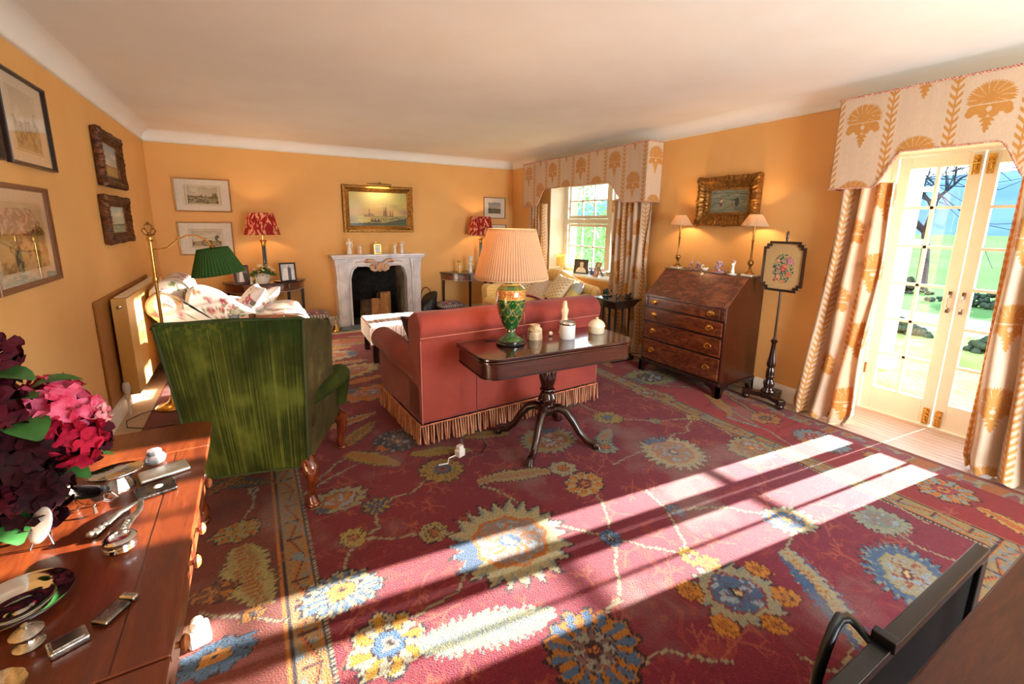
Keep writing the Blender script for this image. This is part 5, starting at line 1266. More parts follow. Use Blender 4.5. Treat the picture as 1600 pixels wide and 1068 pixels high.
for s in (-1,1):
    a=MB().tube([(s*.235,.06,.555),(s*.275,.16,.565),(s*.335,.30,.575),(s*.365,.45,.565),(s*.375,.55,.54),(s*.375,.60,.49),(s*.372,.605,.42),(s*.365,.60,.33)],[.035,.050,.062,.066,.066,.060,.050,.040],14)
    P=O('arm',a,mat('olive green velvet arm','#252b0c','#3a4014',rough=.95,spec=.1,ns=5,detail=4),wc,60)
s_=pillow('seat_cushion',.58,.56,.15,lambda U,V:olive(U,V)*.6,'greenvelvet',wc,.03,pw=7); s_.location=(0,.33,.45)
O('seat_rail',MB().box(-.232,.232,.02,.60,.240,.37,.02),mat('green velvet rail','#3a3818','#2c2c10',rough=.9,sheen=.1),wc)
MT['glossmahog']=wood('polished cabriole mahogany','#5a230d','#83381a','#a3522a',rough=.18,coat=.8,grain=(8,8,2))
def cab(x,y,dx,dy,front):
    z0=.255
    pts=[(x,y,z0),(x+dx*.030,y+dy*.03,.225),(x+dx*.045,y+dy*.045,.17),(x+dx*.030,y+dy*.03,.10),(x+dx*.016,y+dy*.016,.06),(x+dx*.030,y+dy*.03,.028),(x+dx*.042,y+dy*.042,.014)]
    m=MB().tube(pts,[.040,.045,.034,.022,.019,.026,.024],14); m.lathe([(.001,.0),(.030,.0),(.034,.010),(.028,.022),(.001,.03)],(x+dx*.036,y+dy*.036,0),16)
    O('leg',m,'glossmahog',wc,60)
cab(.235,.03,.6,-.8,0); cab(-.235,.03,-.6,-.8,0); cab(.335,.60,.7,.7,1); cab(-.335,.60,-.7,.7,1)

# ================================================================ ROSE VELVET SOFA WITH BULLION FRINGE (seen from behind)
sf=T('rose_sofa','rose pink velvet sofa with long bullion fringe, back towards the camera','sofa',(1.668,2.752,.012),math.radians(3.2))
def rose_c(U,V,sc_=1.0):
    C=np.zeros(U.shape+(3,)); C[:]=A('#90392c'); p=fbm(U*2.2*sc_,V*2.6*sc_,15); C=mixc(C,np.clip((p-.48)*2.2,0,.6),A('#70262a')); C=mixc(C,np.clip((.45-p)*2.2,0,.6),A('#944232')); return C
HW=.785
def swept(name,prof,x0,x1,parent,colf,m,nx=90,close=True,soft=2):
    p=np.array(prof); q=np.vstack([p,p[:1]]); seg=np.r_[0,np.cumsum(np.hypot(*np.diff(q,axis=0).T))]
    n=120; s=np.linspace(0,seg[-1],n,endpoint=False); ys=np.interp(s,seg,q[:,0]); zs=np.interp(s,seg,q[:,1])
    for _ in range(soft): ys=(np.roll(ys,1)+ys*2+np.roll(ys,-1))/4; zs=(np.roll(zs,1)+zs*2+np.roll(zs,-1))/4
    cy,cz=ys.mean(),zs.mean(); rows=[];cols=[]
    def row(x,k): rows.append(np.stack([np.full(n,x),cy+(ys-cy)*k,cz+(zs-cz)*k],-1))
    for k in np.linspace(.03,.96,8): row(x0,k)
    row(x0+.004,.985)
    for xx in np.linspace(x0+.014,x1-.014,nx): row(xx,1)
    row(x1-.004,.985)
    for k in np.linspace(.96,.03,8): row(x1,k)
    P=np.array(rows); C=colf(P[...,0]+P[...,1]*.3,P[...,2]+P[...,1]*.5)
    return grid(name,P,C,m,parent,closeu=True)
# back: flat outside back, rolled top rail overhanging towards the camera
backp=[(.0,.155),(.0,.745),(-.008,.765)]+[(.095+.118*math.cos(math.radians(200-k*20)),.800+.105*math.sin(math.radians(200-k*20))) for k in range(11)]+[(.195,.70),(.215,.50),(.23,.155)]
swept('backrest',backp,-HW,HW,sf,lambda U,V:rose_c(U,V),'velvetpink',140)
O('back_seam',MB().tube([(-HW,-.012,.752),(0,-.013,.750),(HW,-.012,.752)],.0035,6).tube([(-HW+.004,-.003,.16),(-HW+.004,-.003,.73)],.0035,6).tube([(HW-.004,-.003,.16),(HW-.004,-.003,.73)],.0035,6)
  .tube([(.015,.095+.121*math.cos(math.radians(200-k*20)),.800+.108*math.sin(math.radians(200-k*20))) for k in range(8)],.0035,6),mat('rose piping','#c07864','#b06a58',rough=.8),sf)
for s in (-1,1):
    xo=s*HW
    # arm: scroll at the outside, along y
    pa=[(-.0,.155),(.0,.46)]+[(.045-.02+.095*math.cos(math.radians(205-k*22)),.535+.09*math.sin(math.radians(205-k*22))) for k in range(10)]+[(.15,.46),(.16,.155)]
    pr=[(xo-s*y if False else xo-s*(y),z) for y,z in pa]
    p=np.array(pr); q=np.vstack([p,p[:1]]); seg=np.r_[0,np.cumsum(np.hypot(*np.diff(q,axis=0).T))]; n=100
    ss=np.linspace(0,seg[-1],n,endpoint=False); xs2=np.interp(ss,seg,q[:,0]); zs2=np.interp(ss,seg,q[:,1])
    for _ in range(2): xs2=(np.roll(xs2,1)+xs2*2+np.roll(xs2,-1))/4; zs2=(np.roll(zs2,1)+zs2*2+np.roll(zs2,-1))/4
    cx,cz=xs2.mean(),zs2.mean(); rows=[]
    def row(y,k,dz=0): 
        g=min(1,max(0,y-.05)/.40); Xr=cx+(xs2-cx)*k; out=s*(Xr-xo)>0; Xr=np.where(out,xo+(Xr-xo)*g-s*.004*(1-g),Xr)
        dzv=dz*np.clip((zs2-.38)/.15,0,1); rows.append(np.stack([Xr,np.full(n,y),cz+(zs2-cz)*k+dzv],-1))
    for k in np.linspace(.03,.96,7): row(.02,k,-.07)
    for y in np.linspace(.03,.87,50): row(y,1,-.07+.10*min(1,(y-.03)/.55))
    row(.882,.985,.03)
    for k in np.linspace(.96,.03,7): row(.888,k,.03)
    P=np.array(rows); grid('arm',P,rose_c(P[...,1]*1.5+7,P[...,2]*1.5)*.86,'velvetpink',sf,closeu=True)
O('seat_base',MB().box(-HW+.14,HW-.14,.2,.87,.155,.31,.01),mat('rose velvet plain','#6a2820','#5c2420',rough=.9,sheen=.1),sf)
for k in (-1,1):
    s_=pillow('seat_cushion',.60,.60,.17,lambda U,V:rose_c(U,V)*.9,'velvetpink',sf,.02,pw=8); s_.location=(k*.305,.52,.375)
# fringe: heading cord and hanging bullion strands
fr=MB(); rnd=random.Random(2)
def strands(p0,p1,n):
    for i in range(n):
        t=(i+.5)/n; p=Vector(p0).lerp(Vector(p1),t); nrm=Vector((p1[1]-p0[1],-(p1[0]-p0[0]),0)).normalized()
        o1=nrm*rnd.uniform(-.001,.006); sw=rnd.uniform(-.014,.014); d=(Vector(p1)-Vector(p0)).normalized()
        a=p+Vector((0,0,.150)); L=rnd.uniform(.118,.142)
        fr.tube([a,a+o1+Vector((0,0,-.07))+d*sw*.4,a+o1*2+d*sw+Vector((0,0,-L))],[.0055,.0068,.0070],7)
strands((-HW-.012,-.014,0),(HW+.012,-.014,0),80); strands((-HW-.014,.88,0),(-HW-.014,-.014,0),42); strands((HW+.014,-.014,0),(HW+.014,.88,0),42)
MT['fringe']=mat('bullion fringe','#d09a72','#8a4832',rough=.85,ns=3,lo=.38,hi=.62,scale=(24,24,.5))
f=O('fringe',fr,'fringe',sf,60); f['kind']='stuff'
O('fringe_heading',rope(MB(),[(-HW-.010,.88,.152),(-HW-.010,-.010,.152),(HW+.010,-.010,.152),(HW+.010,.88,.152)],.007,.022),mat('fringe heading','#cf8a62','#b86a48',rough=.8,ns=60),sf)
O('leg',MB().box(-.70,-.64,.05,.11,0,.16),'mahogdark',sf); O('leg',MB().box(.64,.70,.05,.11,0,.16),'mahogdark',sf); O('leg',MB().box(-.70,-.64,.70,.76,0,.16),'mahogdark',sf); O('leg',MB().box(.64,.70,.70,.76,0,.16),'mahogdark',sf)
def mc(U,V):
    C=np.zeros(U.shape+(3,)); C[:]=A('#6a2418'); return mixc(C,(np.minimum(np.minimum(U,1-U),np.minimum(V,1-V))<.04),A('#3a1a14'))
cushion('dark maroon cushion with corded edge leaning in the left corner of the rose sofa',(1.14,3.24,.60),(math.radians(50),math.radians(12),math.radians(25)),.42,.42,.15,mc)
# ================================================================ STRIPED OTTOMAN
t=T('striped_ottoman','long ottoman covered in cream cloth with red and brown stripes, before the fire','ottoman',(1.53,4.98,.012),math.radians(-3))
def stripes(U,V):
    x=U*1.02; C=np.zeros(U.shape+(3,)); C[:]=A('#efe4d4'); k=(x/.085)%1
    for a,b,c in ((.05,.12,'#8a3a2a'),(.20,.24,'#b5715a'),(.32,.36,'#8a3a2a'),(.52,.60,'#c98f78'),(.72,.76,'#5a4a3c'),(.86,.90,'#b5715a')): C=mixc(C,(k>a)&(k<b),A(c))
    z=(V*.66/.12)%1; C=mixc(C,(z<.05)*.5,A('#8a4a3a')); return C
def box_cushion(name,w,d,z0,z1,fn,m,parent,r=.05,dome=.02):
    nu,nv=140,90
    a=np.linspace(-1,1,nu); b=np.linspace(-1,1,nv); U,V=np.meshgrid(a,b)
    # wrap: outer 22% of the sheet drops down the sides
    def w1(t,L): 
        k=.78; inn=np.clip(t/k,-1,1); out=np.clip((np.abs(t)-k)/(1-k),0,1)
        return inn*L/2,out
    X,ox=w1(U,w); Y,oy=w1(V,d); o=np.maximum(ox,oy); H=z1-z0
    Z=z1+dome*(1-(X/(w/2))**2)*(1-(Y/(d/2))**2)-r*(1-np.sqrt(np.clip(1-(np.clip(o*3,0,1))**2,0,1)))-(H-r)*np.clip((o-.33)/.67,0,1)
    sh=1-.0*o; X=X*(1-.03*(1-np.clip(o*3,0,1))); Y=Y*(1-.04*(1-np.clip(o*3,0,1)))
    C=fn((X/w+.5),(Y/d+.5)); return grid(name,np.stack([X,Y,Z],-1),C,m,parent)
box_cushion('padded_top',1.02,.66,.21,.40,stripes,'print',t)
O('frame',MB().box(-.48,.48,-.30,.30,.19,.26,.008),'mahogdark',t)
for x in (-.46,.46):
    for y in (-.28,.28): O('leg',MB().box(x-.028,x+.028,y-.028,y+.028,0,.20,.003),'mahogdark',t)

# ================================================================ YELLOW SOFA UNDER THE WINDOW (faces -x)
MT['yellowcloth']=attr('yellow striped cloth',rough=.85,sheen=.2,var=.05,vs=30)
def ystripe(U,V):
    C=np.zeros(U.shape+(3,)); C[:]=A('#e2b45c'); k=(U/.075)%1; C=mixc(C,(k>.5)*.55,A('#eed394')); return C
ys_=T('yellow_sofa','yellow striped camel-back sofa under the side window','sofa',(3.30,5.02,.012))
nu,nv=120,70
U,V=np.meshgrid(np.linspace(0,1,nu),np.linspace(0,1,nv)); Yc=(U-.5)*1.56
ht=.715+.155*np.exp(-((Yc-.10)/.45)**2)
ang=V*2*PI; th_=.075
def ysec():
    # rounded slab: back at x=.40
    X=.385+th_*np.cos(ang)*1.0; Zc=np.where(np.sin(ang)>0,1,0)
    Z=np.where(np.sin(ang)>=0,ht-th_+th_*np.sin(ang),.16+(th_+th_*np.sin(ang))*0)
    return X,Z
X,Z=ysec(); P=np.stack([X+.0*Yc,Yc,Z],-1)
# end rolls: taper at both ends
e=np.clip((np.abs(U-.5)-.47)/.03,0,1); P[...,0]=.385+(P[...,0]-.385)*np.sqrt(1-e**2*.999); P[...,2]=P[...,2]-.03*e**2
grid('backrest',P.transpose(1,0,2)[:,:-1],ystripe(Yc,Z).transpose(1,0,2)[:,:-1],'yellowcloth',ys_,closeu=True)
yc=lambda U,V: ystripe(V*.8,U)
def arm_y(y0,y1,zt_,nm='arm'):
    pr=[(-.44,.16),(-.46,.50)]+[( -.40+.075*math.cos(math.radians(200-k*25)),zt_-.075+.075*math.sin(math.radians(200-k*25))) for k in range(7)]+[(.30,zt_+.02),(.36,zt_+.02),(.40,.5),(.40,.16)]
    prof_solid(nm,pr,y0,y1,ys_,lambda U,V:ystripe(V,U),'yellowcloth')
arm_y(.60,.78,.625); arm_y(-.78,-.62,.60)
prof_solid('seat_base',[(-.46,.14),(.38,.14),(.38,.32),(-.46,.32)],-.63,.62,ys_,lambda U,V:ystripe(V,U),'yellowcloth')
for yy in (-.31,.31):
    s_=pillow('seat_cushion',.80,.61,.17,lambda U,V:ystripe(V*.6,U),'yellowcloth',ys_,.02,pw=9); s_.location=(-.12,yy,.40)
for x in (-.42,.36):
    for y in (-.70,.70): O('leg',MB().box(x-.025,x+.025,y-.025,y+.025,0,.15),'mahogdark',ys_)
def sprig(bgc,c,dens=10,seed=3,edge=None,blk='#3a2c2c'):
    def f(U,V):
        C=np.zeros(U.shape+(3,)); C[:]=A(bgc); a=U*dens; b=V*dens; j=np.floor(b)%2*.5; du=((a+j)%1)-.5; dv=(b%1)-.5
        C=mixc(C,(np.hypot((du+dv*.5)/.13,(dv)/.34)<1),A(c)); C=mixc(C,np.hypot(du/.07,(dv-.1)/.10)<1,A(blk))
        if edge: C=mixc(C,np.minimum(np.minimum(U,1-U),np.minimum(V,1-V))<.06,A(edge))
        return C
    return f
MT['cushcloth']=attr('cushion cloth',rough=.9,sheen=.2,var=.06,vs=60)
g='cushions on the yellow sofa'
cz=.012
cushion('cream sprigged cushion leaning at the far end of the yellow sofa',(3.50,5.46,.665),(0,math.radians(-62),math.radians(14)),.42,.46,.14,sprig('#efe6d2','#c2a878',7),g,'cushcloth')
cushion('busy maroon and cream patterned cushion with red edging on the yellow sofa',(3.42,5.10,.600),(math.radians(8),math.radians(-42),math.radians(8)),.38,.40,.13,sprig('#d6c3a6','#7c2a3c',13,edge='#8c2430'),g,'cushcloth')
cushion('cream cushion with dark leaf sprigs, tallest of the leaning cushions on the yellow sofa',(3.46,4.76,.655),(math.radians(6),math.radians(-52),math.radians(-14)),.40,.44,.14,sprig('#ecdcb4','#a58a54',8,blk='#4a2c24'),g,'cushcloth')
def bluey(U,V):
    C=np.zeros(U.shape+(3,)); C[:]=A('#b9c6c4'); return mixc(C,(V<.45)&(U<.6),A('#d8cf86'))
cushion('pale blue and yellow silk cushion at the near end of the yellow sofa',(3.50,4.50,.620),(math.radians(-6),math.radians(-58),math.radians(-24)),.36,.40,.13,bluey,g,'cushcloth')

# ================================================================ PIECES ON THE WINDOW SILL
sz=WZ0+.0
photo_frame('dark framed black and white portrait photograph on the window sill',(4.06,5.06,sz),.235,.20,-math.radians(70),.12,3,'black',.012,'photograph frames on the sill')
photo_frame('orange wooden framed photograph on the window sill',(3.99,4.66,sz),.135,.20,-math.radians(105),.28,4,'orangewood',.018,'photograph frames on the sill')
photo_frame('wooden framed photograph at the near end of the sill, half behind the curtain',(4.0,4.15,sz),.14,.17,-math.radians(60),.22,2,'orangewood',.016,'photograph frames on the sill')
t=T('sill_lamp','small table lamp with a yellow shade at the far end of the window sill','lamp',(4.05,5.50,sz))
O('base',MB().lathe([(.05,0),(.055,.01),(.02,.02),(.014,.05),(.025,.075),(.010,.10)],(0,0,0),20),'brass',t)
MT['yellowshade']=attr('yellow paper shade',rough=.8,transl=.4,var=.03)
def yfn(U,V): C=np.zeros(U.shape+(3,)); C[:]=A('#ecd884'); return C
pleated_shade('lamp_shade',.090,.078,.17,.075,yfn,'yellowshade',t,30,.004,8)
MT['spongeware']=mat('yellow and brown china bowl','#d8b63c','#a8c0a0',rough=.2,coat=.6,ns=16)
tag(O('china_bowl',MB().lathe([(.045,0),(.05,.008),(.09,.05),(.115,.088),(.118,.094),(.112,.092),(.085,.055),(.04,.014),(.001,.012)],(0,0,0),28),'spongeware',None,loc=(4.045,4.36,sz)),'yellow china bowl on the window sill','bowl')
MT['blueglass']=mat('blue glass','#2a3f8c','#3450a8',rough=.1,coat=.6)
tag(O('blue_bottle',MB().lathe([(.018,0),(.022,.01),(.022,.05),(.012,.07),(.010,.085),(.013,.09)],(0,0,0),16),'blueglass',None,loc=(4.09,4.86,sz)),'tiny blue glass bottle between the two photographs on the sill','bottle')
t=T('magnifying_glass','small pair of wire spectacles lying on the window sill by the yellow lamp','spectacles',(3.99,5.52,sz))
t.name='spectacles'
O('lens_frame',MB().tube([(0,.03+.02*math.cos(k*PI/6),.022+.018*math.sin(k*PI/6)) for k in range(13)],.002,5).tube([(0,-.03+.02*math.cos(k*PI/6),.022+.018*math.sin(k*PI/6)) for k in range(13)],.002,5).tube([(0,.05,.024),(-.06,.055,.02)],.002,5).tube([(0,-.05,.024),(-.06,-.05,.02)],.002,5),'black',t)

# ================================================================ DARK COLUMNED SIDE TABLE
t=T('columned_side_table','dark side table on slender columns between the rose sofa and the near curtain','table',(3.455,3.66,.012))
w_=.19
O('tabletop',MB().add([(-w_,-w_,.675),(w_,-w_,.675),(w_,w_,.675),(-w_,w_,.675),(-w_,-w_,.69),(w_,-w_,.69),(w_,w_,.69),(-w_,w_,.69)],[(3,2,1,0),(4,5,6,7),(0,1,5,4),(1,2,6,5),(2,3,7,6),(3,0,4,7)])
   .add([(-.125,-.125,.585),(.125,-.125,.585),(.125,.125,.585),(-.125,.125,.585),(-w_+.01,-w_+.01,.675),(w_-.01,-w_+.01,.675),(w_-.01,w_-.01,.675),(-w_+.01,w_-.01,.675)],[(3,2,1,0),(4,5,6,7),(0,1,5,4),(1,2,6,5),(2,3,7,6),(3,0,4,7)]),'ebony',t,20,bev=.004)
for (x,y) in ((-.10,-.10),(0,-.10),(.10,-.10),(-.10,.10),(.10,.10),(-.10,0),(.10,0),(0,.10)):
    O('column',MB().lathe([(.016,.07),(.016,.085),(.012,.09),(.011,.56),(.014,.565),(.016,.585)],(x,y,0),12),'ebony',t)
O('base',MB().box(-.14,.14,-.14,.14,.045,.07,.004).box(-.16,.16,-.16,.16,.0,.045,.006),'ebony',t)
MT['bronze']=mat('dark green bronze','#22302a','#141c18',rough=.35,metal=.4,ns=20)
m=MB()
for k in range(16):
    r2=random.Random(k); m.ball((r2.uniform(-.035,.035),r2.uniform(-.03,.03),.025+r2.uniform(0,.055)),r2.uniform(.010,.020),7)
m.box(-.05,.05,-.03,.03,0,.012,.003)
tag(O('bronze_ornament',m,'bronze',None,60,loc=(3.42,3.78,.702)),'dark leafy bronze ornament at the back of the columned side table','ornament','ornaments on the columned side table')
tag(O('black_box',MB().lathe([(.015,0),(.017,.004),(.017,.045),(.014,.05),(.001,.052)],(0,0,0),14),'ebony',None,loc=(3.42,3.61,.702)),'small black cylinder pot in the middle of the columned side table','pot','ornaments on the columned side table')
m=MB().box(-.035,.035,-.025,.025,0,.010,.003).ball((0,0,.03),.028,10,sx=1.2,sz=.7).ball((.03,0,.05),.014,8).tube([(-.025,0,.03),(-.045,0,.05)],.006,6)
tag(O('bronze_frog',m,'bronze',None,60,loc=(3.53,3.56,.702)),'rounded dark bronze animal at the front corner of the columned side table','ornament','ornaments on the columned side table')
bpy.data.objects['bronze_frog'].name='bronze_animal'

# ================================================================ CARD TABLE ON A CARVED PEDESTAL
ct=T('card_table','polished mahogany fold-over card table on a carved pedestal behind the rose sofa','table',(1.655,2.370,.012),math.radians(-2.2))
def rrect(w,d,r,n=8):
    pts=[]
    for cx,cy,a0 in ((w/2-r,d/2-r,0),(-w/2+r,d/2-r,90),(-w/2+r,-d/2+r,180),(w/2-r,-d/2+r,270)):
        for k in range(n+1): a=math.radians(a0+90*k/n); pts.append((cx+r*math.cos(a),cy+r*math.sin(a)))
    return pts
def trrect(w,d,rb,rf,n=8):
    pts=[]
    for cx,cy,a0,r in ((w/2-rb,d/2-rb,0,rb),(-w/2+rb,d/2-rb,90,rb),(-w/2+rf,-d/2+rf,180,rf),(w/2-rf,-d/2+rf,270,rf)):
        for k in range(n+1): a=math.radians(a0+90*k/n); pts.append((cx+r*math.cos(a),cy+r*math.sin(a)))
    return pts
tp=trrect(1.13,.47,.015,.10)
O('tabletop',MB().prism(tp,'z',.707,.724).prism(tp,'z',.688,.704),wood('card table top','#2c0e08','#42180c','#5c2614',grain=(1.5,9,9),rough=.14,coat=.8),ct,25,bev=.004)
O('frieze',MB().prism(trrect(1.10,.445,.015,.09),'z',.600,.688),'mahog',ct,25,bev=.003)
O('frieze_moulding',MB().prism(trrect(1.11,.455,.015,.095),'z',.594,.602),'mahogdark',ct,25)
O('pedestal',MB().lathe([(.06,.595),(.062,.585),(.035,.575),(.030,.56),(.048,.55),(.055,.53),(.060,.50),(.056,.46),(.048,.43),(.040,.40),(.050,.395),(.054,.385),(.042,.375),(.048,.355),(.060,.33),(.062,.31),(.050,.285),(.055,.275),(.078,.27),(.080,.255),(.06,.245),(.05,.22),(.03,.20),(.001,.20)],(0,0,0),40,flute=.14,nf=14),wood('carved dark mahogany','#1c0805','#301009','#4a1e10',rough=.2,coat=.6),ct,60)
for k in range(4):
    a=math.radians(45+90*k-2); c,s=math.cos(a),math.sin(a); kx=1.05
    path=[(.03,.25),(.08,.262),(.13,.245),(.18,.18),(.225,.105),(.275,.055),(.325,.045)]
    m=MB().tube([(q*c*kx,q*s,z) for q,z in path],[.030,.030,.029,.027,.024,.022,.024],10)
    m.tube([(q*c*kx,q*s,z+.024) for q,z in path[1:-1]],[.009]*5,6)
    O('leg',m,'mahogdark',ct,60)
    f=MB(); ex,ey=.335*c*kx,.335*s; f.ball((ex,ey,.030),.026,10,sz=1.1)
    for j in (-1,0,1):
        b=a+j*.55; f.tube([(ex-.01*c,ey-.01*s,.05),(ex+.022*math.cos(b),ey+.022*math.sin(b),.036),(ex+.036*math.cos(b),ey+.036*math.sin(b),.010)],[.012,.011,.007],6)
    O('paw_foot',f,'mahogdark',ct,60)
tz=.736
# big green and gold glass lamp with the pleated shade
gl=T('table_lamp','green and gold glass urn lamp with a wide pleated cream shade on the card table','lamp',(1.395,2.425,tz))
up=[(.040,.058),(.030,.072),(.024,.080),(.022,.092),(.028,.098),(.045,.115),(.062,.150),(.078,.195),(.088,.240),(.094,.285),(.096,.318),(.094,.340),(.088,.358),(.070,.375),(.055,.385),(.050,.392),(.053,.410),(.056,.430),(.058,.450)]
pz=np.array(up); kz=np.linspace(0,1,150); sg=np.r_[0,np.cumsum(np.hypot(*np.diff(pz,axis=0).T))]; sg/=sg[-1]
rz_=np.interp(kz,sg,pz[:,0]); zz_=np.interp(kz,sg,pz[:,1]); th=np.arange(160)/160*2*PI
TH,ZZ=np.meshgrid(th,zz_); RR=np.repeat(rz_[:,None],160,1)
Cg=np.zeros(TH.shape+(3,)); Cg[:]=A('#0f4a1c')
n=fbm(TH*3,ZZ*40,5); Cg=mixc(Cg,np.clip((n-.5)*2,0,1),A('#2c7a2a'))
def scal(z0,amp,nn,wd,ph=0):
    zc=z0-amp*np.abs(np.cos(TH*nn/2+ph)); return np.abs(ZZ-zc)<wd
gold_=A('#c8a04c')
for z0,ph in ((.285,0),(.245,PI/2),(.205,0),(.165,PI/2)): Cg=mixc(Cg,scal(z0+.03,.045,8,.0022,ph)*.85,gold_)
band=(ZZ>.302)&(ZZ<.352); Cg=mixc(Cg,band,A('#b5652c')); Cg=mixc(Cg,band&(fbm(TH*14,ZZ*160,9)>.57),A('#e0b870')); st_=np.abs(((TH/(2*PI)*5)%1)-.5); Cg=mixc(Cg,band&(np.hypot(st_*.55,(ZZ-.327))<.016),A('#f2e2b8'))
Cg=mixc(Cg,(np.abs(ZZ-.300)<.003)|(np.abs(ZZ-.354)<.003)|(np.abs(ZZ-.386)<.004),gold_)
dots=(np.abs(((TH/(2*PI)*8)%1)-.5)<.045)&(np.abs(((ZZ-.1)/.04)%1-.5)<.10)&(ZZ<.29); Cg=mixc(Cg,dots,A('#d8b868')); Cg=mixc(Cg,(ZZ>.392)&(fbm(TH*5,ZZ*50,3)>.56),A('#8a9a34'))
grid('urn',np.stack([RR*np.cos(TH),RR*np.sin(TH),ZZ],-1),Cg,'enamel',gl,closeu=True)
O('foot',MB().lathe([(.080,.030),(.078,.034),(.055,.045),(.035,.062),(.026,.078),(.024,.085)],(0,0,0),36),mat('green glass foot','#1c4a1e','#2c5f24',rough=.12,coat=1),gl,60)
O('foot_collar',MB().lathe([(.024,.082),(.030,.086),(.030,.092),(.024,.096)],(0,0,0),24),'silver',gl)
O('base',MB().lathe([(.090,0),(.094,.004),(.094,.014),(.086,.018),(.086,.026),(.078,.032),(.001,.032)],(0,0,0),40),mat('black glass base','#0c0f10','#14181a',rough=.1,coat=1),gl)
O('stem',MB().tube([(0,0,.44),(0,0,.70)],.006,8),'brass',gl)
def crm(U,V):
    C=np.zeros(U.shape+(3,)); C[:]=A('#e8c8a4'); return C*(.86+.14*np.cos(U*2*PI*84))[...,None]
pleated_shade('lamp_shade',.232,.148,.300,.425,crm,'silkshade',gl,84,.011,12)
O('shade_binding',MB().tube([(.149*math.cos(k*PI/24),.149*math.sin(k*PI/24),.725) for k in range(49)],.004,6,False).tube([(.233*math.cos(k*PI/24),.233*math.sin(k*PI/24),.427) for k in range(49)],.004,6,False),'shadetrim',gl)
O('cord',MB().tube([(0,.085,.006),(-.11,.135,.004),(-.155,.170,-.02),(-.165,.165,-.10),(-.17,.150,-.45),(-.16,.145,-.62),(-.12,.10,-.718),(-.21,.0,-.720),(-.32,.02,-.720)],.003,6),'black',gl)
bulb('urn_lamp_bulb',(1.395,2.425,tz+.62),8,(1,.60,.30),.035)
# things on the card table
MT['stone']=mat('carved soapstone','#d9c2a0','#a8885f',rough=.6,ns=24,bs_=1,bscale=60,bdist=.006)
m=MB().lathe([(.001,0),(.050,0),(.053,.006),(.051,.03),(.050,.048),(.046,.054),(.046,.058),(.050,.062),(.046,.072),(.036,.080),(.034,.092),(.036,.098),(.001,.099)],(0,0,0),40,flute=.06,nf=16)
tag(O('carved_stone_pot',m,'stone',None,60,loc=(1.600,2.455,tz)),'carved cream stone pot with a lid beside the green urn lamp','pot')
t=T('candle_jar','white candle in a frosted glass jar with a silver rim on the card table','candle',(1.803,2.365,tz))
MT['frost']=mat('frosted white glass','#e9e9e4','#dcdedb',rough=.4,ns=6,trans=.1)
O('jar',MB().lathe([(.001,0),(.050,0),(.053,.004),(.054,.104),(.048,.104),(.047,.09),(.001,.088)],(0,0,0),36),'frost',t)
O('rim',MB().lathe([(.054,.098),(.057,.102),(.057,.112),(.053,.116),(.047,.114),(.047,.102)],(0,0,0),36,caps=False),'silver',t)
O('wick',MB().tube([(0,0,.087),(.002,0,.100)],.0015,5),'black',t)
figurine('tall translucent robed figure standing behind the candle jar',.235,(1.875,2.495,tz),3,mat('alabaster','#e6d3b0','#d6bd92',rough=.3,coat=.3,ns=20),name='alabaster_figure')
tag(O('china_egg',MB().ball((0,0,.016),.016,10),'ivory',None,loc=(1.745,2.475,tz)),'tiny ivory ball partly hidden behind the candle jar','ornament')
t=T('lidded_china_box','round lidded cream china box at the right end of the card table','box',(2.085,2.395,tz))
O('box',MB().lathe([(.001,0),(.050,0),(.055,.006),(.056,.045),(.058,.050),(.001,.050)],(0,0,0),32),'ivory',t)
O('lid',MB().lathe([(.060,.050),(.060,.056),(.052,.075),(.035,.092),(.012,.100),(.006,.104),(.010,.110),(.001,.117)],(0,0,0),32),'ivory',t)
# white plug adaptor on the rug with its lead
t=T('plug_adaptor','white plug adaptor lying on the rug behind the rose sofa','plug',(1.055,2.475,.014),.4)
O('body',MB().box(-.028,.028,-.024,.024,0,.05,.008).box(-.020,.020,-.018,.018,.05,.075,.006),'plastic',t)
O('lead',MB().tube([(-.02,.01,.012),(-.07,.03,.004),(-.12,-.01,.004),(-.17,.02,.004)],.004,6),'plastic',t)
t=T('plug_adaptor','white plug and socket block on the rug under the corner of the near left table','plug',(-.285,1.73,.014),.2)
O('body',MB().box(-.035,.035,-.045,.045,0,.045,.012),'plastic',t); O('plug',MB().lathe([(.02,.04),(.024,.05),(.018,.075),(.001,.08)],(0,.01,0),14),'plastic',t)

# ================================================================ BUREAU
bu=T('bureau','mahogany slope-front bureau with four drawers and brass oval handles','bureau',(XR-.012,2.755,.012),-PI/2)
# local: x along the wall (right = towards camera), front towards -y ; depth .50
BW,BD=.455,.50
sp=[(-BD,.125),(-BD,.80),(-.235,1.040),(0,1.040),(0,.125)]   # (y,z)
O('carcase',MB().prism(sp,'x',-BW,BW),'mahog',bu,20,bev=.003)
O('fall_front',MB().prism([(-BD-.014,.792),(-BD-.014,.806),(-.243,1.048),(-.232,1.040),(-BD+.0,.795)],'x',-BW+.012,BW-.012),'mahogflame',bu,20,bev=.002)
for xx,rr_ in ((BW-.003,.0022),(-BW+.003,.0022),(BW-.022,.0014)): O('fall_inlay',MB().tube([(xx,-BD-.004,.806),(xx,-.240,1.048)],rr_,4),'orangewood',bu)
O('escutcheon',MB().ball((0,0,0),.016,12,sy=.3).xf(Matrix.Translation((.0,-.262,1.038))@Matrix.Rotation(math.radians(-42),4,'X')),'ivory',bu)
O('top_board',MB().box(-BW-.008,BW+.008,-.240,0,1.040,1.052,.004),'mahogdark',bu)
zs_=[(.690,.782,True),(.545,.672,False),(.365,.527,False),(.150,.347,False)]
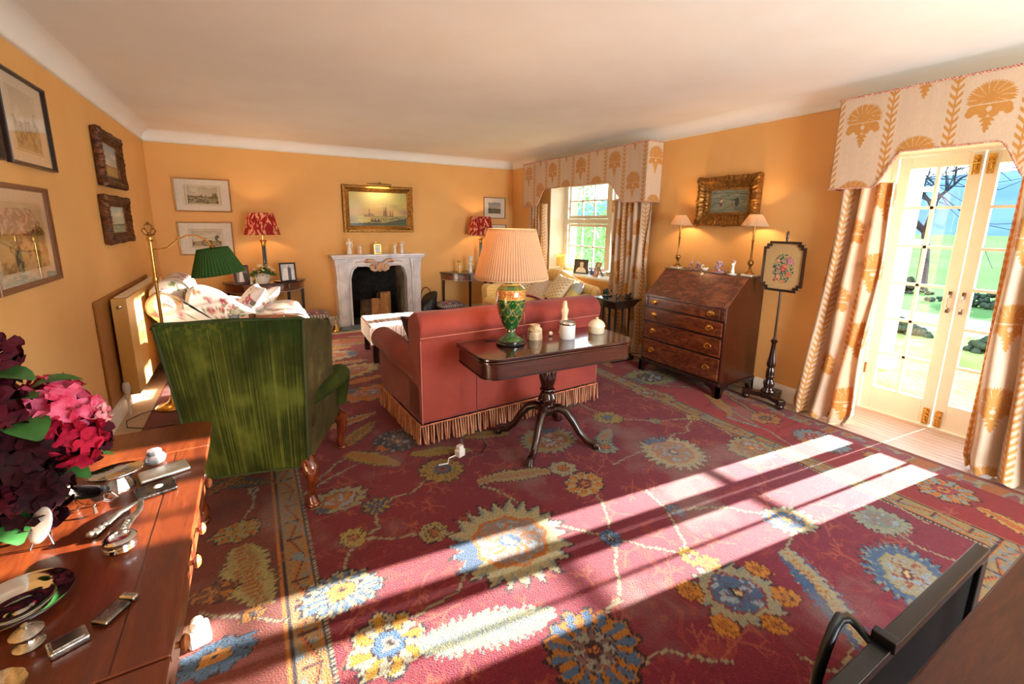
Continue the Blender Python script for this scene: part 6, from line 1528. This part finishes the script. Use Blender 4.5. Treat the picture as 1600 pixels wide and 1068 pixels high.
for (za,zb,top_) in zs_:
    x1=BW-.055 if top_ else BW-.022
    d_=O('drawer',MB().box(-x1,x1,-BD-.012,-BD+.01,za,zb,.004),'mahogflame',bu)
    for s in (-1,1):
        zc=(za+zb)/2; x=s*.315
        pl_=MB().ball((x,-BD-.014,zc),.036,20,sy=.16,sz=.74)
        O('backplate',pl_,'brass',d_)
        O('handle',MB().tube([(x+.024*math.cos(a_),-BD-.030+.0*a_,zc+.004-.021*math.sin(a_)) for a_ in [k*PI/10 for k in range(11)]],.0035,6).tube([(x-.024,-BD-.014,zc+.004),(x-.024,-BD-.031,zc+.004)],.004,6).tube([(x+.024,-BD-.014,zc+.004),(x+.024,-BD-.031,zc+.004)],.004,6),'brass',d_)
    O('keyhole',MB().box(-.003,.003,-BD-.0135,-BD-.012,zb-.040,zb-.022),'black',d_)
for s in (-1,1): O('loper',MB().box(s*(BW-.026)-.018,s*(BW-.026)+.018,-BD-.010,-BD+.01,.692,.780,.003),'mahogflame',bu)
for z in (.680,.536,.356,.139): O('drawer_rail',MB().box(-BW+.003,BW-.003,-BD-.006,-BD+.005,z-.007,z+.007,.003),'mahogdark',bu)
O('plinth_moulding',MB().box(-BW-.012,BW+.012,-BD-.020,0,.105,.132,.006),'mahogdark',bu)
def bracket(s,yf):
    pr=[(0,.107),(0,0),(.055,0),(.062,.045),(.085,.075),(.13,.09),(.15,.107)]
    m=MB().prism([(s*(BW+.008)-s*a,b) for a,b in pr],'y',-BD-.016 if yf else -.035,-BD+.014 if yf else -.005)
    m.prism([((-BD-.016+a) if yf else (-.005-a),b) for a,b in pr],'x',s*(BW+.008)-s*.028,s*(BW+.008))
    O('bracket_foot',m,'mahogdark',bu,20)
for s in (-1,1): bracket(s,True); bracket(s,False)
# lamps on the bureau
def candle_lamp(label,loc,power=4):
    t=T('candlestick_lamp',label,'lamp',loc,0,None)
    O('plinth',MB().box(-.050,.050,-.050,.050,0,.018,.003),'ivory',t)
    O('stand',MB().lathe([(.042,.018),(.044,.024),(.028,.034),(.016,.046),(.010,.060),(.014,.068),(.008,.078),(.014,.090),(.024,.104),(.027,.118),(.022,.132),(.010,.142),(.012,.150),(.0085,.16),(.0075,.30),(.013,.305),(.013,.312),(.008,.318),(.0085,.42),(.012,.44),(.006,.445),(.005,.48)],(0,0,0),20),'oldbrass',t)
    def pf(U,V): C=np.zeros(U.shape+(3,)); C[:]=A('#e6cba8'); return C*(.84+.16*np.cos(U*2*PI*44))[...,None]
    pleated_shade('lamp_shade',.108,.045,.105,.430,pf,'silkshade',t,44,.02,8)
    O('shade_ring',MB().tube([(.046*math.cos(k*PI/12),.046*math.sin(k*PI/12),.535) for k in range(25)],.0025,5,False),'oldbrass',t)
    bulb('bureau_lamp_bulb',(loc[0],loc[1],loc[2]+.485),power,(1,.60,.28),.02)
zb_=1.064
candle_lamp('brass candlestick lamp with small pleated shade on the bureau, nearest the side window',(3.775,3.145,zb_))
candle_lamp('brass candlestick lamp with small pleated shade on the bureau, next to the pole screen',(3.775,2.365,zb_))
# china on the bureau
MT['lilac']=mat('lilac glazed china','#b99aa8','#8a6a78',rough=.35,coat=.4,ns=40)
MT['brownchina']=mat('brown and pink china','#7a4a3c','#c39a94',rough=.35,coat=.4,ns=30)
def blob_figure(h,seed,n=16,w=.6):
    r2=random.Random(seed); m=MB().lathe([(h*w*.55,0),(h*w*.6,.008),(h*w*.4,.014)],(0,0,0),14)
    for k in range(n):
        z=r2.uniform(.08,.9)*h; q=w*h*.45*(1-z/h*.6); a=r2.uniform(0,6.3); m.ball((q*math.cos(a)*r2.random(),q*math.sin(a)*r2.random(),z),h*r2.uniform(.08,.16),8)
    return m
g='china on the bureau'
tag(O('china_group',blob_figure(.075,1,14,.9).tube([(.02,0,.05),(.03,.01,.12)],.006,6),'brownchina',None,60,loc=(3.775,2.985,zb_)),'brown and pink china group next to the far candlestick lamp','figurine',g)
tag(O('china_group',blob_figure(.085,2,14,.7),'lilac',None,60,loc=(3.790,2.915,zb_)),'pale lilac china figure behind the white swan','figurine',g)
m=MB().ball((0,0,.022),.024,12,sx=.8,sy=1.35,sz=.8).tube([(0,.025,.025),(0,.036,.045),(0,.030,.062),(0,.018,.060),(0,.010,.050)],[.008,.006,.005,.006,.003],8).tube([(0,-.025,.03),(0,-.04,.045)],[.012,.003],6)
tag(O('china_swan',m,'porcelain',None,60,loc=(3.735,2.79,zb_)),'small white china swan on the bureau','figurine',g)
tag(O('china_group',blob_figure(.115,3,26,1.0),'lilac',None,60,loc=(3.745,2.645,zb_)),'bushy lilac china tree group in the middle of the bureau','figurine',g)
m=figure_mb(.13,2); mm=blob_figure(.06,7,12,1.2)
t=T('china_figure','white china child with a dark cap seated on a flowery base on the bureau','figurine',(3.735,2.500,zb_),0,g)
O('figure',m,'porcelain',t,60); O('flower_base',mm,'porcelain',t,60); O('cap',MB().ball((0,0,.122),.013,10),'brownchina',t)

# ================================================================ POLE SCREEN
ps=T('pole_screen','mahogany pole screen with an embroidered flower panel beside the bureau','screen',(3.725,2.055,.012),-PI/2)
def embroidery(U,V):
    C=np.zeros(U.shape+(3,)); C[:]=A('#b79a66'); C=C*(.94+.12*vn(U*120,V*120,3)[...,None]); u=(U-.52)*.30; v=(V-.46)*.36
    n=vn(U*40,V*44,9); r=np.hypot(u/.085,v/.115); C=mixc(C,(r<1)&(n>.56),A('#3f6a54')); C=mixc(C,(r<1)&(n>.72),A('#2e4a52')); C=mixc(C,(r<.9)&(n<.20),A('#7a8a4a'))
    for cx,cy,q,c in ((.0,.0,.022,'#b84a3c'),(.012,.022,.016,'#c9634c'),(.045,-.045,.020,'#c8683c'),(-.035,-.065,.018,'#cf8a5a'),(.050,.055,.020,'#c87a98'),(.035,.078,.014,'#b8607c'),(-.045,.06,.014,'#c8785c'),(-.055,-.005,.012,'#6a3c4c'),(-.062,-.095,.012,'#a83c3c'),(.01,-.10,.012,'#c8683c')):
        d=np.hypot(u-cx,v-cy); C=mixc(C,d<q,A(c)); C=mixc(C,(d<q*.6)&(n>.5),A('#e0a890')); C=mixc(C,d<q*.2,A('#7a2a2c'))
    return C
pw,ph_,zc=.335,.405,1.165
O('pole',MB().tube([(0,.012,.55),(0,.012,1.40)],.0085,12),'mahogdark',ps)
O('finial',MB().lathe([(.008,1.38),(.013,1.395),(.008,1.405),(.012,1.42),(.010,1.435),(.001,1.452)],(0,.012,0),14),'mahogdark',ps)
cn=.045
def notch(w,h,c): return [(-w+c,-h),(w-c,-h),(w-c,-h+c*.5),(w-c*.5,-h+c*.5),(w-c*.5,-h+c),(w,-h+c),(w,h-c),(w-c*.5,h-c),(w-c*.5,h-c*.5),(w-c,h-c*.5),(w-c,h),(-w+c,h),(-w+c,h-c*.5),(-w+c*.5,h-c*.5),(-w+c*.5,h-c),(-w,h-c),(-w,-h+c),(-w+c*.5,-h+c),(-w+c*.5,-h+c*.5),(-w+c,-h+c*.5)]
po=notch(pw/2,ph_/2,cn); pi_=notch(pw/2-.020,ph_/2-.020,cn)
vs=[];fs=[];n=len(po)
for y in (-.014,.0):
    for (x,z) in po: vs.append((x,y,z+zc))
    for (x,z) in pi_: vs.append((x,y,z+zc))
for i in range(n):
    j=(i+1)%n; fs+=[(i,j,n+j,n+i),(2*n+i,3*n+i,3*n+j,2*n+j),(i,2*n+i,2*n+j,j),(n+i,n+j,3*n+j,3*n+i)]
O('screen_frame',MB().add(vs,fs),'mahogdark',ps,20)
canvas('embroidered_panel',pw-.034,ph_-.034,embroidery,ps,-.006,130,'cushcloth',cz=zc)
O('panel_backing',MB().box(-pw/2+.016,pw/2-.016,-.0045,-.001,zc-ph_/2+.016,zc+ph_/2-.016),'mahogdark',ps)
O('baluster',MB().lathe([(.040,.085),(.052,.09),(.056,.10),(.044,.115),(.036,.125),(.040,.15),(.046,.17),(.038,.19),(.026,.205),(.030,.215),(.036,.225),(.030,.235),(.034,.26),(.030,.29),(.022,.31),(.030,.315),(.036,.33),(.034,.36),(.026,.40),(.020,.46),(.017,.52),(.022,.53),(.030,.545),(.018,.552),(.012,.565),(.010,.57)],(0,.012,0),30,flute=.16,nf=12),'mahogdark',ps,60)
tri=[]
for k in range(3):
    a=math.radians(90+120*k); tri.append((.21*math.cos(a-.16),.012+.21*math.sin(a-.16))); tri.append((.21*math.cos(a+.16),.012+.21*math.sin(a+.16)))
    b=a+math.radians(60); 
    for q in (-.5,0,.5): tri.append((.075*math.cos(b+q*.9),.012+.075*math.sin(b+q*.9)))
tri=[(x*.98,y*.80) for x,y in tri]
O('platform_base',MB().prism(tri,'z',.045,.085),'mahogdark',ps,20,bev=.004)
for k in range(3):
    a=math.radians(90+120*k); x,y=.175*math.cos(a)*.98,(.012+.175*math.sin(a))*.80
    O('scroll_foot',MB().ball((x,y,.026),.028,12,sx=1.3,sy=1.1),'mahogdark',ps)

# ================================================================ NEAR LEFT DROP-LEAF TABLE
nl=T('drop_leaf_table','reddish mahogany drop-leaf table with turned knobs in the near left corner','table',(0,0,.012))
x0,x1=-.955,-.185; zt_=.738
MT['inlay']=mat('dark inlay line','#3a160a','#2c1008',rough=.4)
O('tabletop',MB().box(x0,x1,.862,1.722,zt_-.020,zt_,.004),'mahogtop',nl)
def leafpoly(ya,yb,sg):
    r=.055; pts=[(x0+.002,ya),(x1,ya)]
    for k in range(9): a=PI/2*k/8; pts.append((x1-r+r*math.cos(a),yb-sg*r+sg*r*math.sin(a)))
    pts.append((x0+.002,yb)); return pts
O('table_leaf',MB().prism(leafpoly(1.726,1.962,1),'z',zt_-.020,zt_),'mahogtop',nl,25,bev=.003)
O('table_leaf',MB().prism(leafpoly(.858,.55,-1),'z',zt_-.020,zt_),'mahogtop',nl,25,bev=.003)
O('inlay_line',MB().box(x1-.085,x1-.083,.866,1.718,zt_,zt_+.0005),'inlay',nl,0)
O('drawer_case',MB().box(x0+.03,x1-.025,.90,1.69,zt_-.155,zt_-.020),'mahog',nl)
for (ya,yb) in ((.915,1.285),(1.305,1.675)):
    dr=O('drawer',MB().box(x1-.030,x1-.018,ya,yb,zt_-.140,zt_-.030,.003),'mahogflame',nl)
    for q in (.16,.84):
        yk=ya+(yb-ya)*q
        O('knob',MB().lathe([(.006,0),(.006,.010),(.014,.014),(.016,.020),(.010,.026),(.001,.028)],(0,0,0),16).xf(Matrix.Translation((x1-.018,yk,zt_-.082))@Matrix.Rotation(PI/2,4,'Y')),'orangewood',dr)
for x in (x0+.06,x1-.20):
    for y in (.935,1.655): O('leg',MB().tube([(x,y,zt_-.15),(x,y,.55),(x,y,.5),(x,y,.1),(x,y,.0)],[.026,.026,.020,.014,.010],12),'mahog',nl)
for y in (.70,1.84): O('leaf_bracket',MB().box(-.62,-.55,min(y,1.0 if y<1 else y),max(y,.92 if y<1 else 1.70),zt_-.05,zt_-.021) if False else MB().box(-.62,-.55,*( (.62,.90) if y<1 else (1.69,1.90)),zt_-.05,zt_-.021),'mahogdark',nl)
z=.7505
sv='silver pieces on the near left table'
MT['oxsilver']=mat('engraved silver','#cfccc4','#9a958c',rough=.22,metal=1,ns=60,bs_=.35,bscale=250)
MT['tarnish']=mat('dark tarnished silver','#8f8a84','#4a4644',rough=.2,metal=1,ns=40,bs_=.3,bscale=200)
def item(name,mb,m,x,y,label,cat='silverware',rz=0,group=sv,sm=50,zz=None): return tag(O(name,mb,m,None,sm,loc=(x,y,z if zz is None else zz),rz=rz),label,cat,group)
t=T('footed_salver','oval silver dish on a fluted foot, brightest piece on the near left table','dish',(-.385,1.545,z),.2,sv)
O('foot',MB().lathe([(.036,0),(.034,.006),(.028,.02),(.020,.040)],(0,0,0),28,flute=.12,nf=18,sx=1.15),'oxsilver',t,50)
O('dish',MB().lathe([(.020,.040),(.034,.041),(.046,.047),(.051,.053),(.050,.055),(.042,.049),(.016,.045),(.001,.045)],(0,0,0),48,flute=.03,nf=24,sx=1.25,sy=.95),'silver',t,50)
item('glass_pot',MB().lathe([(.018,0),(.026,.006),(.030,.018),(.024,.028),(.018,.030),(.020,.036),(.018,.044),(.001,.046)],(0,0,0),24,flute=.1,nf=8),'crystal',-.318,1.665,'small cut glass pot with a silver lid at the back of the near left table','pot')
t=T('card_case','pale engraved silver case lying flat beside the glass pot','case',(-.285,1.580,z),.30,sv)
MT['palesilver']=mat('pale engraved silver','#e8e6dc','#b9b6a8',rough=.3,metal=.7,ns=25)
O('case',MB().box(-.060,.060,-.034,.034,0,.012,.005),'palesilver',t)
t=T('cigarette_case','dark tarnished silver case with a heart shaped crest, in front of the pale case','case',(-.290,1.475,z),.28,sv)
O('case',MB().box(-.045,.045,-.034,.034,0,.014,.005),'tarnish',t); O('crest',MB().ball((.005,0,.0145),.012,12,sz=.12),'palesilver',t)
m=MB()
for s,a in ((1,-.35),(-1,.12)):
    pts=[(0,0,.010),(-.01*s+math.sin(a)*.05,-.045,.010),(math.sin(a)*.11,-.095,.008),(math.sin(a)*.13,-.125,.009)]
    m.tube(pts,[.005,.006,.008,.010],8,flat=1.3); 
    for k in range(4): m.ball((math.sin(a)*(.10+.012*k),-.095-.011*k,.011),.009,7)
item('grape_scissors',m,'oxsilver',-.315,1.425,'pair of silver grape scissors lying open near the middle of the near left table','scissors',rz=-.25)
item('silver_ring_box',MB().lathe([(.026,0),(.031,.004),(.029,.010),(.033,.014),(.030,.020),(.032,.026),(.027,.031),(.020,.031),(.018,.024),(.001,.022)],(0,0,0),32),'silver',-.322,1.240,'round ribbed silver napkin box in front of the grape scissors','box')
t=T('sauce_boat','small silver jug on three feet with a looped handle, left of the footed dish','jug',(-.418,1.452,z),2.6,sv)
bowl=MB(); vs=[];fs=[];n=28
for k,(r,zz0) in enumerate(((.004,.020),(.024,.022),(.034,.036),(.038,.052),(.036,.052),(.031,.036),(.004,.026))):
    for i in range(n):
        a=2*PI*i/n; st=1+ (.45 if math.cos(a)>0 else .12)*max(0,math.cos(a))**4; vs.append((r*1.15*math.cos(a)*st,r*.85*math.sin(a),zz0+(.014*max(0,math.cos(a))**3 if k in (2,3,4) else 0)))
for k in range(6):
    for i in range(n): j=(i+1)%n; fs.append((k*n+i,k*n+j,(k+1)*n+j,(k+1)*n+i))
O('bowl',bowl.add(vs,fs),'silver',t,60)
O('handle',MB().tube([(-.038,0,.048),(-.060,0,.056),(-.068,0,.040),(-.052,0,.028),(-.034,0,.030)],.0035,8),'silver',t)
for a in (0.3,2.4,4.5): O('foot',MB().tube([(.022*math.cos(a),.018*math.sin(a),.026),(.032*math.cos(a),.026*math.sin(a),.012),(.036*math.cos(a),.030*math.sin(a),.004)],[.004,.003,.005],7),'silver',t)
item('silver_tray',MB().lathe([(.001,.0),(.04,.0),(.05,.006),(.052,.010),(.046,.008),(.038,.004),(.001,.004)],(0,0,0),32,sx=1.2,sy=.7),'oxsilver',-.470,1.545,'small oval silver tray partly under the red flowers','tray',rz=.3).scale=(.6,.6,1)
t=T('oval_photo_frame','small white oval frame on a wire easel under the red flowers','picture frame',(-.480,1.340,z),0,sv)
fr=MB().ball((0,0,0),.028,24,sx=.72,sy=.12,sz=1.45); 
O('oval_plaque',fr.xf(Matrix.Translation((0,0,.050))@Matrix.Rotation(math.radians(-22),4,'X')@Matrix.Rotation(.2,4,'Y')),'palesilver',t,60)
O('easel',MB().tube([(-.02,-.012,.0),(0,.012,.055),(.02,-.012,0)],.002,5).tube([(0,.012,.055),(0,.045,0)],.002,5),'black',t)
MT['greensilver']=mat('polished silver plate','#e2e4e2','#d4d8d6',rough=.07,metal=1,ns=10)
pt_=T('silver_plate','large polished round silver dish with a wide rim reflecting green leaves','dish',(-.455,1.125,z),0,sv); pt_.scale=(.88,.88,.9)
MT['rimgreen']=mat('rim with painted leaf reflection','#2c8a3c','#1f6a2c',rough=.12,metal=.75,ns=6)  # unused; green paints the reflection of leaves into the rim colour
O('rim',MB().lathe([(.062,.010),(.068,.013),(.088,.017),(.092,.019),(.092,.022),(.086,.020),(.066,.016),(.060,.013)],(0,0,0),56,caps=False),'greensilver',pt_,60)
O('well',MB().lathe([(.001,.0),(.050,.0),(.055,.002),(.062,.012),(.060,.014),(.050,.006),(.030,.004),(.026,.006),(.001,.005)],(0,0,0),56),'greensilver',pt_,60)
t=T('vesta_case','slim silver vesta case with its lid ajar, lying alone at the front','case',(-.290,1.020,z),.95,sv)
O('body',MB().box(-.034,.020,-.017,.017,0,.012,.005),'tarnish',t); O('lid',MB().box(.021,.037,-.017,.017,.002,.014,.005),'oxsilver',t)
item('mustard_pot',MB().lathe([(.028,0),(.030,.004),(.020,.010),(.016,.018),(.022,.026),(.031,.030),(.032,.036),(.022,.044),(.010,.048),(.005,.050),(.008,.055),(.001,.060)],(0,0,0),32),'oxsilver',-.405,1.005,'small round silver pot with a domed lid in front of the large silver dish','pot').scale=(.72,.72,.8)
t=T('silver_box','rectangular silver box with an engraved border at the front of the near left table','box',(-.345,.972,z),.42,sv); t.scale=(.80,.80,.8)
O('body',MB().box(-.034,.034,-.024,.024,0,.016,.004),'oxsilver',t); O('lid_panel',MB().box(-.026,.026,-.017,.017,.016,.0175,.0005),'silver',t)
item('silver_bowl',MB().lathe([(.03,0),(.036,.006),(.056,.022),(.060,.028),(.054,.026),(.034,.008),(.001,.006)],(0,0,0),36,flute=.04,nf=12),'oxsilver',-.415,.895,'ribbed silver bowl cut off by the lower left corner of the photo','bowl').scale=(.72,.72,.8)

# ================================================================ HYDRANGEAS
fb=T('flower_arrangement','deep red and pink hydrangeas in a silver bowl on the near left table','flowers',(-.608,1.500,z))
O('vase',MB().lathe([(.045,0),(.05,.008),(.030,.020),(.045,.045),(.085,.080),(.105,.098),(.108,.102),(.098,.100),(.06,.07),(.001,.06)],(0,0,0),36,flute=.06,nf=16),'oxsilver',fb,60)
def petal(mb,c,n,up,s,cup=.25):
    a=n.cross(up).normalized() if n.cross(up).length>1e-3 else n.orthogonal().normalized(); b=a.cross(n).normalized()
    pts=[c, c+b*s*.35-a*s*.38+n*s*.05, c+b*s*.9-a*s*.42+n*s*cup, c+b*s*1.12+n*s*(cup-.05), c+b*s*.9+a*s*.42+n*s*cup, c+b*s*.35+a*s*.38+n*s*.05, c+b*s*.6-n*s*.04]
    mb.add(pts,[(0,1,6),(1,2,6),(2,3,6),(3,4,6),(4,5,6),(5,0,6)])
pal={'pink':('#c02a4e','#e0708c'),'rose':('#900f28','#b82040'),'plum':('#33060f','#4c0c1a'),'dark':('#1c040a','#300812'),'blush':('#d87084','#efb4b0')}
for k,(a,b) in pal.items():
    MT['petal'+k]=mat('petals '+k,a,b,rough=.7,ns=35,spec=.15)
def head(cx,cy,cz,R,kind,seed,n=30):
    rnd=random.Random(seed); m=MB(); C0=Vector((cx,cy,cz))
    for i in range(n):
        ph=math.acos(1-2*(i+.5)/n); th=PI*(1+5**.5)*i; d=Vector((math.cos(th)*math.sin(ph),math.sin(th)*math.sin(ph),math.cos(ph)))
        c=C0+d*R*rnd.uniform(.72,1.12); up0=d.orthogonal().normalized(); up0.rotate(Matrix.Rotation(rnd.uniform(0,6.3),3,d))
        for q in range(4):
            u=up0.copy(); u.rotate(Matrix.Rotation(q*PI/2+rnd.uniform(-.15,.15),3,d)); petal(m,c,d,u,R*rnd.uniform(.40,.62),rnd.uniform(-.05,.55))
        m.ball(c+d*.001,.0022,5)
    h=O('flower_head',m,'petal'+kind,fb,75); return h
heads=[(.13,.03,.25,.070,'pink'),(.155,-.02,.20,.060,'rose'),(.10,.10,.26,.06,'rose'),(.07,-.08,.19,.075,'dark'),(.02,-.05,.30,.075,'plum'),(-.03,.06,.36,.075,'dark'),(.10,-.10,.10,.065,'dark'),(.17,.04,.16,.055,'plum'),
       (-.07,-.05,.25,.08,'dark'),(-.02,.10,.25,.07,'plum'),(.04,-.13,.13,.06,'plum'),(-.10,.05,.17,.08,'dark'),(.03,.02,.42,.055,'plum'),(.165,.08,.22,.05,'blush'),(-.08,-.12,.14,.07,'plum'),(.06,.12,.16,.07,'rose')]
for i,(a,b,c_,r,k) in enumerate(heads): head(a,b,c_,r,k,i)
def leafmesh(m,base_,dr,L,W,rnd):
    dr=dr.normalized(); side=dr.cross(Vector((0,0,1))).normalized(); up=side.cross(dr).normalized(); N=7; vs=[];fs=[]
    for i in range(N):
        t=i/(N-1); w=W*math.sin(PI*min(.97,t*.93+.04))**.8*(1+.08*math.sin(t*40)); p=base_+dr*L*t-Vector((0,0,1))*L*.35*t*t
        vs+=[p-side*w+up*w*.25,p,p+side*w+up*w*.25]
    for i in range(N-1): a=3*i; fs+=[(a,a+1,a+4,a+3),(a+1,a+2,a+5,a+4)]
    m.add(vs,fs)
MT['hleaf']=mat('hydrangea leaf','#3a7030','#245424',rough=.45,ns=14,bs_=.2,bscale=80)
rnd=random.Random(4)
for (a,b,c_,dx,dy,dz,L,W) in ((.10,.02,.33,.9,.2,.35,.10,.035),(.02,-.02,.38,.8,-.3,.25,.13,.040),(.08,-.04,.27,.6,-.8,.1,.11,.040),(.10,.0,.13,1,-.4,-.1,.10,.035),(.05,-.12,.08,.6,-.8,-.2,.09,.035),(.0,-.16,.09,.2,-1,-.1,.10,.04),(.12,.06,.12,1,.3,0,.10,.035),(-.02,-.15,.28,.2,-1,.3,.11,.045),(.06,.0,.30,.7,-.5,.6,.10,.035)):
    m=MB(); leafmesh(m,Vector((a,b,c_)),Vector((dx,dy,dz)),L,W,rnd); O('leaf',m,'hleaf',fb,60)
m=MB()
for i,(a,b,c_,r,k) in enumerate(heads): m.tube([(0,0,.07),(a*.5,b*.5,.07+(c_-.07)*.5),(a,b,c_)],.003,5)
O('stem',m,'hleaf',fb,60)

# ================================================================ NEAR RIGHT TABLE AND BLACK SCREEN
nr=T('side_table','dark wooden table whose corner fills the lower right of the photo','table',(0,0,.012))
O('tabletop',MB().box(.62,1.78,-.42,.200,.712,.738,.006),'tabled',nr)
O('apron',MB().box(.67,1.73,-.37,.165,.63,.712),'mahogdark',nr)
for x in (.69,1.71):
    for y in (-.35,.145): O('leg',MB().tube([(x,y,.65),(x,y,.55),(x,y,.0)],[.026,.022,.013],12),'mahogdark',nr)
MT['blacksatin']=mat('satin black frame','#0b0c0f','#101216',rough=.32,ns=10,spec=.4)
bs2=T('fire_screen','black framed panel with a curved handle standing by the near right table','screen',(1.225,.318,.012))
H=.545
O('frame',MB().box(-.62,.62,-.018,.018,H-.03,H,.004).box(-.62,.62,-.018,.018,.02,.05,.004).box(-.62,-.59,-.018,.018,.05,H-.03,.004).box(.57,.62,-.018,.018,.05,H-.03,.004),'blacksatin',bs2)
MT['mesh']=mat('fine black mesh','#050506','#0c0c0d',rough=.8,ns=300,spec=.1)
O('mesh_panel',MB().box(-.592,.572,-.004,.004,.048,H-.028),'mesh',bs2)
O('handle',MB().tube([(-.045,.018,H-.012),(-.045,.05,H+.006),(-.055,.068,H+.020),(-.085,.072,H+.028),(-.115,.070,H+.016),(-.15,.066,H-.02),(-.18,.062,H-.07),(-.20,.055,H-.13),(-.21,.02,H-.16)],.007,10,flat=1.9),'blacksatin',bs2)
O('catch',MB().box(-.045,-.020,-.024,.024,H-.01,H+.022,.003),'blacksatin',bs2)
for x in (-.55,.55): O('foot',MB().box(x-.02,x+.02,-.07,.07,0,.022,.004),'blacksatin',bs2)
